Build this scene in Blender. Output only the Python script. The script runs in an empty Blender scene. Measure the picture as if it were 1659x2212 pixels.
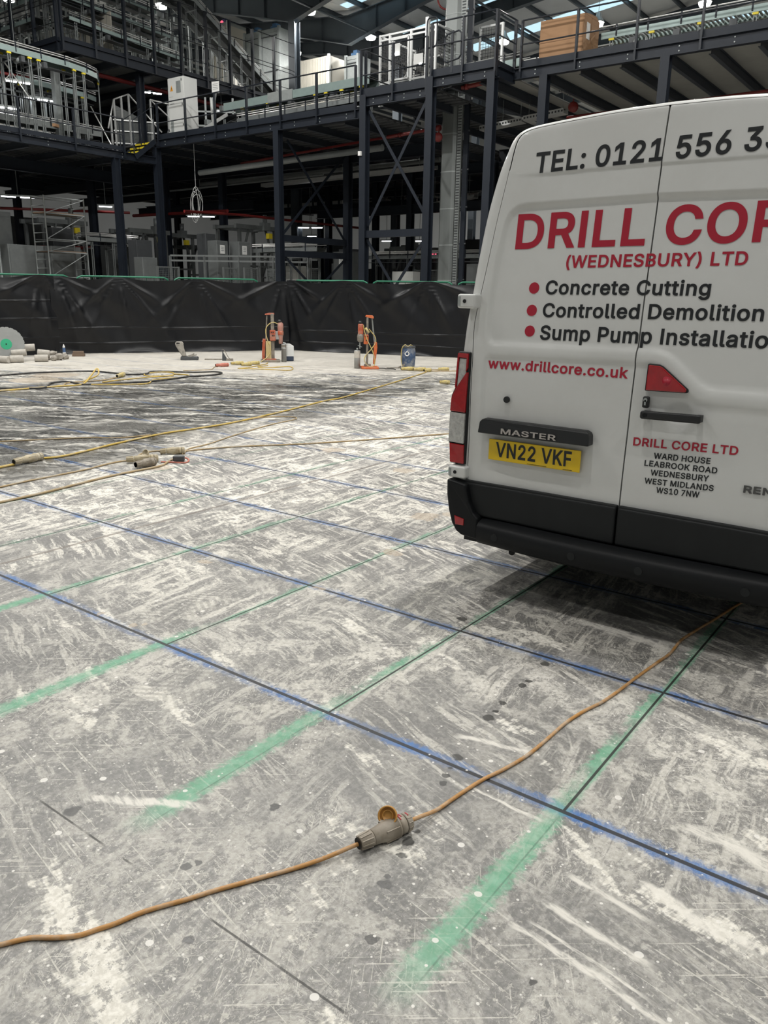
import bpy, math, random
import numpy as np
from mathutils import Vector, Matrix
random.seed(7)
SC = bpy.context.scene
COL = SC.collection

# ------------------------------------------------------------------ camera
yaw, pitch, roll = math.radians(36.5545), math.radians(15.631), math.radians(0.911)
cf = Vector((-math.sin(yaw)*math.cos(pitch), math.cos(yaw)*math.cos(pitch), -math.sin(pitch)))
cr0 = Vector((math.cos(yaw), math.sin(yaw), 0.0))
cu0 = cr0.cross(cf)
cr = cr0*math.cos(roll) + cu0*math.sin(roll)
cu = -cr0*math.sin(roll) + cu0*math.cos(roll)
cam_data = bpy.data.cameras.new('camera')
cam_data.sensor_fit = 'VERTICAL'
cam_data.sensor_height = 36.0
cam_data.lens = 1702.9*36.0/2212.0
cam_data.clip_end = 300
cam = bpy.data.objects.new('camera', cam_data)
cam.matrix_world = Matrix(((cr.x, cu.x, -cf.x, 0), (cr.y, cu.y, -cf.y, 0), (cr.z, cu.z, -cf.z, 1.61), (0, 0, 0, 1)))
COL.objects.link(cam)
SC.camera = cam

# ------------------------------------------------------------------ world, exposure
wd = bpy.data.worlds.new('hall_daylight')
SC.world = wd
wd.use_nodes = True
wd.node_tree.nodes['Background'].inputs[0].default_value = (0.75, 0.88, 1.0, 1)
wd.node_tree.nodes['Background'].inputs[1].default_value = 0.6
SC.view_settings.view_transform = 'Standard'
SC.view_settings.look = 'None'
SC.view_settings.gamma = 1.0
SC.view_settings.exposure = 0.0
SC.view_settings.use_curve_mapping = False
SC.cycles.max_bounces = 4
SC.cycles.diffuse_bounces = 3
SC.cycles.glossy_bounces = 2
SC.cycles.transmission_bounces = 2
SC.cycles.adaptive_threshold = 0.06
SC.cycles.adaptive_min_samples = 16
SC.cycles.transparent_max_bounces = 6
SC.cycles.caustics_reflective = False
SC.cycles.caustics_refractive = False
SC.cycles.use_denoising = True
LAMP_POWER = 330.0      # each high bay lamp over the mezzanines
HALL_POWER = 480.0      # each lamp over the open hall
LAMP_COLOR = (1.0, 0.985, 0.95)

# ------------------------------------------------------------------ materials
def nd(nt, t, **kw):
    n = nt.nodes.new(t)
    for k, v in kw.items():
        setattr(n, k, v)
    return n

def mat(name, col, rough=0.5, metal=0.0, vary=0.12, scale=6.0, bump=0.0, dirt=None, dirt_amt=0.0, coat=0.0, stretch=None, emit=None, strength=0.0, alpha=1.0, trans=0.0, spec=0.5):
    m = bpy.data.materials.new(name)
    m.use_nodes = True
    nt = m.node_tree
    b = nt.nodes['Principled BSDF']
    L = nt.links.new
    b.inputs['Roughness'].default_value = rough
    b.inputs['Metallic'].default_value = metal
    b.inputs['Coat Weight'].default_value = coat
    b.inputs['Specular IOR Level'].default_value = spec
    tc = nd(nt, 'ShaderNodeTexCoord')
    vec = tc.outputs['Object']
    if stretch:
        mp = nd(nt, 'ShaderNodeMapping')
        mp.inputs['Scale'].default_value = stretch
        L(vec, mp.inputs[0]); vec = mp.outputs[0]
    nz = nd(nt, 'ShaderNodeTexNoise')
    nz.inputs['Scale'].default_value = scale
    nz.inputs['Detail'].default_value = 4
    nz.inputs['Roughness'].default_value = 0.6
    L(vec, nz.inputs['Vector'])
    mx = nd(nt, 'ShaderNodeMix', data_type='RGBA')
    mx.inputs[6].default_value = tuple(max(0, c*(1-vary)) for c in col) + (1,)
    mx.inputs[7].default_value = tuple(min(1, c*(1+vary)) for c in col) + (1,)
    L(nz.outputs['Fac'], mx.inputs[0])
    out = mx.outputs[2]
    if dirt:
        n2 = nd(nt, 'ShaderNodeTexNoise')
        n2.inputs['Scale'].default_value = scale*0.8
        n2.inputs['Detail'].default_value = 6
        n2.inputs['Roughness'].default_value = 0.7
        L(vec, n2.inputs['Vector'])
        mr = nd(nt, 'ShaderNodeMapRange')
        mr.inputs[1].default_value = 0.45; mr.inputs[2].default_value = 0.65
        mr.inputs[3].default_value = 0.0; mr.inputs[4].default_value = dirt_amt
        L(n2.outputs['Fac'], mr.inputs[0])
        m2 = nd(nt, 'ShaderNodeMix', data_type='RGBA')
        m2.inputs[7].default_value = tuple(dirt) + (1,)
        L(mr.outputs[0], m2.inputs[0]); L(out, m2.inputs[6])
        out = m2.outputs[2]
    L(out, b.inputs['Base Color'])
    if bump:
        bp = nd(nt, 'ShaderNodeBump')
        bp.inputs['Strength'].default_value = bump
        bp.inputs['Distance'].default_value = 0.02
        L(nz.outputs['Fac'], bp.inputs['Height']); L(bp.outputs[0], b.inputs['Normal'])
    if emit:
        b.inputs['Emission Color'].default_value = tuple(emit) + (1,)
        b.inputs['Emission Strength'].default_value = strength
    if alpha < 1:
        b.inputs['Alpha'].default_value = alpha
    if trans:
        b.inputs['Transmission Weight'].default_value = trans
    return m

NAVY = mat('navy_steel', (0.012, 0.016, 0.024), 0.5, 0.0, 0.25, 3, spec=0.35)
NAVY2 = mat('navy_rail', (0.011, 0.0145, 0.021), 0.4, 0.0, 0.15, 5, spec=0.4)
JOIST = mat('dark_joist_steel', (0.035, 0.042, 0.055), 0.5, 0.0, 0.2, 3)
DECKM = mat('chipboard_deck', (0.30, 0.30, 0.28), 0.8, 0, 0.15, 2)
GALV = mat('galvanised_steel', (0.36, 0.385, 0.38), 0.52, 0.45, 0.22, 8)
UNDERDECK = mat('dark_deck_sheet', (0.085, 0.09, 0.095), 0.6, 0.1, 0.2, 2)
SHADEWALL = mat('shaded_back_panel', (0.075, 0.078, 0.08), 0.6, 0, 0.15, 1.5)  # wall panel colour darkened to carry the shade under the decks
PALEG = mat('pale_green_grey_paint', (0.27, 0.345, 0.33), 0.4, 0.2, 0.15, 6)
CHROME = mat('polished_rail', (0.80, 0.80, 0.78), 0.3, 0.55, 0.06, 6)
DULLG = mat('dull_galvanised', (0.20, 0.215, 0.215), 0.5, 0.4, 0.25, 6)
ALU = mat('aluminium_profile', (0.62, 0.63, 0.62), 0.38, 0.5, 0.1, 8)
WHITEP = mat('white_powder_coat', (0.66, 0.67, 0.65), 0.4, 0, 0.06, 3)
CREAM = mat('cream_cladding', (0.50, 0.475, 0.41), 0.5, 0, 0.06, 2)
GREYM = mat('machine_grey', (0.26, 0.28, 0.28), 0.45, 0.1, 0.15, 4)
SHADEM = mat('shaded_machine_grey', (0.13, 0.14, 0.14), 0.5, 0.1, 0.25, 4)  # machine grey made darker, shade under the decks put into the colour
DGREY = mat('dark_machine_grey', (0.07, 0.075, 0.08), 0.5, 0.1, 0.2, 5)
YELLOW = mat('safety_yellow', (0.75, 0.60, 0.03), 0.5, 0, 0.1, 8)
REDPIPE = mat('sprinkler_red', (0.20, 0.022, 0.02), 0.4, 0, 0.2, 4)
BLUEM = mat('motor_blue', (0.07, 0.17, 0.33), 0.45, 0, 0.1, 6)
BELT = mat('dark_belt', (0.03, 0.035, 0.035), 0.6, 0, 0.2, 8)
BLACKP = mat('black_plastic', (0.012, 0.013, 0.014), 0.45, 0, 0.2, 10)
CARD = mat('brown_cardboard', (0.33, 0.19, 0.10), 0.8, 0, 0.1, 3, stretch=(1, 1, 6))
CARDLINE = mat('packing_tape', (0.25, 0.13, 0.06), 0.5, 0, 0.1, 5)
PAPER = mat('white_paper', (0.75, 0.75, 0.73), 0.7, 0, 0.03, 4)
GREENP = mat('green_barrier_paint', (0.02, 0.16, 0.09), 0.4, 0, 0.15, 6)
GREYPOLE = mat('building_column_grey', (0.20, 0.215, 0.21), 0.38, 0.35, 0.25, 1.2, stretch=(4, 4, 0.4))
TUBELIGHT = mat('lit_tube', (0.9, 0.9, 0.9), 0.4, 0, 0.02, 4, emit=(0.95, 0.97, 1.0), strength=6)
TUBEUP = mat('bright_lit_tube', (0.9, 0.9, 0.9), 0.4, 0, 0.02, 4, emit=(0.95, 0.97, 1.0), strength=16)
LENS = mat('lit_lens', (0.9, 0.9, 0.9), 0.4, 0, 0.02, 4, emit=(1.0, 0.98, 0.92), strength=22)
SIGNRED = mat('lit_red_sign', (0.8, 0.1, 0.1), 0.4, 0, 0.02, 4, emit=(1.0, 0.12, 0.2), strength=1.3)
SKYG = mat('skylight_panel', (0.7, 0.85, 0.9), 0.4, 0, 0.05, 1, emit=(0.55, 0.82, 0.95), strength=0.95)
ROOFM = mat('roof_deck', (0.66, 0.67, 0.66), 0.7, 0.0, 0.1, 1.5)
ROOFST = mat('roof_steel', (0.085, 0.10, 0.115), 0.5, 0.1, 0.12, 2)
WALLM = mat('wall_cladding', (0.52, 0.54, 0.55), 0.6, 0, 0.06, 1)
MESHM = mat('black_mesh', (0.02, 0.02, 0.022), 0.5, 0, 0.1, 8)

# ------------------------------------------------------------------ geometry
def V(*a):
    return np.array(a, float)

def nrm(v):
    v = np.asarray(v, float)
    return v/max(1e-9, np.linalg.norm(v))

def frame(axis):
    a = nrm(axis)
    u = np.cross(a, (0, 0, 1.0))
    if np.linalg.norm(u) < 1e-3:
        u = np.array((1.0, 0, 0))
    u = nrm(u)
    return u, np.cross(u, a), a

def rz(d):
    c, s = math.cos(math.radians(d)), math.sin(math.radians(d))
    return np.array(((c, -s, 0), (s, c, 0), (0, 0, 1.0)))

class G:
    def __init__(s):
        s.v, s.f, s.sm = [], [], []
    def add(s, vs, fs, smooth=False):
        o = len(s.v)
        s.v += [tuple(float(c) for c in p) for p in vs]
        for f in fs:
            s.f.append(tuple(i+o for i in f)); s.sm.append(smooth)
        return s
    def box(s, x0, y0, z0, x1, y1, z1):
        x0, x1 = min(x0, x1), max(x0, x1); y0, y1 = min(y0, y1), max(y0, y1); z0, z1 = min(z0, z1), max(z0, z1)
        vs = [(x0, y0, z0), (x1, y0, z0), (x1, y1, z0), (x0, y1, z0), (x0, y0, z1), (x1, y0, z1), (x1, y1, z1), (x0, y1, z1)]
        return s.add(vs, [(0, 3, 2, 1), (4, 5, 6, 7), (0, 1, 5, 4), (1, 2, 6, 5), (2, 3, 7, 6), (3, 0, 4, 7)])
    def obox(s, c, size, R=None):
        c = np.asarray(c, float); h = np.asarray(size, float)/2
        R = np.eye(3) if R is None else R
        vs = [c + R @ (h*np.array(k)) for k in ((-1, -1, -1), (1, -1, -1), (1, 1, -1), (-1, 1, -1), (-1, -1, 1), (1, -1, 1), (1, 1, 1), (-1, 1, 1))]
        return s.add(vs, [(0, 3, 2, 1), (4, 5, 6, 7), (0, 1, 5, 4), (1, 2, 6, 5), (2, 3, 7, 6), (3, 0, 4, 7)])
    def bar(s, p0, p1, w, h=None, up=(0, 0, 1)):
        h = h or w
        p0, p1 = np.asarray(p0, float), np.asarray(p1, float)
        a = nrm(p1-p0); up = np.asarray(up, float)
        if abs(a @ up) > 0.98:
            up = np.array((0, 1.0, 0))
        u = nrm(np.cross(a, up)); w2 = np.cross(u, a)
        return s.obox((p0+p1)/2, (w, np.linalg.norm(p1-p0), h), np.stack((u, a, w2), 1))
    def ibeam(s, p0, p1, h, b, t=0.015, up=(0, 0, 1)):
        p0, p1 = np.asarray(p0, float), np.asarray(p1, float)
        a = nrm(p1-p0); up = np.asarray(up, float)
        u = nrm(np.cross(a, up)); w = np.cross(u, a)
        prof = [(-b/2, -h/2), (b/2, -h/2), (b/2, -h/2+t), (t/2, -h/2+t), (t/2, h/2-t), (b/2, h/2-t), (b/2, h/2), (-b/2, h/2), (-b/2, h/2-t), (-t/2, h/2-t), (-t/2, -h/2+t), (-b/2, -h/2+t)]
        n = len(prof)
        vs = [p0+u*x+w*y for x, y in prof] + [p1+u*x+w*y for x, y in prof]
        fs = [(i, (i+1) % n, (i+1) % n+n, i+n) for i in range(n)]
        for k in (0, n):
            fs += [(k+0, k+1, k+2, k+11), (k+3, k+4, k+9, k+10), (k+5, k+6, k+7, k+8)]
        return s.add(vs, fs)
    def cyl(s, p0, p1, r0, r1=None, n=12, smooth=True, cap=True):
        r1 = r0 if r1 is None else r1
        return s.lathe([(r0, 0.0), (r1, float(np.linalg.norm(np.asarray(p1, float)-np.asarray(p0, float))))], p0, np.asarray(p1, float)-np.asarray(p0, float), n, smooth, cap)
    def lathe(s, prof, p0, axis, n=16, smooth=True, cap=True):
        u, w, a = frame(axis); p0 = np.asarray(p0, float)
        vs, fs = [], []
        for r, h in prof:
            for k in range(n):
                t = 2*math.pi*k/n
                vs.append(p0 + a*h + (u*math.cos(t)+w*math.sin(t))*r)
        for i in range(len(prof)-1):
            for k in range(n):
                k2 = (k+1) % n
                fs.append((i*n+k, i*n+k2, (i+1)*n+k2, (i+1)*n+k))
        s.add(vs, fs, smooth)
        if cap:
            o = len(s.v)-len(vs)
            s.f.append(tuple(o+k for k in range(n))[::-1]); s.sm.append(False)
            s.f.append(tuple(o+(len(prof)-1)*n+k for k in range(n))); s.sm.append(False)
        return s
    def tube(s, pts, r, n=8, cap=True, closed=False):
        P = [np.asarray(p, float) for p in pts]
        m = len(P); vs = []; u = None
        for i in range(m):
            if closed:
                t = nrm(P[(i+1) % m]-P[i-1])
            else:
                t = nrm(P[min(i+1, m-1)]-P[max(i-1, 0)])
            if u is None:
                u = frame(t)[0]
            u = nrm(u - t*(u @ t)); w = np.cross(u, t)
            for k in range(n):
                a = 2*math.pi*k/n
                vs.append(P[i]+(u*math.cos(a)+w*math.sin(a))*r)
        fs = []
        for i in range(m if closed else m-1):
            j = (i+1) % m
            for k in range(n):
                k2 = (k+1) % n
                fs.append((i*n+k, i*n+k2, j*n+k2, j*n+k))
        s.add(vs, fs, True)
        if cap and not closed:
            o = len(s.v)-len(vs)
            s.f.append(tuple(o+k for k in range(n))); s.sm.append(False)
            s.f.append(tuple(o+(m-1)*n+k for k in range(n))[::-1]); s.sm.append(False)
        return s
    def prism(s, poly, f0, f1, smooth=False):
        """poly: 2D points; f0, f1 map a 2D point to the two end faces"""
        n = len(poly)
        vs = [f0(*p) for p in poly] + [f1(*p) for p in poly]
        fs = [(i, (i+1) % n, (i+1) % n+n, i+n) for i in range(n)]
        s.add(vs, fs, smooth)
        o = len(s.v)-2*n
        s.f.append(tuple(o+i for i in range(n))[::-1]); s.sm.append(False)
        s.f.append(tuple(o+n+i for i in range(n))); s.sm.append(False)
        return s
    def grid(s, P, smooth=True):
        """P: array (nu, nv, 3)"""
        nu, nv = P.shape[:2]
        vs = P.reshape(-1, 3)
        fs = [(i*nv+j, (i+1)*nv+j, (i+1)*nv+j+1, i*nv+j+1) for i in range(nu-1) for j in range(nv-1)]
        return s.add(vs, fs, smooth)
    def sphere(s, c, r, n=12, m=8, sq=(1, 1, 1)):
        prof = [(math.sin(math.pi*i/m), -math.cos(math.pi*i/m)) for i in range(m+1)]
        vs, fs = [], []
        for pr, ph in prof:
            for k in range(n):
                a = 2*math.pi*k/n
                vs.append((c[0]+r*pr*math.cos(a)*sq[0], c[1]+r*pr*math.sin(a)*sq[1], c[2]+r*ph*sq[2]))
        for i in range(m):
            for k in range(n):
                k2 = (k+1) % n
                fs.append((i*n+k, i*n+k2, (i+1)*n+k2, (i+1)*n+k))
        return s.add(vs, fs, True)

def spline(pts, k=6):
    P = [np.asarray(p, float) for p in pts]
    P = [2*P[0]-P[1]] + P + [2*P[-1]-P[-2]]
    out = []
    for i in range(1, len(P)-2):
        a, b, c, d = P[i-1], P[i], P[i+1], P[i+2]
        for j in range(k):
            t = j/k
            out.append(0.5*((2*b)+(-a+c)*t+(2*a-5*b+4*c-d)*t*t+(-a+3*b-3*c+d)*t**3))
    out.append(P[-2])
    return out

WORLD = {}
def tag(o, label=None, cat=None, group=None, kind=None):
    if label: o['label'] = label
    if cat: o['category'] = cat
    if group: o['group'] = group
    if kind: o['kind'] = kind
    return o

def thing(name, label, cat, loc=(0, 0, 0), group=None):
    o = bpy.data.objects.new(name, None)
    o.empty_display_size = 0.2
    COL.objects.link(o)
    o.location = loc
    WORLD[o.name] = np.asarray(loc, float)
    return tag(o, label, cat, group)

def obj(name, g, m, parent=None, origin=None, bevel=0.0, label=None, seg=2, auto=None):
    v = np.array(g.v, float)
    if parent is not None:
        org = WORLD[parent.name]
    elif origin is not None:
        org = np.asarray(origin, float)
    else:
        lo, hi = v.min(0), v.max(0)
        org = np.array(((lo[0]+hi[0])/2, (lo[1]+hi[1])/2, lo[2]))
    me = bpy.data.meshes.new(name)
    me.from_pydata([tuple(p) for p in (v-org)], [], g.f)
    me.polygons.foreach_set('use_smooth', g.sm)
    me.materials.append(m)
    me.validate()
    me.update()
    o = bpy.data.objects.new(name, me)
    COL.objects.link(o)
    if parent is not None:
        o.parent = parent
    else:
        o.location = org
    WORLD[o.name] = org
    if bevel:
        b = o.modifiers.new('bevel', 'BEVEL')
        b.width = bevel; b.segments = seg; b.limit_method = 'ANGLE'; b.angle_limit = math.radians(40)
    if label:
        o['label'] = label
    return o

def solo(name, g, m, label, cat, group=None, bevel=0.0, kind=None):
    return tag(obj(name, g, m, bevel=bevel), label, cat, group, kind)

def struct(name, g, m, origin=(0, 0, 0), parent=None):
    o = obj(name, g, m, parent=parent, origin=origin)
    o['kind'] = 'structure'
    return o
ORD = ['first', 'second', 'third', 'fourth', 'fifth', 'sixth', 'seventh', 'eighth', 'ninth', 'tenth', 'eleventh', 'twelfth']
# ------------------------------------------------------------------ floor
class NT:
    """small helper for writing shader maths"""
    def __init__(s, nt):
        s.nt = nt; s.L = nt.links.new
    def _in(s, sock, v):
        if isinstance(v, bpy.types.NodeSocket): s.L(v, sock)
        else: sock.default_value = v
    def m(s, op, a, b=0.0, c=0.0, clamp=False):
        n = s.nt.nodes.new('ShaderNodeMath'); n.operation = op; n.use_clamp = clamp
        for i, x in enumerate((a, b, c)): s._in(n.inputs[i], x)
        return n.outputs[0]
    def mul(s, a, b): return s.m('MULTIPLY', a, b)
    def add(s, a, b): return s.m('ADD', a, b)
    def sub(s, a, b): return s.m('SUBTRACT', a, b)
    def mx(s, a, b): return s.m('MAXIMUM', a, b)
    def mn(s, a, b): return s.m('MINIMUM', a, b)
    def ramp(s, v, a, b, lo=0.0, hi=1.0):
        n = s.nt.nodes.new('ShaderNodeMapRange'); n.interpolation_type = 'SMOOTHSTEP' if lo == 0.0 and hi == 1.0 else 'LINEAR'
        s._in(n.inputs[0], v); n.inputs[1].default_value = a; n.inputs[2].default_value = b; n.inputs[3].default_value = lo; n.inputs[4].default_value = hi
        return n.outputs[0]
    def noise(s, vec, scale, detail=3, rough=0.55, dist=0.0, color=False):
        n = s.nt.nodes.new('ShaderNodeTexNoise'); n.noise_dimensions = '2D'
        s.L(vec, n.inputs['Vector']); n.inputs['Scale'].default_value = scale; n.inputs['Detail'].default_value = detail
        n.inputs['Roughness'].default_value = rough; n.inputs['Distortion'].default_value = dist
        return n.outputs['Color'] if color else n.outputs['Fac']
    def vor(s, vec, scale, feature='F1', out='Distance', rnd=1.0):
        n = s.nt.nodes.new('ShaderNodeTexVoronoi'); n.feature = feature; n.voronoi_dimensions = '2D'
        s.L(vec, n.inputs['Vector']); n.inputs['Scale'].default_value = scale; n.inputs['Randomness'].default_value = rnd
        return n.outputs[out]
    def map(s, vec, scale=(1, 1, 1), rot=0.0, loc=(0, 0, 0)):
        r = s.nt.nodes.new('ShaderNodeMapping'); s.L(vec, r.inputs[0]); r.inputs['Rotation'].default_value = (0, 0, rot); r.inputs['Location'].default_value = loc
        q = s.nt.nodes.new('ShaderNodeMapping'); s.L(r.outputs[0], q.inputs[0]); q.inputs['Scale'].default_value = scale
        return q.outputs[0]
    def vadd(s, a, b, k=1.0):
        n = s.nt.nodes.new('ShaderNodeVectorMath'); n.operation = 'MULTIPLY_ADD'
        s.L(b, n.inputs[0]); n.inputs[1].default_value = (k, k, 0); s.L(a, n.inputs[2]); return n.outputs[0]
    def mix(s, f, a, b):
        n = s.nt.nodes.new('ShaderNodeMix'); n.data_type = 'RGBA'
        s._in(n.inputs[0], f)
        for i, x in ((6, a), (7, b)):
            if isinstance(x, bpy.types.NodeSocket): s.L(x, n.inputs[i])
            else: n.inputs[i].default_value = tuple(x) + (1,)
        return n.outputs[2]
    def sep(s, vec):
        n = s.nt.nodes.new('ShaderNodeSeparateXYZ'); s.L(vec, n.inputs[0]); return n.outputs

def floor_material(far):
    m = bpy.data.materials.new('wet_and_dusty_concrete' if far else 'dusty_concrete'); m.use_nodes = True
    nt = m.node_tree; N = NT(nt); b = nt.nodes['Principled BSDF']
    P = nd(nt, 'ShaderNodeTexCoord').outputs['Object']
    wc = nd(nt, 'ShaderNodeVectorMath', operation='SUBTRACT')
    N.L(N.noise(P, 2.2, 2, color=True), wc.inputs[0]); wc.inputs[1].default_value = (0.5, 0.5, 0.5)
    warp = wc.outputs[0]
    Q = N.vadd(P, warp, 0.22)
    x, y, z = N.sep(P)
    dist = y
    # bare concrete
    big = N.noise(P, 0.9, 3, 0.55)
    fine = N.noise(P, 55, 3, 0.7)
    col = N.mix(big, (0.105, 0.103, 0.097), (0.20, 0.195, 0.185))
    col = N.mix(N.ramp(fine, 0.40, 0.62), col, N.mix(0.35, col, (0.30, 0.29, 0.275)))
    # dust: torn film, swept streaks, fine specks, curled scuffs
    pale = (0.55, 0.525, 0.465)
    m1 = N.noise(P, 0.62, 2, 0.5)
    m2 = N.noise(N.map(P, (1, 1, 1), 0.0, (8.4, 2.3, 0)), 1.35, 3, 0.55)
    film = N.ramp(N.noise(N.map(N.vadd(P, warp, 0.25), (4.6, 6.2, 1), 0.6), 1.0, 7, 0.74), 0.47, 0.60)
    sweep = N.ramp(N.noise(N.map(N.vadd(P, warp, 0.07), (17, 1.6, 1), -0.10), 1.0, 5, 0.70), 0.46, 0.60)
    cross_ = N.ramp(N.noise(N.map(N.vadd(P, warp, 0.07), (2.4, 23, 1), 0.35, (4, 2, 0)), 1.0, 5, 0.70), 0.50, 0.62)
    cover = N.ramp(N.add(N.mul(m1, 0.6), N.mul(m2, 0.55)), 0.44, 0.68)
    gain = N.ramp(N.add(y, N.mul(x, -0.22)), 1.6, 4.6, 0.48, 1.30)
    dustf = N.mul(film, N.add(0.30, N.mul(cover, 0.55)))
    dustf = N.mx(dustf, N.mul(N.mul(sweep, 0.78), N.ramp(m2, 0.40, 0.60)))
    dustf = N.mx(dustf, N.mul(N.mul(cross_, 0.70), N.ramp(m2, 0.56, 0.40)))
    # spots where white slurry dried thick
    thick = N.ramp(N.add(N.noise(N.map(N.vadd(P, warp, 0.10), (1.5, 4.5, 1), 0.25, (2, 7, 0)), 1.0, 5, 0.62), N.mul(N.sub(N.noise(N.map(P, (60, 9, 1), 0.3), 1.0, 3, 0.7), 0.5), 0.16)), 0.60, 0.675)
    dustf = N.mx(N.mul(dustf, gain), N.mul(thick, 0.9))
    scuff = N.ramp(N.m('ABSOLUTE', N.sub(N.noise(N.map(N.vadd(P, warp, 0.3), (24, 24, 1)), 1.0, 3, 0.6, 1.5), 0.5)), 0.03, 0.0)
    dustf = N.mx(dustf, N.mul(N.mul(scuff, 0.62), N.ramp(m2, 0.47, 0.60)))
    speck = N.mul(N.ramp(N.noise(P, 42, 4, 0.75), 0.56, 0.66), N.ramp(m1, 0.40, 0.60))
    dustf = N.mx(dustf, N.mul(speck, 0.55))
    scr = None
    for i, (ang, sx, sy, th) in enumerate(((0.9, 90, 2.6, 0.685), (-0.55, 110, 3.6, 0.69), (1.75, 80, 2.0, 0.675))):
        if far and i: break
        s_ = N.mul(N.ramp(N.noise(N.map(P, (sx, sy, 1), ang, (i*3.7, i*1.9, 0)), 1.0, 2, 0.5), th, th+0.04), N.ramp(m2 if i % 2 else m1, 0.42, 0.56))
        scr = s_ if scr is None else N.mx(scr, s_)
    dustf = N.mx(dustf, N.mul(scr, 0.6))
    chip = N.mul(N.ramp(N.noise(N.map(P, (1, 1, 1), 0.6), 19, 5, 0.8), 0.53, 0.62), 0.72)
    dustf = N.m('MULTIPLY', dustf, N.sub(1.0, N.mul(chip, N.ramp(y, 7, 3, 0.4, 1.0))), clamp=True)
    col = N.mix(dustf, col, N.mix(N.ramp(fine, 0.3, 0.7), pale, (0.71, 0.685, 0.62)))
    # wheel tracks running with the green lines
    if not far:
        trk = None
        xw = N.add(x, N.mul(N.noise(P, 0.5, 1), 0.3))
        for tx, w in ((-3.05, 0.16), (-2.42, 0.16), (-4.35, 0.18)):
            d = N.m('ABSOLUTE', N.sub(xw, tx+0.15))
            tread = N.m('SINE', N.add(N.mul(y, 150.0), N.mul(d, 90.0)))
            t = N.mul(N.ramp(d, w, w*0.7), N.ramp(tread, -0.4, 0.3, 0.35, 1.0))
            trk = t if trk is None else N.mx(trk, t)
        col = N.mix(N.mul(trk, N.mul(N.ramp(m2, 0.46, 0.58), 0.42)), col, (0.125, 0.123, 0.116))
    # wet slurry zone: darker, streaked across; then even pale dust at the far side
    wet = None
    if far:
        ws = N.noise(N.map(N.vadd(P, warp, 0.4), (0.75, 5.0, 1), -0.62), 1.0, 5, 0.70, 0.4)
        zn = N.noise(P, 0.5, 2)
        far_l = N.add(N.mul(y, 0.75), N.mul(x, -0.8))
        wx_ = N.sub(N.mul(x, -1.0), N.mul(y, 0.1))
        zone = N.mul(N.mul(N.ramp(N.add(wx_, N.mul(zn, 1.6)), 6.5, 7.5), N.ramp(wx_, 5.65, 6.3)), N.ramp(N.add(far_l, N.mul(zn, 3.0)), 18.4, 16.6))
        wet = N.mul(zone, N.ramp(ws, 0.36, 0.53))
        wet2 = N.mul(N.mul(N.ramp(far_l, 15.0, 16.5), N.ramp(far_l, 20.5, 19.0)), N.ramp(ws, 0.52, 0.60))
        wet = N.mx(wet, N.mul(wet2, 0.85))
        col = N.mix(N.mul(wet, 0.93), col, N.mix(N.ramp(big, 0.35, 0.65), (0.040, 0.040, 0.038), (0.13, 0.127, 0.118)))
        fard = N.ramp(N.add(far_l, N.mul(zn, 3.0)), 18.4, 20.2)
        col = N.mix(N.mul(fard, 0.8), col, N.mix(big, (0.46, 0.43, 0.38), (0.66, 0.63, 0.57)))
    # spray lines and saw cuts
    jit = N.mul(N.sub(N.noise(P, 40, 2, 0.7), 0.5), 0.05)
    brk = N.noise(P, 3.2, 3, 0.6)
    fade = N.ramp(y, 14.0, 5.0, 0.0, 1.0)
    dy = N.m('ABSOLUTE', N.sub(N.m('FRACT', N.add(N.sub(y, 2.117), 0.5)), 0.5))
    yon = N.mul(N.ramp(y, 1.9, 1.91), N.ramp(y, 13.2, 13.0))
    xoff = N.mul(N.sub(N.noise(P, 0.7, 1), 0.5), 0.06)
    hide = N.sub(1.0, N.mul(dustf, 0.45))
    blue = N.mul(N.ramp(N.add(N.m('ABSOLUTE', N.add(N.sub(N.m('FRACT', N.add(N.sub(y, 2.117), 0.5)), 0.5), N.mul(xoff, 0.7))), jit), 0.046, 0.014), N.ramp(brk, 0.38, 0.58, 0.30, 0.95))
    blue = N.mul(N.mul(N.mul(blue, yon), N.ramp(y, 9.0, 2.0, 0.35, 1.0)), hide)
    col = N.mix(N.mul(blue, 0.9), col, N.mix(N.noise(P, 30, 2), (0.016, 0.085, 0.27), (0.07, 0.20, 0.46)))
    dx = N.m('ABSOLUTE', N.sub(N.m('FRACT', N.add(N.add(x, 0.83), 0.5)), 0.5))
    gx = N.m('ABSOLUTE', N.add(N.sub(N.m('FRACT', N.add(N.add(x, 0.850), 0.5)), 0.5), N.mul(xoff, 0.6)))
    gwid = N.ramp(y, 3.2, 1.3, 0.026, 0.058)
    gsel = N.mul(N.ramp(y, 1.16, 1.42), N.ramp(y, 8.0, 3.0, 0.25, 1.0))
    gbrk = N.mx(N.ramp(N.noise(N.map(P, (1, 0.9, 1), 0, (3, 1, 0)), 2.6, 2), 0.47, 0.62, 0.0, 0.85), N.ramp(N.add(N.mul(y, -1.0), N.mul(N.noise(P, 9, 3, 0.7), 0.5)), -2.15, -1.75, 0.0, 0.95))
    green = N.mul(N.mul(N.ramp(N.m('DIVIDE', N.add(gx, N.mul(jit, 1.3)), gwid), 1.15, 0.25), gbrk), gsel)
    thin = N.mul(N.mul(N.ramp(N.add(dx, N.mul(jit, 0.35)), 0.022, 0.008), N.ramp(y, 2.12, 2.2)), N.ramp(brk, 0.35, 0.55, 0.25, 0.8))
    green = N.mx(green, N.mul(thin, N.ramp(y, 9.5, 8.0)))
    green = N.mul(N.mul(green, N.ramp(x, -6.4, -5.2)), hide)
    col = N.mix(N.mul(green, 0.92), col, N.mix(N.noise(P, 22, 2), (0.060, 0.25, 0.13), (0.19, 0.42, 0.29)))
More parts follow.
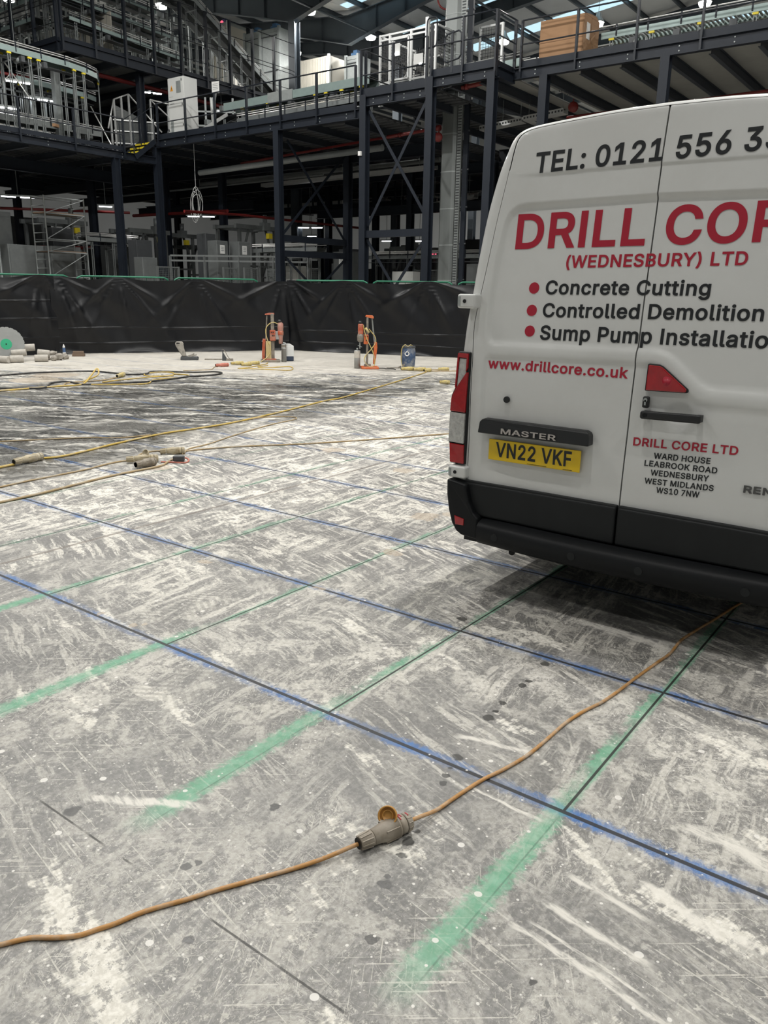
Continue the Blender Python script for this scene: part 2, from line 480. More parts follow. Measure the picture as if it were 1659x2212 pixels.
    # cuts
    cut_b = N.mul(N.mul(N.ramp(dy, 0.0105, 0.0070), yon), N.ramp(y, 7.2, 6.5, 0.3, 1.0))
    cut_g = N.mul(N.mul(N.ramp(dx, 0.0062, 0.0036), N.ramp(y, 2.110, 2.117)), N.ramp(y, 9.5, 8.5))
    cut_g = N.mul(cut_g, N.ramp(x, -6.3, -6.2))
    hair_g = N.mul(N.mul(N.ramp(dx, 0.0035, 0.0015), N.ramp(y, 1.25, 1.35)), N.ramp(N.noise(P, 6, 2), 0.36, 0.5, 0.0, 0.6))
    hy = N.m('ABSOLUTE', N.sub(y, 1.118))
    hair = N.mul(N.ramp(hy, 0.0045, 0.002), N.ramp(N.noise(N.map(P, (4, 0.2, 1)), 1.2, 2), 0.42, 0.55, 0.0, 0.85))
    cut = N.mx(N.mx(cut_b, cut_g), N.mx(hair, N.mul(hair_g, 0.6)))
    if not far:
        jd = N.m('ABSOLUTE', N.add(x, 4.5))
        jm = N.mul(N.mul(N.ramp(N.add(jd, N.mul(jit, 0.3)), 0.022, 0.008), N.mul(N.ramp(y, 2.12, 2.2), N.ramp(y, 7.5, 6.5))), 0.6)
        col = N.mix(jm, col, (0.13, 0.105, 0.085))
    col = N.mix(N.mul(cut, 0.94), col, (0.018, 0.017, 0.016))
    # oil drips, mud blobs
    def blobs(lst, k, sc2):
        nn = N.mul(N.sub(N.noise(P, sc2, 2), 0.5), k); r = None
        for bx, by, br in lst:
            vm = nd(nt, 'ShaderNodeVectorMath', operation='DISTANCE'); N.L(P, vm.inputs[0]); vm.inputs[1].default_value = (bx, by, 0)
            d = N.m('DIVIDE', N.add(vm.outputs['Value'], nn), br)
            r = d if r is None else N.mn(r, d)
        return N.ramp(r, 1.0, 0.72)
    if not far:
        oil = blobs([(-1.09, 1.50, .022), (-1.105, 1.535, .012), (-1.0, 1.33, .018), (-1.37, 1.04, .016), (-1.12, 1.63, .018), (-1.14, 1.69, .022), (-1.15, 1.75, .014), (-1.31, 2.48, .026), (-1.315, 2.54, .016), (-1.32, 2.62, .016), (-1.33, 2.8, .022), (-1.325, 2.85, .018), (-1.26, 2.17, .022), (-1.25, 2.1, .012), (-1.235, 2.05, .014), (-1.22, 2.01, .016), (-1.58, 1.56, .022), (-1.34, 3.05, .024), (-0.61, 1.46, .012), (-1.59, 1.21, .020), (-1.57, 1.24, .012), (-2.07, 1.15, .03), (-1.9, 3.25, .03)], 0.03, 30)
        col = N.mix(N.mul(oil, 0.85), col, (0.045, 0.044, 0.042))
    mud = blobs([(-13.4, 7.6, .5), (-13.9, 8.3, .5)] if far else [(-5.28, 6.21, .14), (-4.16, 5.89, .11), (-3.13, 2.15, .026), (-3.39, 2.14, .024), (-3.1, 2.2, .022), (-3.11, 4.72, .12), (-3.0, 4.9, .06), (-5.93, 4.52, .12), (-2.81, 3.89, .07), (-3.59, 3.0, .04), (-2.75, 3.12, .04)], 0.13, 9)
    col = N.mix(N.mul(mud, 0.62), col, N.mix(N.ramp(fine, 0.3, 0.7), (0.36, 0.29, 0.21), (0.50, 0.43, 0.34)))
    if not far:
        # white drops of slurry
        dv = N.vadd(P, warp, 0.03)
        vd = N.vor(dv, 7.0); vr = N.sep(N.vor(dv, 7.0, 'F1', 'Color'))[0]
        drop = N.ramp(N.sub(vd, N.mul(N.ramp(vr, 0.72, 1.0, 0.0, 1.0), 0.085)), 0.004, -0.008)
        vd2 = N.vor(dv, 26.0); vr2 = N.sep(N.vor(dv, 26.0, 'F1', 'Color'))[0]
        drop = N.mx(drop, N.ramp(N.sub(vd2, N.mul(N.ramp(vr2, 0.80, 1.0, 0.0, 1.0), 0.12)), 0.01, -0.02))
        drop = N.mul(drop, N.ramp(y, 6.0, 4.0))
        col = N.mix(N.mul(drop, 0.8), col, (0.66, 0.64, 0.60))
        # squeegee swipes of white slurry near the right foreground
        sw = None; swn = N.sub(N.noise(P, 7, 3), 0.5)
        for x0, y0, x1, y1, w in ((-0.74, 1.60, -0.30, 1.545, .016), (-0.70, 1.635, -0.36, 1.585, .007), (-0.71, 1.72, -0.40, 1.68, .018), (-0.70, 1.86, -0.45, 1.83, .014), (-1.34, 2.30, -1.05, 2.36, .020), (-0.93, 3.55, -1.4, 3.62, .05), (-0.30, 1.40, -0.05, 1.36, .02), (-2.1, 1.22, -1.75, 1.42, .03), (-1.16, 2.05, -0.86, 2.03, .010), (-0.50, 2.3, -0.1, 2.22, .05), (-0.52, 1.95, -0.2, 1.9, .03)):
            L2 = math.hypot(x1-x0, y1-y0); ux, uy = (x1-x0)/L2, (y1-y0)/L2
            rx, ry = N.sub(x, x0), N.sub(y, y0)
            along = N.add(N.mul(rx, ux), N.mul(ry, uy))
            acr = N.m('ABSOLUTE', N.add(N.add(N.mul(rx, -uy), N.mul(ry, ux)), N.mul(swn, w*2.5)))
            d = N.mul(N.ramp(acr, w, w*0.35), N.mul(N.ramp(along, -0.02, 0.03), N.ramp(along, L2+0.04, L2-0.05)))
            sw = d if sw is None else N.mx(sw, d)
        sw = N.mul(sw, N.ramp(N.noise(N.map(P, (10, 45, 1), 0.2), 1.0, 3, 0.7), 0.34, 0.55, 0.25, 1.0))
        col = N.mix(N.mul(sw, 0.85), col, (0.62, 0.595, 0.54))
    N.L(col, b.inputs['Base Color'])
    ro = N.add(0.50, N.mul(dustf, 0.22))
    ro = N.sub(ro, N.mul(wet, 0.30) if far else N.mul(oil, 0.2))
    N.L(N.m('MAXIMUM', ro, 0.12), b.inputs['Roughness'])
    b.inputs['Specular IOR Level'].default_value = 0.4
    bp = nd(nt, 'ShaderNodeBump'); bp.inputs['Strength'].default_value = 0.25; bp.inputs['Distance'].default_value = 0.004
    N.L(N.sub(N.add(N.mul(dustf, 0.5), N.mul(fine, 0.4)), N.mul(cut, 1.5)), bp.inputs['Height'])
    N.L(bp.outputs[0], b.inputs['Normal'])
    return m

g = G(); g.add([(-4.2, -14, 0), (18, -14, 0), (18, 62, 0), (-11.8, 62, 0), (-60, -14, 0), (-60, 62, 0)], [(0, 1, 2, 3), (4, 0, 3, 5)])
fl = struct('floor', g, floor_material(False))
fl.data.materials.append(floor_material(True))
fl.data.polygons[1].material_index = 1
# ------------------------------------------------------------------ hall shell and roof
ROOF_X0, ROOF_Z0, ROOF_S = -26.0, 14.0, 0.11
def roof_z(x):
    return ROOF_Z0 + ROOF_S*abs(x-ROOF_X0)

g = G()
for xa, xb in ((-60, ROOF_X0), (ROOF_X0, 18)):
    za, zb = roof_z(xa), roof_z(xb)
    g.add([(xa, -14, za), (xb, -14, zb), (xb, 62, zb), (xa, 62, za), (xa, -14, za+.15), (xb, -14, zb+.15), (xb, 62, zb+.15), (xa, 62, za+.15)],
          [(0, 3, 2, 1), (4, 5, 6, 7), (0, 1, 5, 4), (1, 2, 6, 5), (2, 3, 7, 6), (3, 0, 4, 7)])
ceil = struct('ceiling', g, ROOFM)
k = 0
xs = [ROOF_X0 + 0.9 + 1.75*i for i in range(25)] + [ROOF_X0 - 0.9 - 1.75*i for i in range(19)]
for px in xs:
    g = G(); g.ibeam((px, -14, roof_z(px)-0.11), (px, 62, roof_z(px)-0.11), 0.2, 0.09, 0.012)
    struct('purlin', g, ROOFST, parent=ceil)
def rafter_mesh(y, side):
    g = G()
    n = 16
    xe = 17.5 if side > 0 else -59.5
    pts_t, pts_b = [], []
    for i in range(n+1):
        x = ROOF_X0 + (xe-ROOF_X0)*(i/n)**2
        d = abs(x-ROOF_X0)
        dep = 0.58 + 0.62*max(0.0, 1-d/5.0)**1.2
        pts_t.append((x, roof_z(x)-0.22)); pts_b.append((x, roof_z(x)-0.22-dep))
    for i in range(n):
        (x0, t0), (x1, t1), (_, b0), (_, b1) = pts_t[i], pts_t[i+1], pts_b[i], pts_b[i+1]
        for yy0, yy1, za0, zb0, za1, zb1 in ((y-.012, y+.012, b0, t0, b1, t1), (y-.14, y+.14, b0, b0+.025, b1, b1+.025), (y-.14, y+.14, t0-.025, t0, t1-.025, t1)):
            g.add([(x0, yy0, za0), (x1, yy0, za1), (x1, yy1, za1), (x0, yy1, za0), (x0, yy0, zb0), (x1, yy0, zb1), (x1, yy1, zb1), (x0, yy1, zb0)],
                  [(0, 3, 2, 1), (4, 5, 6, 7), (0, 1, 5, 4), (1, 2, 6, 5), (2, 3, 7, 6), (3, 0, 4, 7)])
    # web stiffeners
    for i in range(1, 10):
        x = ROOF_X0 + side*1.6*i
        zt = roof_z(x)-.22; dep = 0.58 + 0.62*max(0.0, 1-abs(x-ROOF_X0)/5.0)**1.2
        g.box(x-.006, y-.12, zt-dep, x+.006, y+.12, zt)
    return g
for i, ry in enumerate((12.4, 20.2, 28.0, 31.8, 35.6, 43.4, 51.2)):
    t = thing('roof_rafter', 'dark haunched steel roof rafter, the %s counted from the camera end of the hall' % ORD[i], 'rafter', (ROOF_X0, ry, roof_z(ROOF_X0)), 'roof rafters')
    for s in (1, -1):
        obj('rafter_arm', rafter_mesh(ry, s), ROOFST, t)
for i, ry in enumerate((28.0, 35.6, 43.4)):
    g = G(); g.ibeam((-25.95, ry, 0), (-25.95, ry, 12.6), 0.36, 0.36, 0.02, up=(0, 1, 0))
    solo('roof_column', g, ROOFST, 'dark steel column standing under the roof valley, %s row behind the mezzanine' % ORD[i], 'column', 'roof valley columns')

# skylights lie just under the deck, above the purlins
def skylight(i, x0, x1, y0, y1):
    g = G()
    z0, z1 = roof_z(x0)-.015, roof_z(x1)-.015
    g.add([(x0, y0, z0), (x1, y0, z1), (x1, y1, z1), (x0, y1, z0), (x0, y0, z0+.01), (x1, y0, z1+.01), (x1, y1, z1+.01), (x0, y1, z0+.01)],
          [(0, 3, 2, 1), (4, 5, 6, 7), (0, 1, 5, 4), (1, 2, 6, 5), (2, 3, 7, 6), (3, 0, 4, 7)])
    struct('window_%d' % i, g, SKYG)
skylight(1, -25.9, -14.0, 35.75, 36.75)
skylight(2, -24.7, -10.0, 39.95, 40.95)
skylight(3, -25.9, -20.0, 31.0, 31.5)
skylight(4, -25.0, -5.0, 47.0, 48.0)

# end walls of the hall
g = G(); g.box(-60.2, -14, 0, -60, 62, 18); struct('wall_left', g, WALLM)
g = G(); g.box(-60, 62, 0, 18, 62.2, 20); struct('wall_back', g, WALLM)
g = G(); g.box(18, -14, 0, 18.2, 62, 20); struct('wall_right', g, WALLM)
g = G(); g.box(-60, -14.2, 0, 18, -14, 20); struct('wall_front', g, WALLM)

# ------------------------------------------------------------------ high bay lamps
LAMP_N = [0]
def high_bay(x, y, z, power, label, group):
    t = thing('high_bay_lamp', label, 'lamp', (x, y, z), group)
    g = G(); g.lathe([(0.05, 0.42), (0.10, 0.36), (0.14, 0.22), (0.26, 0.05), (0.27, 0.0)], (x, y, z), (0, 0, 1), 20)
    obj('lamp_housing', g, ALU, t)
    g = G(); g.lathe([(0.20, -0.13), (0.235, -0.06), (0.235, 0.02)], (x, y, z), (0, 0, 1), 20)
    obj('lamp_lens', g, LENS, t)
    zr = roof_z(x)+.02
    g = G(); g.cyl((x, y, z+.4), (x, y, zr), 0.01, n=6)
    obj('hanger', g, GALV, t)
    ld = bpy.data.lights.new('lamp_light', 'AREA')
    ld.shape = 'DISK'; ld.size = 0.5; ld.energy = power; ld.color = LAMP_COLOR
    lo = bpy.data.objects.new('lamp_light', ld)
    COL.objects.link(lo); lo.parent = t; lo.location = (0, 0, -0.15)
LPOS = [(-25.3, 28.3, 'lit high bay lamp beside the dark roof column'),
        (-25.3, 32.5, 'lit high bay lamp just above the end of the mesh enclosure railing'),
        (-30.0, 32.5, 'lit high bay lamp hanging over the cream corrugated box, lowest of the left lamps'),
        (-20.5, 36.5, 'lit high bay lamp seen through the railing right of the grey building column'),
        (-15.9, 36.5, 'lit high bay lamp hanging just above the cardboard box'),
        (-11.4, 36.5, 'lit high bay lamp at the top edge above the long roller conveyor on the right'),
        (-30.0, 24.3, 'lit high bay lamp at the top edge above the sloping conveyors')]
for x, y, lb in LPOS:
    high_bay(x, y, 13.0, LAMP_POWER, lb, 'high bay lamps over the mezzanine')
for x, y in ((-34.6, 20.2), (-34.6, 40.6), (-40, 30), (-20.5, 44.7), (-11.4, 28.3), (-6.8, 44.7), (-2.2, 28.3), (-30, 48.8)):
    high_bay(x, y, 13.0, LAMP_POWER*1.6, 'high bay lamp out of sight over the mezzanine', 'unseen high bay lamps')
for x in (-20.0, -11.0, -2.0, 7.0):
    for y in (-6.5, 0.5, 7.5, 14.5):
        high_bay(x, y, 13.0, HALL_POWER*{-6.5: 0.22, 0.5: 0.55, 7.5: 1.75, 14.5: 0.95}[y], 'high bay lamp out of sight over the open floor', 'unseen high bay lamps')

# ------------------------------------------------------------------ mezzanine builders
def railing(p0, p1, z0, z1, n, label, kick=(0.0, 0.2), mids=(0.5,), group='mezzanine railings', post=0.05, low=None, r=0.021, skip_end=False):
    """posts from z0-0.25 up to z1 along p0-p1"""
    p0, p1 = np.asarray(p0, float), np.asarray(p1, float)
    low = z0-0.25 if low is None else low
    t = thing('guard_railing', label, 'railing', (p0[0], p0[1], low), group)
    d = nrm(p1-p0)
    for i in range(n):
        q = p0+(p1-p0)*(i/(n-1))
        g = G(); g.bar((q[0], q[1], low), (q[0], q[1], z1), post*1.5, post, up=(d[0], d[1], 0))
        obj('post', g, NAVY2, t)
    g = G(); g.tube([(p0[0], p0[1], z1), (p1[0], p1[1], z1)], r, 8); obj('top_rail', g, NAVY2, t)
    for m in mids:
        zz = z0+(z1-z0)*m
        g = G(); g.tube([(p0[0], p0[1], zz), (p1[0], p1[1], zz)], r*0.9, 8); obj('mid_rail', g, NAVY2, t)
    if kick:
        nn = np.array((-d[1], d[0]))*0.05
        g = G(); g.bar((p0[0]+nn[0], p0[1]+nn[1], z0+(kick[0]+kick[1])/2), (p1[0]+nn[0], p1[1]+nn[1], z0+(kick[0]+kick[1])/2), 0.012, kick[1]-kick[0])
        obj('kick_plate', g, NAVY, t)
    return t

def edge_beam(p0, p1, label, h=0.26, b=0.16, bolts=0):
    t = thing('edge_beam', label, 'beam', (p0[0], p0[1], p0[2]-h/2), 'mezzanine edge beams')
    g = G(); g.ibeam(p0, p1, h, b, 0.018); obj('beam_section', g, NAVY, t)
    if bolts:
        p0, p1 = np.asarray(p0, float), np.asarray(p1, float)
        d = nrm(p1-p0); n = np.array((d[1], -d[0], 0))*0.012
        g = G()
        for i in range(bolts):
            q = p0+(p1-p0)*((i+0.5)/bolts)+n
            for dz in (-.05, .05):
                g.cyl(q+(0, 0, dz), q+n*1.0+(0, 0, dz), 0.017, n=6, smooth=False)
        obj('bolt_rows', g, GALV, t)
    return t

def deck(name, x0, x1, y0, y1, z, label, joists, jdir='y', jh=0.24, secondary=(), dark=True):
    t = thing('mezzanine_deck', label, 'deck', (x0, y0, z-0.3), 'mezzanine decks')
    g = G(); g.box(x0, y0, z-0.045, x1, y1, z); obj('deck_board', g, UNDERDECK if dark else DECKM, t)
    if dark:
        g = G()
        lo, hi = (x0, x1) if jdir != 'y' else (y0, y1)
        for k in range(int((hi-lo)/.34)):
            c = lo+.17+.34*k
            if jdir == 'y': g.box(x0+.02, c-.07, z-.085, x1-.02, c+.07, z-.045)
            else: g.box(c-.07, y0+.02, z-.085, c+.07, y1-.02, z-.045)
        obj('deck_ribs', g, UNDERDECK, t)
    for j in joists:
        g = G()
        if jdir == 'y': g.ibeam((j, y0+.1, z-.05-jh/2), (j, y1-.1, z-.05-jh/2), jh, 0.11, 0.012)
        else: g.ibeam((x0+.1, j, z-.05-jh/2), (x1-.1, j, z-.05-jh/2), jh, 0.11, 0.012)
        obj('joist', g, JOIST, t)
    for s in secondary:
        g = G()
        if jdir == 'y': g.ibeam((x0+.1, s, z-.1-jh-.2), (x1-.1, s, z-.1-jh-.2), 0.4, 0.18, 0.018)
        else: g.ibeam((s, y0+.1, z-.1-jh-.2), (s, y1-.1, z-.1-jh-.2), 0.4, 0.18, 0.018)
        obj('main_beam', g, NAVY, t)
    return t

def column(x, y, z1, label, s=0.22, z0=0.0, group='mezzanine columns', m=None):
    t = thing('steel_column', label, 'column', (x, y, z0), group)
    g = G(); g.ibeam((x, y, z0+.02), (x, y, z1), s, s, 0.018, up=(0, 1, 0)); obj('column_shaft', g, m or NAVY, t)
    g = G(); g.box(x-s*.8, y-s*.8, z0, x+s*.8, y+s*.8, z0+.02); obj('base_plate', g, m or NAVY, t)
    return t

def fr(a, b, step):
    n = max(1, int(round((b-a)/step)))
    return [a+(b-a)*(i+.5)/n for i in range(n)]

# decks: left wing, then three stepped front bays, then the recessed right bay
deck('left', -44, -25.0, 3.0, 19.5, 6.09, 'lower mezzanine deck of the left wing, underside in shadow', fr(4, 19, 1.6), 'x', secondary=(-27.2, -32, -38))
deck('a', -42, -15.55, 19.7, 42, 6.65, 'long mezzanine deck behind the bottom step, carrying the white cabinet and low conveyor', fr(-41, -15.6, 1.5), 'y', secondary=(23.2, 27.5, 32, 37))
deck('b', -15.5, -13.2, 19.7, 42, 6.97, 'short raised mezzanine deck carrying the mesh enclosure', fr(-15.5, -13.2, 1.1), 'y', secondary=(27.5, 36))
deck('c', -13.15, -11.3, 19.7, 42, 7.18, 'narrow mezzanine deck in front of the grey building column', fr(-13.1, -11.3, 1.0), 'y', secondary=(31,), dark=False)
deck('d', -11.1, 6, 20.68, 42, 7.29, 'right mezzanine deck carrying the cardboard box, pale boards between dark joists below', fr(-11, 6, 1.08), 'y', secondary=(27, 32.5, 38), dark=False)
edge_beam((-24.9, 3.0, 5.975), (-24.9, 19.5, 5.975), 'long dark edge beam of the lower left wing, running to the yellow step', 0.24, bolts=6)
edge_beam((-24.9, 19.6, 6.535), (-15.6, 19.6, 6.535), 'dark edge beam under the white electrical cabinet', bolts=9)
edge_beam((-15.4, 19.6, 6.83), (-13.25, 19.6, 6.83), 'dark edge beam under the mesh enclosure', bolts=4)
edge_beam((-13.1, 19.6, 7.04), (-11.2, 19.6, 7.04), 'dark edge beam in front of the grey building column', bolts=3)
edge_beam((-11.2, 19.65, 7.06), (-11.2, 20.5, 7.06), 'short return beam at the notch left of the cardboard box')
edge_beam((-11.2, 20.58, 7.17), (6, 20.58, 7.17), 'long dark edge beam under the cardboard box above the van', bolts=14)

railing((-24.85, 3.2), (-24.85, 18.2), 6.13, 7.14, 9, 'dark railing along the edge of the lower left wing', (0.0, 0.14), (0.5,), low=5.9)
railing((-24.7, 19.55), (-15.75, 19.55), 6.65, 7.81, 7, 'dark railing in front of the white cabinet and low conveyor', (0.0, 0.19), (0.47,), low=6.45)
railing((-15.55, 19.55), (-13.3, 19.55), 6.97, 8.17, 3, 'dark railing in front of the mesh enclosure', (0.0, 0.21), (0.45,), low=6.75)
railing((-15.5, 19.7), (-15.5, 22.2), 6.97, 8.17, 2, 'short return railing at the left end of the mesh enclosure bay', None, (0.45,), low=6.75)
railing((-13.15, 19.55), (-11.2, 19.55), 7.18, 8.45, 3, 'dark railing in front of the grey building column', (0.0, 0.18), (0.57,), low=6.95)
railing((-11.2, 19.6), (-11.2, 20.55), 7.18, 8.45, 2, 'short railing at the notch left of the cardboard box', (0.0, 0.18), (0.57,), low=6.95)
railing((-11.0, 20.53), (4.3, 20.53), 7.29, 8.40, 11, 'long dark railing in front of the cardboard box and roller conveyor', (0.0, 0.18), (0.5,), low=7.05)

# swing gate hoop and spare hoops beside the building column
t = thing('swing_gate', 'dark tubular hoop gate in front of the grey building column', 'gate', (-12.5, 19.62, 7.18), None)
hoop = [(-12.78, 19.6, 7.52), (-12.78, 19.6, 8.05), (-12.7, 19.6, 8.13), (-12.35, 19.6, 8.17), (-12.26, 19.6, 8.1), (-12.26, 19.6, 7.6), (-12.34, 19.6, 7.52), (-12.7, 19.6, 7.47)]
g = G(); g.tube(hoop, 0.022, 8, closed=True); obj('gate_hoop', g, NAVY2, t)
g = G(); g.bar((-12.55, 19.62, 7.2), (-12.55, 19.62, 8.2), .06); obj('gate_post', g, NAVY2, t)
g = G(); g.tube(spline([(-13.35, 19.6, 8.0), (-13.35, 19.6, 8.5), (-13.28, 19.6, 8.6), (-13.1, 19.6, 8.6), (-13.04, 19.6, 8.5), (-13.04, 19.6, 8.0), (-13.12, 19.6, 7.9), (-13.3, 19.6, 7.9)]), .018, 8, closed=True)
solo('rail_hoop', g, NAVY2, 'dark tubular hoop hung at the railing end, right of the mesh enclosure door', 'hoop')

# columns
cols = [(-24.9, 17.85, 5.86, 'dark column at the corner of the lower left wing, left of the yellow step'),
        (-24.9, 19.6, 6.42, 'dark column under the white electrical cabinet'),
        (-18.92, 19.6, 6.42, 'dark front column halfway along the low conveyor railing'),
        (-15.45, 19.6, 7.0, 'dark front column left of the big cross brace'),
        (-13.17, 19.6, 7.18, 'dark front column just left of the grey building column'),
        (-11.28, 19.6, 7.05, 'dark front column just right of the grey building column'),
        (-10.3, 20.58, 7.05, 'dark column behind the left top corner of the van'),
        (-7.18, 20.58, 7.05, 'dark column rising above the seam of the van doors'),
        (-3.5, 20.58, 7.05, 'dark column hidden behind the van'),
        (-24.9, 10.5, 5.86, 'dark column of the left wing beyond the picture edge')]
for c in cols: column(*c)
inner = [(-24.9, 22.65, 'inner dark column left of the cabinets with paper notices'), (-18.9, 23.05, 'inner dark column at the far side of the small cross brace'),
         (-28.0, 18.9, 'dark column directly behind the corner column of the left wing'), (-27.3, 21.8, 'dark column directly behind the cabinet column'),
         (-24.9, 29.0, 'slim dark column seen through the small cross brace'), (-28.2, 32.2, 'far dark column behind the small cross brace'),
         (-19.1, 27.2, 'dark column seen through the lower half of the big cross brace'), (-22.2, 29.0, 'dark column just right of the big brace column'),
         (-15.3, 27.0, 'dark column tucked behind the grey building column, to its left'), (-31.5, 17.9, 'dark column far back at the left under the lower wing'),
         (-11.0, 30.0, 'dark column far back at the right of the grey building column'), (-33.0, 27.0, 'dark column far back at the left'), (-8.0, 27.0, 'inner dark column above the van roof')]
for x, y, lb in inner: column(x, y, 6.2, lb, 0.24)

# cross braces: flat steel angles
def brace(name, segs, label, w=0.09):
    t = thing('cross_brace', label, 'brace', segs[0][1], 'cross braces')
    for nm, a, b in segs:
        g = G(); g.bar(a, b, 0.012 if nm == 'diagonal' else .12, w if nm == 'diagonal' else .2); obj(nm, g, NAVY, t)
Yb = 19.62
brace('b', [('diagonal', (-15.3, Yb, 6.6), (-13.15, Yb-.02, 3.55)), ('diagonal', (-13.26, Yb+.02, 6.76), (-15.34, Yb+.02, 3.48)), ('cross_beam', (-15.4, Yb, 3.24), (-13.2, Yb, 3.24)),
            ('diagonal', (-15.35, Yb, 3.1), (-13.25, Yb-.02, .35)), ('diagonal', (-13.25, Yb+.02, 3.1), (-15.35, Yb+.02, .35))], 'big steel cross brace between two front columns, left of the grey building column')
Xb = -18.9
brace('s', [('diagonal', (Xb, 20.0, 6.2), (Xb, 22.9, 3.3)), ('diagonal', (Xb+.03, 22.95, 6.2), (Xb+.03, 19.75, 3.4)), ('cross_beam', (Xb, 19.7, 3.23), (Xb, 23, 3.25)), ('cross_beam', (Xb, 19.7, 2.75), (Xb, 23, 2.8)),
            ('diagonal', (Xb, 19.75, 2.7), (Xb, 22.9, .5)), ('diagonal', (Xb+.03, 22.9, 2.7), (Xb+.03, 19.75, .5))], 'smaller cross brace running away from the viewer behind the front columns')

# yellow nosed steps up from the left wing
t = thing('deck_steps', 'short dark steps with yellow nosings between the two deck levels', 'steps', (-24.9, 19.0, 6.0))
for i in range(3):
    y0 = 18.75+.24*i; z0 = 6.2+.17*i
    g = G(); g.box(-25.6, y0, z0-.03, -24.78, y0+.26, z0); obj('tread', g, NAVY, t)
    for xa, xb in ((-25.6, -25.3), (-25.22, -25.1), (-25.05, -24.8)):
        g = G(); g.box(xa, y0-.008, z0-.055, xb, y0+.03, z0+.004); obj('nosing', g, YELLOW, t)
for x in (-24.78, -25.62):
    g = G(); g.bar((x, 18.6, 5.98), (x, 19.45, 6.6), .02, .16); obj('stringer', g, NAVY, t)
for x in (-24.85, -25.6):
    g = G(); g.tube([(x, 18.6, 6.1), (x, 18.6, 7.15), (x, 19.5, 7.75), (x, 19.5, 6.6)], .02, 8); obj('handrail', g, NAVY2, t)

# upper mezzanine at the top left
deck('u', -45, -26.1, 17.0, 30, 9.40, 'upper mezzanine deck at the top left, pale underside', fr(17, 30, 1.5), 'x', secondary=(-34,), dark=False)
edge_beam((-26.0, 16.9, 9.25), (-26.0, 30, 9.25), 'dark edge beam of the upper mezzanine running away to the right', 0.3)
edge_beam((-26.1, 16.9, 9.25), (-45, 16.9, 9.25), 'dark edge beam of the upper mezzanine running off to the left', 0.3)
railing((-25.98, 16.9), (-25.98, 28.0), 9.4, 11.76, 10, 'tall dark guard railing along the right face of the upper mezzanine', (0, .14), (0.24, 0.5, 0.56, 0.78), low=9.1, post=.075, r=.014, group='tall railings')
railing((-26.2, 16.88), (-37, 16.88), 9.4, 11.76, 9, 'tall dark guard railing along the left face of the upper mezzanine', (0, .14), (0.24, 0.5, 0.56, 0.78), low=9.1, post=.075, r=.014, group='tall railings')
column(-26.4, 20.2, 9.1, 'dark post holding up the upper mezzanine behind the tall-legged conveyor', .22, 6.1)
column(-26.4, 25.5, 9.1, 'dark post holding up the upper mezzanine behind the white cabinet', .22, 6.65)
column(-27.2, 17.3, 9.1, 'grey post under the near corner of the upper mezzanine', .22, 6.1, m=GALV)

# big grey building column with its cable ladder
t = thing('building_column', 'wide grey cased building column rising through the mezzanine with a cable ladder', 'column', (-13.85, 21.9, 0))
g = G()
poly = [(-.26, -.18), (-.18, -.26), (.18, -.26), (.26, -.18), (.26, .18), (.18, .26), (-.18, .26), (-.26, .18)]
g.prism(poly, lambda a, b: (-13.9+a, 21.9+b, 0), lambda a, b: (-13.9+a, 21.9+b, 14.8)); obj('column_casing', g, GREYPOLE, t)
for i in range(13):
    z = .9+1.05*i
    g = G(); g.prism([(a*1.02, b*1.02) for a, b in poly], lambda a, b: (-13.9+a, 21.9+b, z), lambda a, b: (-13.9+a, 21.9+b, z+.03)); obj('strap', g, GALV, t)
g = G(); g.box(-13.60, 21.70, 0, -13.46, 21.74, 14.2)
lad = obj('cable_ladder', g, GALV, t)
g = G()
for i in range(180):
    z = .05+.078*i
    g.box(-13.585, 21.69, z, -13.475, 21.699, z+.03)
obj('ladder_slots', g, DGREY, lad)
g = G(); g.box(-13.40, 21.72, 0, -13.24, 21.80, 14.2); obj('trunking', g, NAVY, t)
g = G()
for i in range(13): g.bar((-13.6, 21.75, .95+1.05*i), (-13.2, 21.75, .95+1.05*i), .04)
obj('ladder_brackets', g, DGREY, t)
# ------------------------------------------------------------------ van
VANW = mat('van_white_paint', (0.70, 0.705, 0.69), 0.3, 0, 0.03, 2.0, dirt=(0.47, 0.46, 0.43), dirt_amt=0.18, coat=0.3)
VANBLK = mat('van_black_trim', (0.006, 0.0068, 0.008), 0.5, 0, 0.25, 8, bump=0.05, spec=0.25)
VANCLAD = mat('van_lower_cladding', (0.012, 0.0135, 0.0145), 0.55, 0, 0.3, 3, spec=0.3, stretch=(3, 3, 0.8))
SEAMB = mat('seam_black', (0.008, 0.008, 0.009), 0.7, 0, 0.1, 5)
TYRE = mat('tyre_rubber', (0.02, 0.02, 0.02), 0.8, 0, 0.2, 12)
REDL = mat('red_lamp_lens', (0.36, 0.008, 0.012), 0.12, 0, 0.35, 30, coat=0.6)
CLEARL = mat('clear_lamp_lens', (0.52, 0.52, 0.50), 0.12, 0.3, 0.5, 45, bump=0.6, coat=0.6)
PLATEY = mat('plate_yellow', (0.80, 0.54, 0.012), 0.35, 0, 0.05, 6, dirt=(0.5, 0.35, 0.05), dirt_amt=0.3)
VINR = mat('red_vinyl', (0.42, 0.012, 0.035), 0.4, 0, 0.04, 5)
VINK = mat('black_vinyl', (0.012, 0.014, 0.016), 0.4, 0, 0.1, 5)
BADGE = mat('chrome_badge', (0.55, 0.52, 0.50), 0.25, 0.9, 0.1, 10)
BADGED = mat('dark_chrome_badge', (0.13, 0.13, 0.13), 0.25, 0.8, 0.3, 40)
GLASS = mat('cab_glass', (0.02, 0.025, 0.03), 0.06, 0, 0.1, 2, coat=0.5)

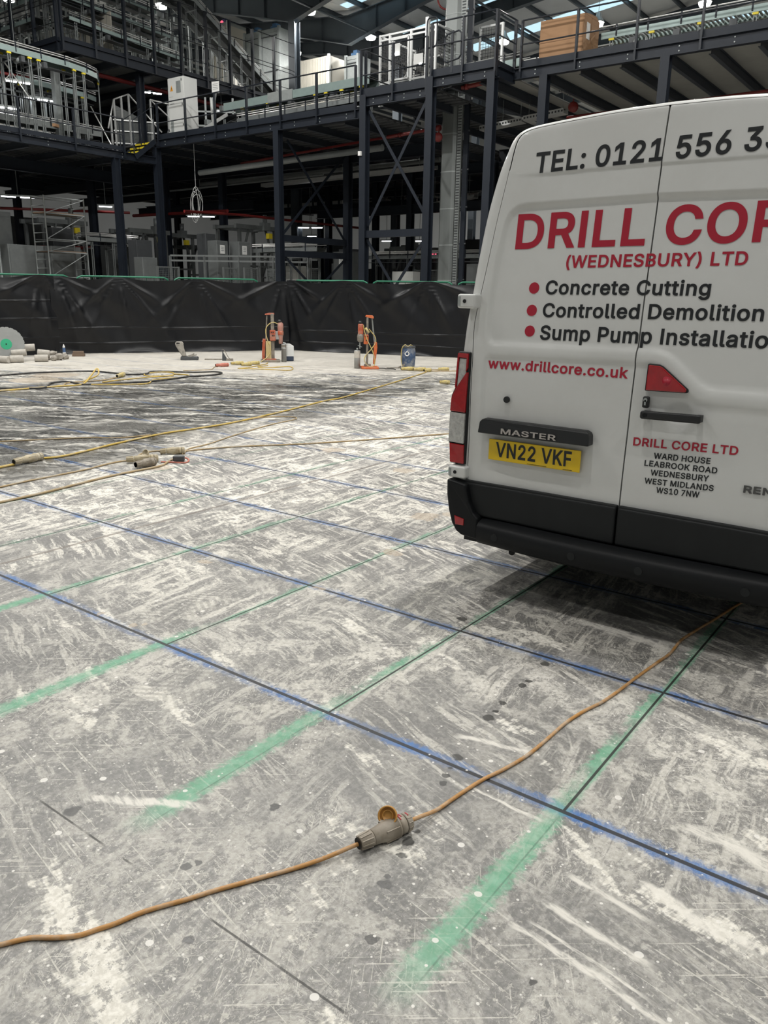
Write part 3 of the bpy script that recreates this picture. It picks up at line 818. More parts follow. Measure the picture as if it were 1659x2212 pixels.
VX = -1.30                       # the van's centre line
PZ = np.array([0.30, 0.425, .617, .9, 1.076, 1.244, 1.447, 1.617, 1.794, 2.044, 2.201, 2.439, 2.6])
PY = np.array([3.668, 3.668, 3.683, 3.689, 3.689, 3.70, 3.716, 3.730, 3.751, 3.778, 3.797, 3.836, 3.86])
def sst(t):
    t = np.clip(t, 0, 1); return t*t*(3-2*t)
def sdf(px, pz, poly):
    """signed distance, positive inside"""
    px = np.asarray(px, float); pz = np.asarray(pz, float)
    d = np.full(px.shape, 1e9); ins = np.zeros(px.shape, bool)
    n = len(poly)
    for i in range(n):
        ax, az = poly[i-1]; bx, bz = poly[i]
        ex, ez = bx-ax, bz-az
        t = np.clip(((px-ax)*ex+(pz-az)*ez)/(ex*ex+ez*ez), 0, 1)
        d = np.minimum(d, np.hypot(px-ax-t*ex, pz-az-t*ez))
        c = ((az > pz) != (bz > pz)) & (px < (bx-ax)*(pz-az)/((bz-az) if abs(bz-az) > 1e-9 else 1e-9)+ax)
        ins ^= c
    return np.where(ins, d, -d)
UP = [(-2.095, 1.775), (-2.112, 1.50), (-2.112, 1.402), (-2.095, 1.362), (-2.062, 1.345), (-1.663, 1.347), (-1.31, 1.352), (-1.206, 1.351), (-1.16, 1.338), (-1.129, 1.319), (-1.068, 1.27), (-1.007, 1.221), (-.97, 1.203), (-.934, 1.195), (-.704, 1.195), (-.53, 1.197), (-.495, 1.22), (-.488, 1.27), (-.488, 1.40), (-.488, 1.5), (-.505, 1.775), (-.537, 1.96), (-.56, 2.005), (-.60, 2.035), (-.65, 2.045), (-1.302, 2.057), (-1.95, 2.045), (-2.0, 2.035), (-2.04, 2.005), (-2.063, 1.96)]
LOW = [(-2.112, .4), (-2.112, 1.247), (-2.105, 1.283), (-2.075, 1.303), (-1.31, 1.317), (-1.22, 1.315), (-1.15, 1.29), (-1.10, 1.255), (-1.03, 1.19), (-.99, 1.165), (-.93, 1.155), (-.52, 1.155), (-.488, 1.12), (-.488, .4)]
def rear_y(x, z):
    x = np.asarray(x, float); z = np.asarray(z, float)
    y = np.interp(z, PZ, PY) + 0.35*np.maximum(0, np.abs(x-VX)-.80)**2
    y = y + 0.017*sst((sdf(x, z, UP)+.004)/.034)
    y = y + 0.011*sst((sdf(x, z, LOW)+.002)/.036)*sst((z-.75)/.35)
    cz = 2.168+.010*np.cos((x-VX)*1.6)
    y = y + 0.007*sst((cz-z)/.022+.5)*sst((.78-np.abs(x-VX))/.25)-.007*sst((z-2.05)/.03)*0
    r = np.hypot((x+1.072)/1.05, z-1.082)
    y = y + 0.017*sst((.072-r)/.05)
    return y
def front_of(x, z, e=0.002):
    return float(rear_y(np.array([x]), np.array([z]))[0])-e

HO = [(.985, .40), (.992, .6), (.99, .8), (.985, 1.0), (.970, 1.25), (.957, 1.448), (.938, 1.604), (.927, 1.756), (.903, 1.955), (.878, 2.091), (.847, 2.215), (.815, 2.30), (.79, 2.355), (.755, 2.388), (.70, 2.408), (.60, 2.421), (.446, 2.432), (.25, 2.444), (0, 2.449)]
HI = [(.867, .40), (.867, .6), (.867, .8), (.870, 1.0), (.876, 1.25), (.883, 1.448), (.86, 1.604), (.838, 1.756), (.81, 1.955), (.787, 2.091), (.767, 2.215), (.755, 2.30), (.742, 2.347), (.715, 2.376), (.66, 2.392), (.56, 2.402), (.43, 2.411), (.25, 2.421), (0, 2.426)]
def dense(pts, n=72):
    p = np.array(pts); s = np.linspace(0, len(p)-1, n)
    i = np.clip(s.astype(int), 0, len(p)-2); f = (s-i)[:, None]
    a = p[np.clip(i-1, 0, None)]; b = p[i]; c = p[i+1]; d = p[np.clip(i+2, None, len(p)-1)]
    return 0.5*((2*b)+(-a+c)*f+(2*a-5*b+4*c-d)*f*f+(-a+3*b-3*c+d)*f**3)
hi_, ho_ = dense(HI), dense(HO)
full = lambda h: np.concatenate([np.stack([VX-h[:, 0], h[:, 1]], 1), np.stack([VX+h[::-1, 0], h[::-1, 1]], 1)[1:]])
RI, RO = full(hi_), full(ho_)

van = thing('van', 'white panel van parked with its closed rear doors towards the viewer', 'van', (VX, 6.4, 0))
def vpart(name, g, m, **k):
    return obj(name, g, m, parent=van, **k)

# body: rounded rear frame, then sides and roof, cab and bonnet at the far end
rows = []
for a in np.linspace(0, math.pi/2, 7):
    p = RI+(RO-RI)*math.sin(a)
    rows.append(np.stack([p[:, 0], np.interp(p[:, 1], PZ, PY)+.004+.075*(1-math.cos(a)), p[:, 1]], 1))
def section(y):
    if y < 7.5: top = 9.0
    elif y < 8.55: top = 2.42-(y-7.5)/1.05*1.12
    else: top = 1.30-(y-8.55)*.32
    cab = max(0.0, (y-8.4)/.75)
    w = RO.copy()
    z = w[:, 1].copy()
    if top < 3:
        zz = np.minimum(z, top+(z-top)*0.03)
        z = np.where(z > top-.08, zz, z)
    x = VX+(w[:, 0]-VX)*(1-0.16*cab**1.6)
    return np.stack([x, np.full(len(x), y), z], 1)
for y in (4.2, 5.2, 6.2, 7.0, 7.45, 7.6, 7.8, 8.0, 8.2, 8.4, 8.55, 8.7, 8.9, 9.05, 9.13):
    rows.append(section(y))
g = G(); g.grid(np.array(rows)[:, ::-1])
o = len(g.v); last = rows[-1]
g.add([tuple(p) for p in last], [tuple(range(len(last)))])
vpart('body_shell', g, VANW)
g = G(); pr = RI; g.prism([(p[0]*.998+VX*.002, p[1]) for p in pr], lambda a, b: (a, float(np.interp(b, PZ, PY))+.045, b), lambda a, b: (a, float(np.interp(b, PZ, PY))+.07, b)); vpart('rear_opening_seal', g, SEAMB)
g = G(); g.box(VX-.9, 3.74, .25, VX+.9, 8.9, .42); vpart('underbody', g, SEAMB)
g = G(); g.box(VX-.5, 4.0, .21, VX+.35, 6.2, .40); vpart('spare_wheel_carrier', g, SEAMB, bevel=.05)
# wheels
for wx, wy in ((VX-.905, 4.85), (VX+.905, 4.85), (VX-.905, 8.28), (VX+.905, 8.28)):
    s = 1 if wx > VX else -1
    g = G(); g.lathe([(.20, -.1), (.31, -.11), (.34, -.08), (.34, .08), (.31, .11), (.20, .1)], (wx, wy, .34), (s, 0, 0), 28); w = vpart('wheel', g, TYRE)
    g = G(); g.lathe([(.205, .06), (.19, .09), (.09, .07), (.06, .1), (.0, .1)], (wx, wy, .34), (s, 0, 0), 24); obj('rim', g, ALU, w)
for s in (-1, 1):
    g = G()
    for wy in (4.85, 8.28):
        g.lathe([(.42, -.03), (.42, .004)], (VX+s*.99, wy, .36), (s, 0, 0), 28)
    vpart('wheel_arch', g, SEAMB)
    g = G(); g.box(VX+s*.98, 5.35, .62, VX+s*1.005, 7.8, .74); vpart('side_moulding', g, VANBLK, bevel=.01)
    g = G(); g.add([(VX+s*.962, 7.62, 1.36), (VX+s*.93, 8.3, 1.36), (VX+s*.905, 7.95, 1.95), (VX+s*.905, 7.62, 1.98)], [(0, 1, 2, 3)]); vpart('side_window', g, GLASS)
    g = G(); g.obox((VX+s*1.10, 8.15, 1.45), (.20, .1, .38)); vpart('door_mirror', g, VANBLK, bevel=.03)
g = G(); g.add([(VX-.80, 8.50, 1.385), (VX+.80, 8.50, 1.385), (VX+.72, 7.60, 2.335), (VX-.72, 7.60, 2.335)], [(0, 1, 2, 3)]); vpart('windscreen', g, GLASS)
g = G(); g.box(VX-.8, 9.08, .35, VX+.8, 9.2, .72); vpart('front_bumper', g, VANBLK, bevel=.05)

# rear doors with pressed panels
HD = np.concatenate([dense(HI[1:], 260)])
def door(sign):
    """rows run from the seam to the outer edge, which follows the opening up the side and round over the top"""
    path = HD[HD[:, 1] >= .612]
    path = np.concatenate([[[.867, .612]], path])
    path = path[path[:, 0] > .004]
    cx, cz = .40, 1.55
    dv = np.stack([path[:, 0]-cx, path[:, 1]-cz], 1); dv /= np.linalg.norm(dv, axis=1)[:, None]
    op = path.copy(); op[:, 0] -= .0045; op[1:, 1] -= np.clip((op[1:, 1]-2.2)/.2, 0, 1)*.0015
    nv = len(op); nu = 150
    f = np.clip((op[:, 1]-2.05)/.35, 0, 1)
    s = np.cumsum(np.concatenate([[0], np.hypot(*(op[1:]-op[:-1]).T)])); s /= s[-1]
    zs = np.minimum(op[:, 1], 2.05)
    m0 = np.argmax(op[:, 1] > 2.05)
    zs[m0:] = 2.05+(2.418-2.05)*(np.linspace(0, 1, nv-m0))
    u = np.linspace(0, 1, nu)[:, None]
    x = VX+sign*(op[None, :, 0]*(1-u)+.0035*u)
    z = op[None, :, 1]*(1-u)+zs[None, :]*u
    y = rear_y(x, z)
    zt = np.interp(np.abs(x-VX), op[::-1, 0], np.maximum.accumulate(op[:, 1])[::-1])
    e = 1-np.clip((zt-z)/.028, 0, 1)
    y = y + .006*(1-np.sqrt(1-e*e*.99))*(z > 2.2)
    P = np.stack([x, y, z], 2)
    g = G(); g.grid(P if sign > 0 else P[::-1])
    for e_ in (P[0], P[-1], P[:, 0]):
        g.grid(np.stack([e_, e_+np.array((0, .03, 0))]))
    return g
ld_ = vpart('rear_door', door(-1), VANW, label='left rear door with number plate')
rd_ = vpart('rear_door', door(1), VANW, label='right rear door with black handle')

# cladding under the doors
def rounded(pts, f0, f1):
    g = G(); g.prism(pts, f0, f1); return g
CL = [(-2.168, .608), (-2.160, .56), (-2.148, .52), (-2.128, .482), (-2.10, .452), (-2.06, .428), (-1.304, .420), (-1.304, .612)]
for sg in (-1, 1):
    pts = CL if sg < 0 else [(2*VX-a, b) for a, b in CL][::-1]
    g = G(); g.prism(pts, lambda a, b: (a, 3.655, b), lambda a, b: (a, 3.70, b)); c = vpart('door_cladding', g, VANCLAD, bevel=.012, seg=3)
    g = G(); a0, a1 = (-2.168, -1.304) if sg < 0 else (-1.296, -.432)
    g.box(a0, 3.662, .604, a1, 3.70, .618); obj('cladding_lip', g, VANCLAD, c, bevel=.004)

# bumper
B = 0.982
def pj(x, z): return (x*B, 1.61-(1.61-z)*B)
corner = [pj(*p) for p in [(-2.303, .60), (-2.300, .51), (-2.283, .42), (-2.258, .35), (-2.225, .308), (-2.19, .290), (-2.084, .281), (-2.084, .403), (-2.115, .43), (-2.145, .48), (-2.163, .54), (-2.172, .585)]]
for sg in (-1, 1):
    pts = corner if sg < 0 else [(2*VX-a, b) for a, b in corner][::-1]
    g = G(); g.prism(pts, lambda a, b: (a, 3.615+.18*max(0, abs(a-VX)-.86)**1.2, b), lambda a, b: (a, 3.95, b)); c = vpart('bumper_corner', g, VANBLK, bevel=.014, seg=3)
    rr = [pj(*p) for p in [(-2.236, .398), (-2.171, .387), (-2.172, .349), (-2.228, .346)]]
    rr = rr if sg < 0 else [(2*VX-a, b) for a, b in rr][::-1]
    g = G(); g.prism(rr[::-1], lambda a, b: (a, 3.612+.18*max(0, abs(a-VX)-.86)**1.2, b), lambda a, b: (a, 3.66, b)); obj('reflector', g, REDL, c, bevel=.003)
prof = [(3.70, .418), (3.655, .412), (3.645, .422), (3.628, .424), (3.600, .415), (3.575, .408), (3.556, .392), (3.550, .36), (3.556, .315), (3.575, .292), (3.62, .283), (3.70, .283)]
ux0, ux1 = -2.042, 2*VX+2.042
nx = 21
P = np.zeros((nx, len(prof), 3))
for i in range(nx):
    x = ux0+(ux1-ux0)*i/(nx-1); sg = 0.045*(abs(x-VX)/.75)**2.2
    for j, (yy, zz) in enumerate(prof): P[i, j] = (x, yy+sg, zz)
g = G(); g.grid(P, True)
g.add([tuple(p) for p in P[0]], [tuple(range(len(prof)))[::-1]]); g.add([tuple(p) for p in P[-1]], [tuple(range(len(prof)))])
st = vpart('bumper_step', g, VANBLK)
g = G()
for x in (-1.92, -1.47, -1.13, -.66):
    g.lathe([(.020, 0), (.020, .006)], (x, 3.553+.045*(abs(x-VX)/.75)**2.2, .352), (0, -1, 0), 16)
obj('sensor_caps', g, VANCLAD, st)
g = G(); g.bar((-1.86, 3.72, .30), (-1.86, 3.72, .26), .03); g.cyl((-1.88, 3.72, .265), (-1.85, 3.66, .265), .018, n=10); vpart('towing_eye', g, SEAMB)

# tail light (left), mirrored on the right
def tail(sg):
    m = lambda a: a if sg < 0 else 2*VX-a
    def pr(pts, y0, y1, mt, nm, par, bev=.006):
        q = [(m(a), b) for a, b in pts]
        if sg > 0: q = q[::-1]
        g = G(); g.prism(q[::-1], lambda a, b: (a, float(np.interp(b, PZ, PY))+y0+1.1*max(0, abs(a-VX)-.925)**1.6, b), lambda a, b: (a, float(np.interp(b, PZ, PY))+y1, b))
        return obj(nm, g, mt, par, bevel=bev)
    base = pr([(-2.262, 1.305), (-2.266, 1.115), (-2.290, 1.07), (-2.297, .81), (-2.288, .795), (-2.276, .697), (-2.178, .697), (-2.176, 1.03), (-2.183, 1.305)], -.012, .12, SEAMB, 'tail_light', van)
    base['label'] = 'red and clear tail light'
    pr([(-2.258, 1.285), (-2.262, 1.115), (-2.252, 1.112), (-2.247, 1.275), (-2.198, 1.275), (-2.197, 1.205), (-2.188, 1.222), (-2.190, 1.298), (-2.256, 1.298)], -.022, .05, REDL, 'lens_surround', base, .002)
    pr([(-2.246, 1.272), (-2.250, 1.115), (-2.199, 1.19), (-2.200, 1.272)], -.017, .05, CLEARL, 'reversing_lens', base, .003)
    pr([(-2.256, 1.108), (-2.282, 1.06), (-2.289, .985), (-2.186, .985), (-2.184, 1.20), (-2.192, 1.20)], -.024, .05, REDL, 'stop_lens', base, .004)
    pr([(-2.289, .980), (-2.292, .815), (-2.186, .815), (-2.186, .980)], -.024, .05, CLEARL, 'indicator_lens', base, .004)
    pr([(-2.284, .808), (-2.274, .703), (-2.182, .703), (-2.185, .808)], -.022, .05, REDL, 'fog_lens', base, .004)
tail(-1); tail(1)

# hinges
for sg in (-1, 1):
    m = lambda a: a if sg < 0 else 2*VX-a
    for z0, z1, yy in ((1.531, 1.604, 3.70), (.626, .692, 3.672)):
        g = G(); g.box(m(-2.262), yy-.035, z0, m(-2.152), yy+.06, z1); h = vpart('door_hinge', g, VANW, bevel=.012, seg=3)
        g = G(); g.cyl((m(-2.215), yy-.03, (z0+z1)/2), (m(-2.215), yy-.038, (z0+z1)/2), .010, n=14); obj('hinge_bolt', g, SEAMB, h)
        g = G(); g.box(m(-2.256), yy-.037, z0+.012, m(-2.240), yy-.03, z1-.012); obj('hinge_pin_slot', g, SEAMB if False else GALV, h)

# plate, plate lamp strip, badges, handle, lock, blanking plug, stop lamp
g = G(); g.box(-2.030, 3.668, .752, -1.510, 3.674, .864)
pl = vpart('number_plate', g, PLATEY, bevel=.008)
sp = [(-2.086, .893), (-2.082, .950), (-2.074, .963), (-2.058, .970), (-1.492, .967), (-1.474, .958), (-1.467, .945), (-1.464, .895)]
g = G(); g.prism(sp[::-1], lambda a, b: (a, 3.655-.018*sst(np.array((.965-b)/.03)).item(), b), lambda a, b: (a, 3.70, b)); strip = vpart('plate_lamp_strip', g, BLACKP, bevel=.006, seg=3)
g = G(); g.cyl((-1.951, 3.70, 1.075), (-1.951, 3.684, 1.075), .017, n=20); vpart('blanking_plug', g, BLACKP, bevel=.003)
g = G(); g.prism([(-1.236, 1.104), (-1.205, 1.104), (-1.205, 1.158), (-1.236, 1.158)], lambda a, b: (a, 3.676, b), lambda a, b: (a, 3.70, b)); lk = vpart('door_lock', g, BLACKP, bevel=.008, seg=3)
g = G(); g.cyl((-1.2205, 3.678, 1.142), (-1.2205, 3.672, 1.142), .009, n=14); g.box(-1.2245, 3.672, 1.118, -1.2165, 3.678, 1.142); obj('key_cylinder', g, GALV, lk)
g = G(); g.prism([(-1.232, 1.056), (-.957, 1.060), (-.957, 1.100), (-1.232, 1.094)], lambda a, b: (a, 3.645, b), lambda a, b: (a, 3.672, b)); hd = vpart('door_handle', g, BLACKP, bevel=.011, seg=3)
g = G(); g.box(-1.228, 3.66, 1.060, -1.19, 3.71, 1.09); obj('handle_mount', g, BLACKP, hd)
g = G(); g.box(-.985, 3.66, 1.064, -.962, 3.71, 1.094); obj('handle_mount', g, BLACKP, hd)
g = G(); g.cyl((-1.207, 3.646, 1.076), (-1.207, 3.642, 1.076), .010, n=14); obj('handle_button', g, VANBLK, hd)
tri = [(-1.236, 1.182), (-1.043, 1.186), (-1.037, 1.194), (-1.041, 1.204), (-1.165, 1.298), (-1.182, 1.305), (-1.236, 1.306)]
def ybk(b): return float(np.interp(b, PZ, PY))
g = G(); g.prism(tri[::-1], lambda a, b: (a, ybk(b)-.004, b), lambda a, b: (a, ybk(b)+.03, b)); tl = vpart('high_stop_lamp', g, SEAMB, bevel=.006)
c0 = (sum(p[0] for p in tri)/len(tri)-.01, sum(p[1] for p in tri)/len(tri)-.006)
g = G(); g.prism([(c0[0]+(a-c0[0])*.93, c0[1]+(b-c0[1])*.93) for a, b in tri][::-1], lambda a, b: (a, ybk(b)-.012, b), lambda a, b: (a, ybk(b)+.0, b)); obj('stop_lamp_lens', g, REDL, tl, bevel=.005)
g = G(); g.lathe([(.026, 0), (.03, .003), (.012, .006), (.010, .009), (0, .009)], (-1.137, 3.692, 1.226), (0, -1, 0), 20); obj('lamp_bulb_ring', g, VINR, tl)

# ------------------------------------------------------------------ lettering
GLYPH = {'(': (300, [[[69,207,72,154,79,102,92,50,110,-4,132,-55,165,-116,267,-116,236,-49,220,-12,207,23,196,56,187,88,180,119,175,148,172,178,171,207,172,240,176,274,181,310,188,346,198,384,210,422,223,459,238,495,267,559,165,559,143,519,127,485,113,448,101,409,90,369,81,328,75,286,70,246]]]),
')': (300, [[[6,-116,109,-116,141,-56,163,-5,180,47,191,87,198,127,203,167,204,207,203,246,199,286,193,327,184,368,173,409,161,448,146,485,131,518,109,559,5,559,36,495,50,459,63,422,75,384,85,346,92,310,97,274,101,240,102,207,101,178,98,149,93,120,87,89,78,58,67,25,53,-10,37,-48]]]),
'.': (214, [[[95,-24,112,-22,128,-16,142,-5,153,8,159,24,161,41,159,58,153,74,142,87,129,98,113,105,95,107,78,105,62,98,49,87,38,74,32,58,30,41,32,24,38,8,49,-5,63,-16,78,-22]]]),
'0': (479, [[[227,-27,257,-25,285,-18,312,-7,335,8,357,28,375,50,390,77,403,106,413,139,420,175,424,213,425,254,424,295,420,333,413,369,403,402,390,431,375,458,357,481,335,500,311,516,285,527,257,534,227,536,197,534,168,527,142,516,118,500,97,481,79,458,63,432,50,402,40,369,33,333,29,295,28,254,29,213,33,175,40,139,50,106,63,77,78,50,96,28,118,8,142,-7,168,-18,197,-25], [242,71,254,75,266,81,276,89,290,104,301,124,311,150,318,180,322,215,324,254,322,293,318,328,311,359,301,384,290,405,276,420,266,429,254,435,241,439,227,440,213,439,199,435,187,429,177,420,163,405,152,384,142,359,135,328,131,293,129,254,131,215,135,180,142,150,152,124,163,104,177,89,187,81,199,75,212,71,227,70]]]),
'1': (479, [[[56,-20,411,-20,411,75,56,75]], [[296,529,191,529,66,437,66,319,216,428,192,428,192,-20,296,-20]]]),
'2': (479, [[[44,-20,409,-20,409,77,173,77,173,52,282,166,309,196,332,223,352,247,368,269,380,290,390,311,396,331,400,351,401,372,398,402,391,430,378,455,361,479,340,498,315,515,287,526,257,534,225,536,192,534,162,526,133,514,108,497,87,477,69,452,58,432,51,409,47,386,45,342,146,342,148,378,151,392,157,403,164,414,172,423,182,430,194,435,208,439,224,440,239,439,252,436,264,431,275,425,284,417,291,408,296,398,299,386,300,371,299,359,297,347,293,335,286,323,277,309,267,295,219,243,44,55]]]),
'3': (479, [[[218,-27,254,-25,287,-18,318,-6,345,11,368,31,387,55,398,75,406,97,411,120,413,145,412,168,407,191,399,212,388,233,374,252,357,268,338,282,316,294,292,303,266,308,239,310,191,308,191,225,392,453,392,529,50,529,50,432,268,432,268,456,137,307,137,228,200,228,227,226,249,222,266,216,279,207,290,197,299,186,304,173,308,160,309,145,308,129,304,115,298,104,290,94,280,86,267,79,252,74,236,71,219,70,202,71,186,74,172,78,160,83,150,91,142,99,136,109,132,121,125,152,21,152,27,107,33,85,42,64,54,45,74,23,98,6,125,-8,154,-19,185,-25]]]),
'5': (479, [[[221,-27,247,-25,273,-21,296,-13,319,-2,345,16,368,39,386,66,397,88,405,112,410,137,411,163,410,189,405,214,398,238,387,261,374,281,360,299,343,315,323,329,302,339,279,347,255,352,229,354,209,353,190,349,171,344,153,336,137,327,129,321,156,321,169,432,386,432,386,529,78,529,45,235,134,225,150,238,161,244,174,249,189,253,203,256,218,257,235,256,250,251,265,245,277,236,287,224,296,211,303,197,307,180,308,162,307,145,303,128,296,113,288,101,278,90,266,81,253,75,238,71,221,70,207,71,194,74,182,78,171,84,162,92,154,101,148,110,144,121,138,150,37,150,44,100,53,74,66,49,84,27,106,8,131,-7,159,-18,189,-25]]]),
'6': (479, [[[226,-27,260,-24,291,-17,320,-3,346,15,368,37,385,63,399,92,406,123,409,157,407,190,399,221,388,250,371,274,350,295,326,313,298,325,268,332,235,334,219,333,203,330,188,326,175,319,163,312,151,303,142,292,134,282,110,241,162,241,360,529,241,529,120,351,96,312,76,277,61,246,52,218,46,189,44,162,46,127,54,95,66,64,84,38,106,16,132,-2,154,-13,177,-21,201,-26], [242,69,256,73,268,80,280,88,289,98,296,110,302,125,306,140,307,157,306,174,302,190,296,204,289,216,280,226,269,234,256,240,242,244,226,245,211,244,197,240,184,235,173,227,164,216,156,204,150,191,146,175,145,158,146,141,150,125,156,111,164,99,173,88,185,80,197,73,211,69,226,68]]]),
'7': (479, [[[65,-20,177,-20,411,444,411,529,42,529,42,432,303,432,303,453]]]),
':': (214, [[[95,-24,112,-22,128,-16,142,-5,153,8,159,24,161,41,159,58,153,74,142,87,129,98,113,105,95,107,78,105,62,98,49,87,38,74,32,58,30,41,32,24,38,8,49,-5,63,-16,78,-22]], [[95,251,112,253,128,259,142,270,153,284,159,299,161,316,159,333,153,349,142,364,128,374,112,380,95,382,78,380,63,374,49,363,38,349,32,333,30,316,32,299,38,284,49,270,63,259,78,253]]]),
'A': (506, [[[-13,-20,99,-20,210,296,232,365,272,498,205,498,245,366,268,296,381,-20,492,-20,290,529,187,529]], [[90,122,390,122,390,219,90,219]]]),
'B': (483, [[[40,-20,248,-20,287,-18,322,-11,352,0,373,11,391,24,405,39,417,57,429,81,436,108,438,136,436,164,430,190,420,213,407,232,391,249,374,262,355,272,336,279,335,279,335,252,337,253,353,260,367,270,382,281,394,295,405,311,412,330,417,351,418,374,416,402,409,428,398,452,382,474,362,493,338,509,309,520,277,527,242,529,40,529], [244,77,270,78,290,82,306,88,317,95,325,104,330,114,334,124,335,137,334,150,331,162,325,174,317,184,308,193,296,200,283,206,267,210,247,211,145,211,145,77], [237,305,253,306,267,309,279,314,290,320,299,328,306,337,312,347,315,359,316,372,315,385,312,396,306,406,299,414,289,421,277,427,260,431,239,432,145,432,145,305]]]),
'C': (537, [[[267,-27,295,-26,322,-21,347,-14,371,-5,394,7,414,22,434,39,451,59,465,81,477,104,487,130,498,180,393,180,384,150,379,137,372,125,365,115,356,106,345,97,334,90,323,84,309,79,296,76,282,74,267,73,247,74,229,78,211,84,195,93,180,104,166,118,154,135,143,154,135,175,128,199,124,225,123,254,124,283,128,310,135,334,143,356,153,374,166,390,179,404,195,415,211,424,228,431,247,435,267,436,282,435,296,433,309,430,323,425,334,419,345,412,356,403,365,394,372,384,379,372,384,359,393,328,498,328,486,379,477,405,465,428,451,450,433,470,415,487,394,502,371,514,346,523,321,530,295,535,267,536,232,534,199,527,168,516,139,501,113,481,89,458,69,432,52,402,38,369,28,333,22,295,20,254,22,213,28,175,38,139,52,106,69,76,89,50,113,27,139,8,168,-7,199,-18,232,-25]]]),
'D': (529, [[[220,-20,259,-18,295,-12,329,-1,361,14,389,32,413,55,434,81,451,110,464,142,474,177,480,215,482,255,480,295,474,333,464,368,451,400,434,429,414,455,390,477,363,495,332,510,299,521,263,527,226,529,73,529,73,432,220,432,247,431,270,427,291,420,310,411,326,399,339,386,351,371,361,353,371,324,377,292,379,255,377,218,371,186,361,157,351,139,339,123,325,110,308,98,289,89,267,83,242,78,214,77,76,77,76,-20]], [[145,529,40,529,40,-20,145,-20]]]),
'E': (445, [[[40,-20,395,-20,395,77,145,77,145,209,375,209,375,306,145,306,145,432,392,432,392,529,40,529]]]),
'F': (436, [[[40,-20,145,-20,145,201,366,201,366,298,145,298,145,432,389,432,389,529,40,529]]]),
'H': (543, [[[40,-20,145,-20,145,212,372,212,372,-20,477,-20,477,529,372,529,372,309,145,309,145,529,40,529]]]),
'I': (211, [[[40,-20,145,-20,145,529,40,529]]]),
'K': (493, [[[84,95,237,256,240,256,494,529,355,529,159,316,123,274,84,223]], [[40,-20,145,-20,145,193,144,225,145,529,40,529]], [[362,-20,488,-20,229,342,163,260]]]),
'L': (419, [[[40,-20,381,-20,381,77,145,77,145,529,40,529]]]),
'M': (655, [[[40,-20,142,-20,142,328,139,477,84,477,140,314,151,284,272,-20,356,-20,475,284,501,356,517,403,540,477,487,477,484,327,484,-20,588,-20,588,529,462,529,333,194,323,164,280,29,349,29,318,129,306,166,296,194,166,529,40,529]]]),
'N': (550, [[[40,-20,145,-20,145,291,138,478,77,467,131,371,160,321,185,279,376,-20,483,-20,483,529,379,529,379,157,381,107,387,32,445,38,406,116,380,161,147,529,40,529]]]),
'O': (560, [[[267,-27,302,-25,335,-18,366,-7,395,8,421,27,444,50,464,76,482,106,496,139,505,175,511,213,513,254,511,295,505,333,496,369,482,402,464,432,444,458,421,481,395,501,366,516,335,527,302,534,267,536,232,534,199,527,168,516,139,501,113,481,90,458,70,432,52,402,38,369,28,333,22,295,20,254,22,213,28,175,38,139,52,106,70,76,90,50,113,27,139,8,168,-7,199,-18,232,-25], [286,74,305,78,322,84,338,93,354,104,367,118,380,134,390,153,399,174,405,198,409,225,410,254,409,284,405,311,399,335,390,356,380,375,368,391,354,405,338,416,322,425,305,431,286,435,267,436,247,435,229,431,211,425,195,416,180,405,166,391,154,374,143,355,135,334,128,310,124,283,123,254,124,225,128,198,135,174,143,153,154,134,166,118,179,104,195,93,211,84,229,78,247,74,267,73]]]),
'P': (471, [[[40,-20,145,-20,145,432,231,432,255,431,273,427,287,421,299,413,308,404,315,393,320,380,323,365,324,348,323,331,320,316,315,303,308,291,299,281,287,274,273,268,255,263,232,262,89,262,89,166,235,166,265,167,293,172,319,179,342,190,369,208,390,230,408,256,419,285,427,315,429,348,427,380,419,410,408,439,395,459,380,477,362,492,342,505,319,515,293,523,265,528,235,529,40,529]]]),
'R': (475, [[[40,-20,145,-20,145,432,232,432,255,431,274,427,289,422,300,415,309,406,316,396,321,383,324,369,325,352,324,336,321,321,316,310,310,300,301,292,289,285,274,280,256,276,233,275,76,275,76,178,237,178,275,180,310,187,342,199,363,211,381,226,396,243,408,262,420,289,427,320,429,352,427,384,420,415,408,442,396,462,381,479,363,494,342,507,311,519,275,527,237,529,40,529]], [[341,-20,462,-20,315,249,197,249]]]),
'S': (473, [[[224,-29,264,-27,300,-19,331,-7,353,5,373,18,389,35,403,53,414,73,422,94,427,116,428,139,426,164,422,186,413,208,400,226,386,241,371,254,354,265,337,274,319,283,270,298,218,312,177,326,165,332,155,339,146,348,140,355,136,364,135,376,136,387,140,397,145,406,153,415,163,423,175,430,190,435,206,438,225,439,244,438,262,434,277,428,291,420,302,411,309,401,314,390,320,358,424,358,417,408,408,435,393,461,374,482,351,501,324,516,294,527,262,534,227,536,192,534,160,527,130,516,102,501,78,482,59,460,47,440,39,419,34,396,32,372,34,345,42,319,54,295,72,274,94,257,119,243,147,230,178,220,239,203,288,187,299,180,309,173,317,166,322,159,325,150,326,139,324,126,320,115,313,104,304,94,292,86,278,79,262,73,244,70,224,69,206,70,189,73,173,78,159,84,148,92,138,101,131,111,127,124,121,157,15,157,23,104,33,75,47,49,62,31,79,15,98,2,120,-9,152,-20,186,-27]]]),
'T': (475, [[[12,432,173,432,173,-20,277,-20,277,432,437,432,437,529,12,529]]]),
'U': (544, [[[259,-28,290,-26,320,-22,347,-14,372,-3,396,12,417,29,435,48,450,70,462,93,470,118,475,145,477,172,477,529,373,529,373,179,371,158,367,139,359,123,349,108,337,96,321,86,304,78,283,74,259,72,235,74,214,78,197,86,181,96,169,108,158,123,151,140,146,158,144,179,144,529,40,529,40,172,42,145,47,118,56,93,68,70,83,48,100,29,121,12,145,-3,171,-14,198,-22,228,-26]]]),
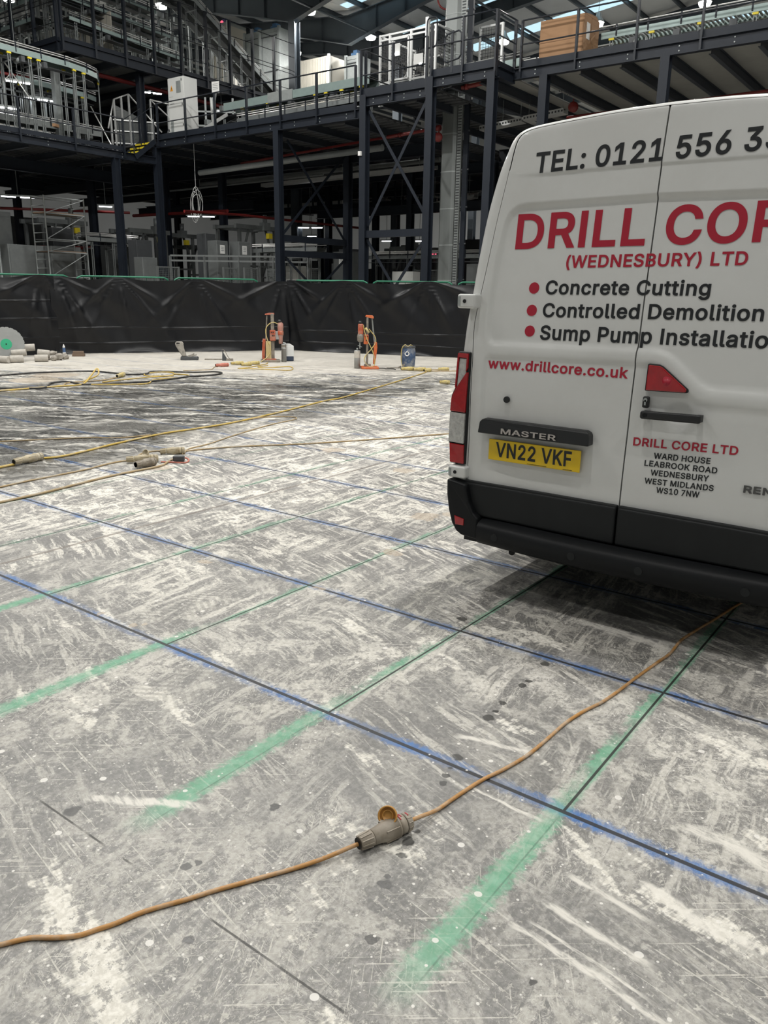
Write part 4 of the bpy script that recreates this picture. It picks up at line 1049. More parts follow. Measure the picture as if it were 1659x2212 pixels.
'V': (506, [[[190,-20,292,-20,492,529,381,529,248,144,208,11,275,11,234,143,211,213,98,529,-13,529]]]),
'W': (713, [[[140,-20,245,-20,337,318,355,391,374,495,312,495,331,387,349,318,440,-20,545,-20,696,529,587,529,491,150,479,98,464,20,521,20,506,98,481,201,395,529,291,529,192,150,180,98,165,20,221,20,207,98,182,201,97,529,-10,529]]]),
'Y': (498, [[[183,-20,288,-20,288,202,491,529,370,529,263,354,233,302,224,283,214,261,195,210,281,210,240,301,209,354,102,529,-20,529,183,202]]]),
'a': (416, [[[160,-29,183,-28,204,-24,222,-18,239,-10,254,0,266,11,276,21,284,32,284,32,257,32,257,-20,357,-20,357,252,355,281,349,307,340,329,328,348,313,365,297,377,279,387,261,394,243,399,226,402,210,404,194,404,171,403,149,400,127,394,106,386,85,375,66,361,48,343,34,322,13,278,110,250,122,273,127,280,133,287,139,293,147,299,157,304,168,308,181,310,196,311,210,310,221,308,231,304,239,299,245,294,249,287,253,279,255,269,256,256,256,256,255,253,256,253,255,252,250,250,243,248,175,240,121,231,102,225,85,219,68,210,52,200,38,187,26,171,17,153,12,132,10,108,12,81,19,56,31,34,46,15,64,-1,85,-13,109,-22,134,-27], [189,66,204,70,218,76,229,84,239,93,246,103,251,115,255,126,256,139,256,149,283,170,274,166,264,163,235,156,203,151,178,148,140,140,131,136,124,131,118,126,115,121,113,114,112,105,113,96,115,90,118,84,123,79,129,75,137,71,147,68,158,66,170,65]]]),
'c': (422, [[[207,-28,227,-27,247,-25,267,-20,285,-13,302,-5,318,5,333,17,346,30,357,44,368,61,376,78,389,116,292,141,275,99,270,93,265,87,259,82,252,78,245,74,237,71,227,68,217,67,207,66,187,68,171,73,157,82,145,94,135,108,127,124,121,144,117,165,116,187,117,210,121,231,127,251,135,268,145,282,157,294,171,303,187,308,207,310,218,309,227,308,236,306,244,303,251,299,258,295,264,290,269,284,273,278,278,271,281,264,290,238,388,263,375,301,366,318,356,334,344,348,331,361,316,373,300,382,283,390,266,396,247,401,227,403,207,404,180,402,154,397,129,389,106,377,86,361,67,344,52,323,38,300,27,275,20,247,15,218,14,187,15,157,20,128,27,101,38,76,52,53,67,33,85,15,106,-1,129,-13,154,-21,180,-26]]]),
'd': (451, [[[195,-28,220,-27,242,-22,261,-14,277,-4,291,6,302,18,317,39,293,39,293,-20,392,-20,392,529,291,529,291,339,318,339,318,338,311,348,302,359,292,370,278,381,262,391,242,399,220,403,196,404,170,402,146,397,123,389,101,378,82,363,64,345,50,324,37,301,24,267,16,230,14,189,16,148,24,110,37,76,49,53,63,32,80,14,100,-1,122,-13,145,-21,170,-26], [222,69,238,73,251,81,263,92,272,106,280,122,287,142,291,164,292,189,291,214,287,236,281,256,273,272,263,285,251,296,238,304,223,308,205,310,186,308,171,303,157,295,145,284,135,270,127,254,121,234,117,213,116,189,117,165,121,144,128,124,136,107,145,93,157,82,171,74,186,69,205,67]]]),
'e': (430, [[[212,-28,239,-27,266,-22,290,-15,312,-4,332,9,350,25,364,43,376,63,392,105,295,128,283,103,277,95,271,87,264,81,256,76,247,72,236,68,225,67,212,66,193,67,176,72,161,78,149,88,137,101,128,115,122,133,118,154,116,179,116,210,117,229,121,245,127,261,135,275,145,287,157,296,171,304,187,308,205,310,223,309,239,304,252,297,262,288,272,276,279,261,285,243,289,224,292,166,374,232,55,241,55,149,391,149,391,194,389,229,384,261,376,289,364,314,350,337,333,355,314,371,294,383,273,393,250,399,228,403,205,404,178,402,152,397,127,388,104,376,84,361,65,342,50,322,37,298,24,264,16,227,14,187,15,157,20,128,27,101,38,76,51,53,67,33,85,15,106,-1,130,-13,155,-21,183,-26]]]),
'g': (452, [[[207,-171,239,-169,270,-164,299,-155,325,-141,347,-124,366,-102,378,-82,386,-59,391,-35,392,-10,392,399,293,399,293,339,318,339,303,359,292,371,278,381,262,391,243,399,221,403,196,404,171,402,146,397,123,389,101,378,82,363,64,345,50,324,37,301,24,268,16,231,14,191,15,161,20,132,27,106,37,81,50,59,65,40,83,23,103,10,124,-1,146,-9,170,-14,195,-15,220,-14,242,-10,261,-2,277,7,290,17,302,28,316,48,291,48,291,-5,289,-24,285,-39,279,-50,269,-59,258,-67,243,-72,227,-76,207,-77,189,-76,174,-74,162,-69,152,-64,143,-59,137,-52,106,-15,24,-61,43,-95,55,-110,69,-125,86,-138,105,-150,127,-159,152,-166,178,-170], [224,81,239,85,253,92,264,101,274,113,281,129,287,147,291,168,292,193,291,217,287,238,281,257,274,272,264,285,252,296,239,304,223,308,205,310,186,308,170,304,157,296,145,285,136,271,128,254,121,236,117,216,116,193,117,170,121,149,127,131,135,115,145,102,156,93,170,85,186,81,205,79]]]),
'i': (193, [[[33,-20,134,-20,134,399,33,399]], [[84,423,100,425,115,431,128,440,138,452,144,467,146,483,144,499,138,513,128,526,115,536,100,542,84,544,68,542,53,536,40,527,29,514,23,499,21,483,23,467,30,452,40,440,53,431,68,425]]]),
'k': (407, [[[90,91,185,179,192,179,408,399,276,399,113,232,90,232]], [[33,-20,134,-20,134,529,33,529]], [[284,-20,413,-20,193,259,121,188]]]),
'l': (216, [[[139,-22,165,-21,205,-12,186,76,158,73,146,72,139,73,137,74,137,73,136,76,135,85,134,99,134,529,33,529,33,83,34,62,39,41,47,22,59,6,75,-7,94,-16,116,-21]]]),
'm': (636, [[[33,-20,134,-20,134,237,135,254,138,268,143,279,150,289,158,296,167,302,178,307,188,309,199,310,215,308,228,304,239,296,247,286,252,275,254,259,254,-20,355,-20,355,246,356,259,359,271,363,281,369,289,376,297,384,302,394,307,405,309,419,310,434,309,448,304,460,297,467,291,471,282,475,269,476,253,476,-20,577,-20,577,256,575,286,569,313,559,338,544,359,527,376,506,390,484,399,461,404,437,406,414,405,393,400,373,393,354,383,337,371,322,356,309,339,300,320,284,275,347,275,335,321,327,341,315,359,301,376,284,389,264,399,242,404,219,406,200,405,182,401,164,394,147,385,131,373,117,359,105,341,95,322,81,275,132,275,132,399,33,399]]]),
'n': (436, [[[134,226,135,245,139,260,144,273,151,284,160,292,171,299,182,305,196,308,210,309,226,308,239,304,249,299,258,290,266,280,271,268,275,253,276,234,276,-20,377,-20,377,241,375,273,369,303,359,330,344,353,326,372,305,387,281,396,255,402,227,404,204,403,182,398,161,390,140,378,122,363,107,343,94,320,72,267,132,267,132,399,33,399,33,-20,134,-20]]]),
'o': (442, [[[207,-28,235,-26,261,-21,286,-13,310,-1,331,15,349,33,364,53,377,76,388,101,395,128,400,157,401,187,400,218,395,247,388,275,377,300,364,323,349,344,330,361,310,377,286,389,261,397,235,402,207,404,180,402,154,397,129,389,106,377,86,361,67,344,52,323,38,300,27,275,20,247,15,218,14,187,15,157,20,128,27,101,38,76,52,53,67,33,85,15,106,-1,129,-13,154,-21,180,-26], [227,68,244,73,258,82,270,94,280,108,288,124,294,144,298,165,299,187,298,210,294,231,288,251,280,268,270,282,258,294,244,303,227,308,207,310,187,308,171,303,157,294,145,282,135,268,127,251,121,231,117,210,116,187,117,165,121,144,127,124,135,108,145,94,157,82,171,73,187,68,207,66]]]),
'p': (451, [[[33,-163,134,-163,134,39,108,39,123,18,134,6,148,-4,164,-14,183,-22,205,-27,229,-28,255,-26,280,-21,303,-13,324,-1,343,14,361,32,375,53,388,76,400,110,408,148,410,189,408,230,400,267,388,301,375,324,361,345,343,363,324,378,302,389,279,397,255,402,229,404,204,403,182,399,162,391,146,381,133,371,122,359,108,339,132,339,132,399,33,399], [238,69,253,74,267,82,279,93,289,107,297,124,303,144,307,165,308,189,307,213,303,234,297,254,289,270,280,284,268,295,254,303,239,308,220,310,202,308,186,304,173,296,161,285,152,272,144,256,138,236,134,214,133,189,134,164,138,142,144,122,152,106,162,92,174,81,187,73,202,69,220,67]]]),
'r': (286, [[[33,-20,134,-20,134,236,135,251,138,263,143,274,150,283,158,291,168,297,180,302,193,305,207,306,228,304,263,299,263,404,230,404,213,405,187,403,163,396,141,384,122,368,107,350,103,341,132,341,132,399,33,399]]]),
's': (391, [[[182,-28,212,-26,241,-21,268,-12,292,1,312,16,328,35,341,57,349,81,351,107,349,129,344,150,334,169,320,185,304,199,284,211,260,221,234,228,177,242,159,248,145,253,137,258,133,264,130,269,129,277,131,285,135,293,143,301,155,307,170,311,187,313,206,311,220,307,230,301,238,292,244,282,256,254,350,276,336,316,326,335,314,352,299,367,282,381,262,391,239,398,214,403,187,404,159,402,132,397,107,388,85,377,65,362,49,344,37,322,29,299,27,274,29,251,34,230,44,211,58,194,81,175,110,161,144,151,207,136,222,131,233,126,240,121,244,116,247,110,248,103,247,97,245,91,240,85,232,78,219,71,203,67,181,65,163,66,148,70,135,77,126,85,119,96,107,130,11,109,23,66,33,44,47,25,63,9,83,-5,105,-16,129,-23,155,-27]]]),
't': (254, [[[224,399,-14,399,-14,307,224,307]], [[45,491,45,92,47,68,53,45,63,24,78,6,97,-7,118,-17,142,-22,168,-24,195,-23,237,-13,218,77,183,71,170,70,160,71,154,73,151,75,149,78,147,86,146,99,146,491]]]),
'u': (436, [[[182,-25,206,-24,228,-19,249,-11,269,1,287,16,302,36,315,59,337,112,278,112,278,-20,377,-20,377,399,276,399,276,154,275,135,271,120,265,106,258,95,250,87,239,80,228,74,214,71,200,70,184,71,171,75,161,80,152,89,144,99,139,111,135,126,134,145,134,399,33,399,33,138,35,106,41,76,51,50,65,27,84,8,105,-7,129,-17,155,-23]]]),
'w': (594, [[[123,-20,214,-20,282,220,296,275,316,358,252,358,272,275,300,167,353,-20,444,-20,572,399,465,399,415,219,394,140,366,21,427,21,401,141,381,219,331,399,237,399,187,219,167,140,140,21,200,21,173,142,102,399,-4,399]]]),
' ': (208, [])}
from mathutils.geometry import delaunay_2d_cdt
CAPH = 549.0
def glyph_text(s):
    """outlines of a line of bold lettering: list of (outer, holes...) groups, and the advance"""
    out, x = [], 0
    for ch in s:
        adv, groups = GLYPH[ch]
        for gr in groups:
            out.append([[(p[i]+x, p[i+1]) for i in range(0, len(p), 2)] for p in gr])
        x += adv
    return out, x

def groups_by_glyph(w):
    out, x = [], 0
    for ch in w:
        adv, groups = GLYPH[ch]
        out.append([[[(p[i]+x, p[i+1]) for i in range(0, len(p), 2)] for p in gr] for gr in groups])
        x += adv
    return out

def lettering(name, s, x0, x1, z0, z1, cap, m, parent, ysurf, sub=None, label=None, depth=0.0):
    """bold line from x0 to x1 (x1 = right end of `sub` if given), baseline z0 at x0 to z1 at x1; one mesh per word"""
    gs, _ = glyph_text(sub or s)
    lo = min(p[0] for gr in gs for p in gr[0]); hi = max(p[0] for gr in gs for p in gr[0])
    kx = (x1-x0)/(hi-lo); kz = cap/CAPH
    pen = 0
    words = s.split(' ')
    res = []
    for w in words:
        g = G()
        # one glyph at a time: triangulate all its outlines together, keep what they wind around
        for gr in groups_by_glyph(w):
            loops = [q if k == 0 else q[::-1] for g2 in gr for k, q in enumerate(g2)]
            vin, ein = [], []
            for q in loops:
                o = len(vin); vin += [Vector(p) for p in q]; ein += [(o+i, o+(i+1) % len(q)) for i in range(len(q))]
            vo, _, fo, *_r = delaunay_2d_cdt(vin, ein, [], 0, 1e-4)
            keep = []
            for f in fo:
                cx = sum(vo[i].x for i in f)/len(f); cy = sum(vo[i].y for i in f)/len(f)
                wn = 0
                for q in loops:
                    for i in range(len(q)):
                        (ax, ay), (bx, by) = q[i-1], q[i]
                        if (ay <= cy) != (by <= cy):
                            s_ = (bx-ax)*(cy-ay)-(cx-ax)*(by-ay)
                            if ay <= cy and s_ > 0: wn += 1
                            elif ay > cy and s_ < 0: wn -= 1
                if wn > 0: keep.append(f)
            pts = []
            for p in vo:
                a = (p.x+pen-lo)*kx; x = x0+a; z = z0+(z1-z0)*a/(x1-x0)+(p.y+20)*kz
                pts.append((x, ysurf(x, z), z))
            base = len(g.v); edges = set()
            fs = []
            for f in keep:
                ar = sum(vo[f[i-1]].x*vo[f[i]].y-vo[f[i]].x*vo[f[i-1]].y for i in range(len(f)))
                f = tuple(f) if ar > 0 else tuple(f)[::-1]
                fs.append(f)
                edges |= {(f[i-1], f[i]) for i in range(len(f))}
            g.add(pts, fs)
            if depth:
                k = len(pts); g.add([(p[0], p[1]+depth, p[2]) for p in pts], [])
                for a, b in edges:
                    if (b, a) not in edges:
                        g.f.append((base+b, base+a, base+a+k, base+b+k)); g.sm.append(False)
        adv = glyph_text(w)[1]
        res.append(obj(name, g, m, parent, label=label))
        pen += adv+GLYPH[' '][0]
    return res

onv = lambda x, z: front_of(x, z, .0022)
LINES = [('TEL: 0121 556 33', -1.924, -1.01, 2.180, 2.198, .097, VINK, 'TEL: 0121 556'),
         ('DRILL CORE', -1.995, -.902, 1.826, 1.835, .168, VINR, 'DRILL CO'),
         ('(WEDNESBURY) LTD', -1.709, -.876, 1.734, 1.742, .058, VINR, None),
         ('Concrete Cutting', -1.802, -1.010, 1.608, 1.613, .067, VINK, None),
         ('Controlled Demolition', -1.805, -.776, 1.498, 1.511, .068, VINK, None),
         ('Sump Pump Installation', -1.807, -.742, 1.387, 1.399, .071, VINK, 'Sump Pump Installatio'),
         ('www.drillcore.co.uk', -2.081, -1.329, 1.228, 1.229, .052, VINR, None),
         ('DRILL CORE LTD', -1.266, -.794, .918, .933, .040, VINR, None),
         ('WARD HOUSE', -1.161, -.904, .869, .878, .028, VINK, None),
         ('LEABROOK ROAD', -1.200, -.869, .829, .839, .028, VINK, None),
         ('WEDNESBURY', -1.166, -.900, .788, .798, .028, VINK, None),
         ('WEST MIDLANDS', -1.190, -.874, .745, .757, .028, VINK, None),
         ('WS10 7NW', -1.130, -.932, .708, .717, .029, VINK, None)]
for s, x0, x1, z0, z1, cap, m, sub in LINES:
    lettering('lettering', s, x0, x1, z0, z1, cap, m, van, onv, sub, 'red lettering' if m is VINR else 'black lettering')
for bz in (1.638, 1.529, 1.427):
    g = G()
    ring = [(-1.866+.0275*math.cos(t*math.pi/16), bz+.0275*math.sin(t*math.pi/16)) for t in range(32)]
    g.prism(ring[::-1], lambda a, b: (a, onv(a, b), b), lambda a, b: (a, onv(a, b)+.003, b)); vpart('bullet_dot', g, VINR)
lettering('plate_lettering', 'VN22 VKF', -1.986, -1.557, .772, .775, .079, VINK, pl, lambda x, z: 3.6668)
lettering('model_badge', 'MASTER', -1.944, -1.633, .903, .904, .029, BADGE, strip, lambda x, z: 3.632, depth=.006)
lettering('maker_badge', 'RENAULT', -.748, -.46, .772, .780, .033, BADGED, van, lambda x, z: front_of(x, z, .006), depth=.006)
g = G(); g.box(-1.80, 3.6672, .757, -1.69, 3.6685, .7595); g.box(-1.60, 3.6672, .757, -1.55, 3.6685, .7595); obj('plate_maker_line', g, VINK, pl)
# ------------------------------------------------------------------ black sheeting and the barriers it hangs on
SHEET = mat('black_polythene', (0.0045, 0.005, 0.0065), 0.36, 0, 0.3, 2.0, spec=0.34)
def sheet(name, pts, label, seed, attach, h0=1.80, zcre=(0.25, 0.55), bulge=0.05):
    """pts: ground polyline left to right; attach: distances along it where the sheet is tied"""
    rnd = random.Random(seed)
    P = [np.array(p, float) for p in pts]
    L = [0.0]
    for a, b in zip(P, P[1:]): L.append(L[-1]+np.linalg.norm(b-a))
    n = int(L[-1]/0.05); m = 110
    wl = [(rnd.uniform(.5, 4), rnd.uniform(.8, 5), rnd.uniform(0, 6.3), rnd.uniform(.3, 1)) for _ in range(12)]
    A = np.zeros((n+1, m+1, 3))
    for i in range(n+1):
        s = L[-1]*i/n
        k = max(j for j in range(len(L)-1) if L[j] <= s+1e-9)
        d = (P[k+1]-P[k])/max(1e-6, L[k+1]-L[k]); base = P[k]+d*(s-L[k]); nn = np.array((d[1], -d[0]))
        near = min(attach, key=lambda a: abs(a-s))
        sag = 0.07*(1-math.exp(-((s-near)/.55)**2))
        top = h0-sag+.01*math.sin(s*5.1)
        for j in range(m+1):
            v = j/m; z = 0.01+(top-.01)*v
            o = 0.0
            for fx, fz, ph, am in wl:
                o += .012*am*math.sin(fx*s*2.2+ph+fz*z*1.1+1.5*math.sin(z*1.3+ph))
            for a in attach:                      # folds fanning out from each tie
                dx, dz = s-a, h0+.05-z
                r = math.hypot(dx, dz)+1e-4; th = math.atan2(dx, dz)
                if abs(dx) < 2.2:
                    for t0, w, amp in ((-1.0, .07, .045), (-.42, .045, .03), (.12, .045, .04), (.62, .05, .045), (1.12, .08, .035)):
                        t1 = t0+.15*math.sin(a*3.7+t0*5)
                        o += amp*math.exp(-((th-t1)/w)**2)*math.exp(-abs(r-.7)/.75)*min(1, r/.25)
            for zc in zcre:                       # flat creases from the roll
                zz = zc+.012*math.sin(s*1.7+zc*9)
                o += .022*math.exp(-((z-zz)/.013)**2)*(0.7+.3*math.sin(s*2.3+zc*20))
            o += .10*math.exp(-z/.06)*(.5+.5*math.sin(s*3.1+seed))   # skirt lying on the floor
            o += bulge*math.sin(math.pi*v)*math.sin(s*.9+seed)
            A[i, j] = (base[0]+nn[0]*o, base[1]+nn[1]*o, z)
    g = G(); g.grid(A)
    return solo(name, g, SHEET, label, 'sheeting', 'black sheeting')
sheet('black_sheeting', [(-15.42, 16.2), (-10.6, 17.65), (-6.5, 18.9), (-2.0, 20.0)], 'black plastic sheeting from the corner across to behind the van', 3, [0.05, 1.75, 4.0, 6.2, 8.4, 10.5, 12.6], 1.86)
sheet('black_sheeting', [(-18.15, 10.9), (-17.9, 11.6), (-15.4, 16.22)], 'black plastic sheeting left of the corner, behind the two small tool cases', 8, [.15, 1.6, 3.55, 5.85], 1.84, (0.26, .62))
sheet('black_sheeting', [(-18.9, 6.6), (-18.45, 9.4), (-18.12, 11.0)], 'black plastic sheeting at the far left behind the saw blade and concrete cores', 5, [.2, 2.2, 4.2], 1.86, (0.42, .85, 1.28))

def barrier(a, b, label):
    a, b = np.array(a, float), np.array(b, float); d = (b-a)/np.linalg.norm(b-a); n = np.array((-d[1], d[0]))*.16
    a, b = a+n, b+n
    t = thing('safety_barrier', label, 'barrier', (a[0], a[1], 0), 'green barriers behind the sheeting')
    def at(q, s, z): return (q[0]+d[0]*s, q[1]+d[1]*s, z)
    pts = [at(a, 0, .0), at(a, 0, 1.72), at(a, .05, 1.82), at(a, .14, 1.86), at(b, -.14, 1.86), at(b, -.05, 1.82), at(b, 0, 1.72), at(b, 0, 0)]
    g = G(); g.tube(pts, .024, 8); obj('barrier_frame', g, GREENP, t)
    g = G()
    for k in range(1, 12):
        s = (np.linalg.norm(b-a))*k/12; g.tube([at(a, s, .15), at(a, s, 1.84)], .006, 5)
    g.tube([at(a, .02, .15), at(b, -.02, .15)], .012, 6); obj('infill_bars', g, GREENP, t)
    for q in (a, b):
        g = G(); g.bar((q[0]-n[0]*.2, q[1]-n[1]*.2, .02), (q[0]+n[0]*2.5, q[1]+n[1]*2.5, .02), .06, .04); obj('foot', g, GREENP, t)
run1 = [(-15.42, 16.2), (-10.6, 17.65), (-6.5, 18.9), (-2.0, 20.0)]
run2 = [(-18.9, 6.6), (-18.45, 9.4), (-18.15, 10.9), (-17.9, 11.6), (-15.4, 16.22)]
def along(run, s):
    for p, q in zip(run, run[1:]):
        l = math.hypot(q[0]-p[0], q[1]-p[1])
        if s <= l or q is run[-1]:
            f = min(1, s/l); return (p[0]+(q[0]-p[0])*f, p[1]+(q[1]-p[1])*f)
        s -= l
for i in range(6):
    barrier(along(run1, .12+2.3*i), along(run1, .12+2.3*i+2.2), 'green barrier whose top rail shows above the right run of sheeting, %s from the corner' % ORD[i])
for i in range(4):
    barrier(along(run2, .3+2.35*i), along(run2, .3+2.35*i+2.25), 'green barrier behind the left run of black sheeting, %s from the left end' % ORD[i])

# ------------------------------------------------------------------ cables
CABO = mat('orange_cable', (0.40, 0.20, 0.055), 0.55, 0, 0.35, 14, dirt=(0.42, 0.36, 0.28), dirt_amt=0.7)
CABY = mat('yellow_cable', (0.52, 0.36, 0.07), 0.55, 0, 0.25, 6, dirt=(0.45, 0.40, 0.30), dirt_amt=0.6)
CABD = mat('dusty_cable', (0.36, 0.26, 0.13), 0.6, 0, 0.3, 6, dirt=(0.40, 0.36, 0.29), dirt_amt=0.7)
CABK = mat('black_hose', (0.03, 0.03, 0.03), 0.55, 0, 0.3, 6, dirt=(0.18, 0.17, 0.15), dirt_amt=0.5)
CABP = mat('pink_flex', (0.50, 0.17, 0.12), 0.5, 0, 0.2, 8)
PLUGB = mat('dirty_plug_grey', (0.235, 0.20, 0.155), 0.55, 0, 0.25, 25, dirt=(0.36, 0.33, 0.28), dirt_amt=0.5)
PLUGT = mat('tan_plug', (0.40, 0.335, 0.215), 0.55, 0, 0.2, 15, dirt=(0.5, 0.46, 0.38), dirt_amt=0.6)
PLUGY = mat('yellow_plug', (0.52, 0.41, 0.14), 0.55, 0, 0.25, 12, dirt=(0.46, 0.42, 0.32), dirt_amt=0.75)
def cable(name, pts, r, m, label, cat='cable', group=None, lift=None):
    """pts on the floor; lift: optional heights"""
    p3 = [(p[0], p[1], r+(lift[i] if lift else 0)) for i, p in enumerate(pts)]
    g = G(); g.tube(spline(p3, 6), r, 10)
    return solo(name, g, m, label, cat, group)
cable('power_cable', [(-1.78, .60), (-1.75, .71), (-1.73, .73), (-1.69, .79), (-1.64, .83), (-1.6, .87), (-1.58, .91), (-1.56, .95), (-1.54, 1.01), (-1.515, 1.06), (-1.48, 1.12), (-1.45, 1.18), (-1.41, 1.25), (-1.37, 1.32), (-1.33, 1.39), (-1.285, 1.47), (-1.242, 1.545), (-1.225, 1.575)], .0066, CABO, 'orange power cable from the lower left edge of the floor to the near plug', lift=[0]*14+[0, .006, .02, .024])
cable('power_cable', [(-1.17, 1.745), (-1.160, 1.79), (-1.15, 1.86), (-1.14, 1.96), (-1.12, 2.09), (-1.09, 2.2), (-1.065, 2.33), (-1.055, 2.49), (-1.05, 2.62), (-1.03, 2.75), (-1.0, 2.87), (-.98, 3.02), (-.965, 3.17), (-.94, 3.38), (-.925, 3.5), (-.93, 3.66), (-.92, 3.76), (-.9, 3.89), (-.87, 4.06), (-.82, 4.38), (-.7, 5.0)], .0066, CABO, 'orange power cable from the near plug to under the van', lift=[.024, .018, .004]+[0]*18)

def coupler(name, p0, p1, label, m, scale=1.0, cap=True, capm=None, red=False, group=None):
    """industrial plug and socket joined end to end, lying between two floor points"""
    p0 = np.array((p0[0], p0[1], 0.0)); p1 = np.array((p1[0], p1[1], 0.0))
    L = np.linalg.norm(p1-p0); a = (p1-p0)/L; s = scale
    r = .031*s; q = p0+np.array((0, 0, r))
    t = thing(name, label, 'plug', tuple((p0+p1)/2), group)
    f = L
    g = G(); g.lathe([(.018*s, 0), (.0205*s, .01*f), (.0235*s, .22*f), (.0245*s, .235*f)], q, a, 24)
    for k in range(10):                        # gland ribs
        an = k*math.pi/5; u, w, _ = frame(a); o = u*math.cos(an)+w*math.sin(an)
        g.bar(q+a*.01*f+o*.020*s, q+a*.21*f+o*.0238*s, .004*s, .004*s)
    obj('cable_gland', g, m, t)
    g = G(); g.lathe([(.0175*s, -.004), (.006*s, -.004)], q, a, 20); obj('gland_end', g, BLACKP, t)
    g = G(); g.lathe([(.0225*s, .245*f), (.024*s, .25*f), (.0265*s, .40*f), (.031*s, .47*f), (.031*s, .70*f), (.0335*s, .705*f), (.0335*s, .73*f), (.031*s, .735*f)], q, a, 28)
    u, w, _ = frame(a)
    for k in (0.6, 2.2, 3.9, 5.5):
        o = u*math.cos(k)+w*math.sin(k); g.bar(q+a*.45*f+o*.0305*s, q+a*.70*f+o*.0305*s, .005*s, .004*s)
    obj('socket_body', g, m, t)
    g = G(); g.lathe([(.029*s, .735*f), (.030*s, .80*f), (.029*s, .86*f)], q, a, 28); obj('plug_body', g, m, t)
    g = G(); g.lathe([(.0235*s, .86*f), (.0235*s, .88*f)], q, a, 24); obj('dark_joint', g, BLACKP, t)
    g = G(); g.lathe([(.028*s, .875*f), (.0295*s, .89*f), (.0255*s, .985*f), (.019*s, 1.0*f)], q, a, 24)
    for k in range(12):
        an = k*math.pi/6; o = u*math.cos(an)+w*math.sin(an); g.bar(q+a*.885*f+o*.0285*s, q+a*.97*f+o*.0262*s, .004*s, .003*s)
    obj('plug_nut', g, m, t)
    if red:
        g = G()
        for h, aa in ((.77, 1.2), (.81, 1.5), (.93, 1.35), (.79, 1.9)):
            pts = []
            for k in range(5):
                an = aa+.15*k
                o = -w if False else (u*math.cos(an)+w*math.sin(an)); pts.append(q+a*h*f+o*(.0302*s if h < .9 else .0285*s))
            g.tube(pts, .0018*s, 5)
        obj('red_paint_marks', g, VINR, t)
    if cap:
        up = np.array((0, 0, 1.0)); side = np.cross(a, up)
        c = q+a*.63*f+up*.034*s-side*.020*s
        n = nrm(side*.50-a*.55+up*.45)
        g = G(); g.lathe([(.029*s, 0), (.030*s, .004*s), (.030*s, .014*s), (.0255*s, .014*s), (.025*s, .003*s), (.018*s, .003*s), (.0175*s, .009*s), (.015*s, .009*s), (.0145*s, .003*s), (0.0, .003*s)], c, n, 24, cap=False)
        g.lathe([(.029*s, 0), (0, -.001)], c, n, 24, cap=False)
        obj('hinged_cap', g, capm or m, t)
        g = G(); g.bar(c-n*.002-a*.024*s-up*.008*s, q+a*.46*f+up*.022*s-side*.018*s, .012*s, .007*s); obj('cap_hinge', g, m, t)
    return t
CAPO = mat('amber_cap', (0.46, 0.23, 0.05), 0.5, 0, 0.15, 20)
coupler('cable_coupler', (-1.232, 1.563), (-1.172, 1.742), 'grey industrial plug and socket with amber cap lying on the near floor', PLUGB, 1.0, True, CAPO, True)

CB = 'cables across the middle of the floor'
cable('power_cable', [(-7.10, 3.99), (-7.03, 4.16), (-7.08, 4.46), (-7.19, 4.86), (-7.27, 5.26), (-7.33, 5.69), (-7.31, 6.09), (-7.32, 6.67), (-7.49, 7.66), (-7.8, 8.96), (-7.85, 9.44), (-8.2, 10.65), (-8.59, 11.94), (-9.08, 13.48), (-9.26, 13.95)], .011, CABY, 'long yellow cable running from the left plug back to the blue barrel', group=CB)
cable('power_cable', [(-7.0, 3.2), (-7.0, 3.42), (-7.0, 3.55), (-7.02, 3.70)], .012, CABY, 'short yellow cable entering at the left edge to the lone plug', group=CB)
cable('power_cable', [(-8.4, 3.9), (-8.28, 4.13), (-8.23, 4.2), (-7.77, 4.91), (-7.48, 5.17), (-7.38, 5.5)], .007, CABD, 'thin dusty cable at the left edge joining the long yellow cable', group=CB)
cable('power_cable', [(-6.3, 2.9), (-6.3, 3.18), (-6.33, 3.43), (-6.35, 3.98), (-6.42, 4.33), (-6.39, 4.58)], .008, CABD, 'dusty cable from the left edge to the back of the plug cluster', group=CB)
cable('power_cable', [(-5.84, 2.7), (-5.83, 2.92), (-5.85, 3.28), (-5.92, 3.7), (-5.96, 4.0), (-5.96, 4.29), (-5.97, 4.54), (-6.08, 4.72), (-6.12, 4.80)], .010, CABD, 'tan cable from the left edge passing in front of the plug cluster', group=CB)
cable('power_cable', [(-6.27, 5.04), (-6.35, 5.14), (-6.17, 5.6), (-5.7, 6.26), (-5.33, 6.92), (-4.9, 7.78), (-4.5, 8.6)], .008, CABD, 'thin tan cable from the plug cluster towards the van tail light', group=CB)
cable('power_cable', [(-6.27, 5.06), (-6.42, 5.24), (-6.48, 5.57), (-6.65, 6.06), (-6.88, 6.9), (-6.93, 7.36), (-7.03, 7.52), (-7.2, 7.5), (-7.36, 7.25), (-7.36, 7.0)], .007, CABD, 'thin tan cable looping back to the long yellow cable', group=CB)
cable('power_cable', [(-6.42, 4.90), (-6.56, 4.98), (-6.6, 4.87), (-6.55, 4.73), (-6.41, 4.61)], .007, CABD, 'short tan loop around the back of the plug cluster', group=CB)
cable('power_cable', [(-6.12, 4.66), (-6.03, 4.71), (-5.92, 4.78), (-5.97, 4.87), (-6.08, 4.93), (-6.16, 4.88)], .007, CABP, 'short pink lead looped between the clustered plugs and the small dark box', group=CB)
coupler('cable_coupler', (-7.01, 3.69), (-7.06, 4.0), 'tan plug and socket lying alone near the left edge', PLUGT, 1.25, False)
coupler('cable_coupler', (-6.33, 4.42), (-6.16, 4.66), 'tan socket with round cap, left in the plug cluster', PLUGT, 1.25, True)
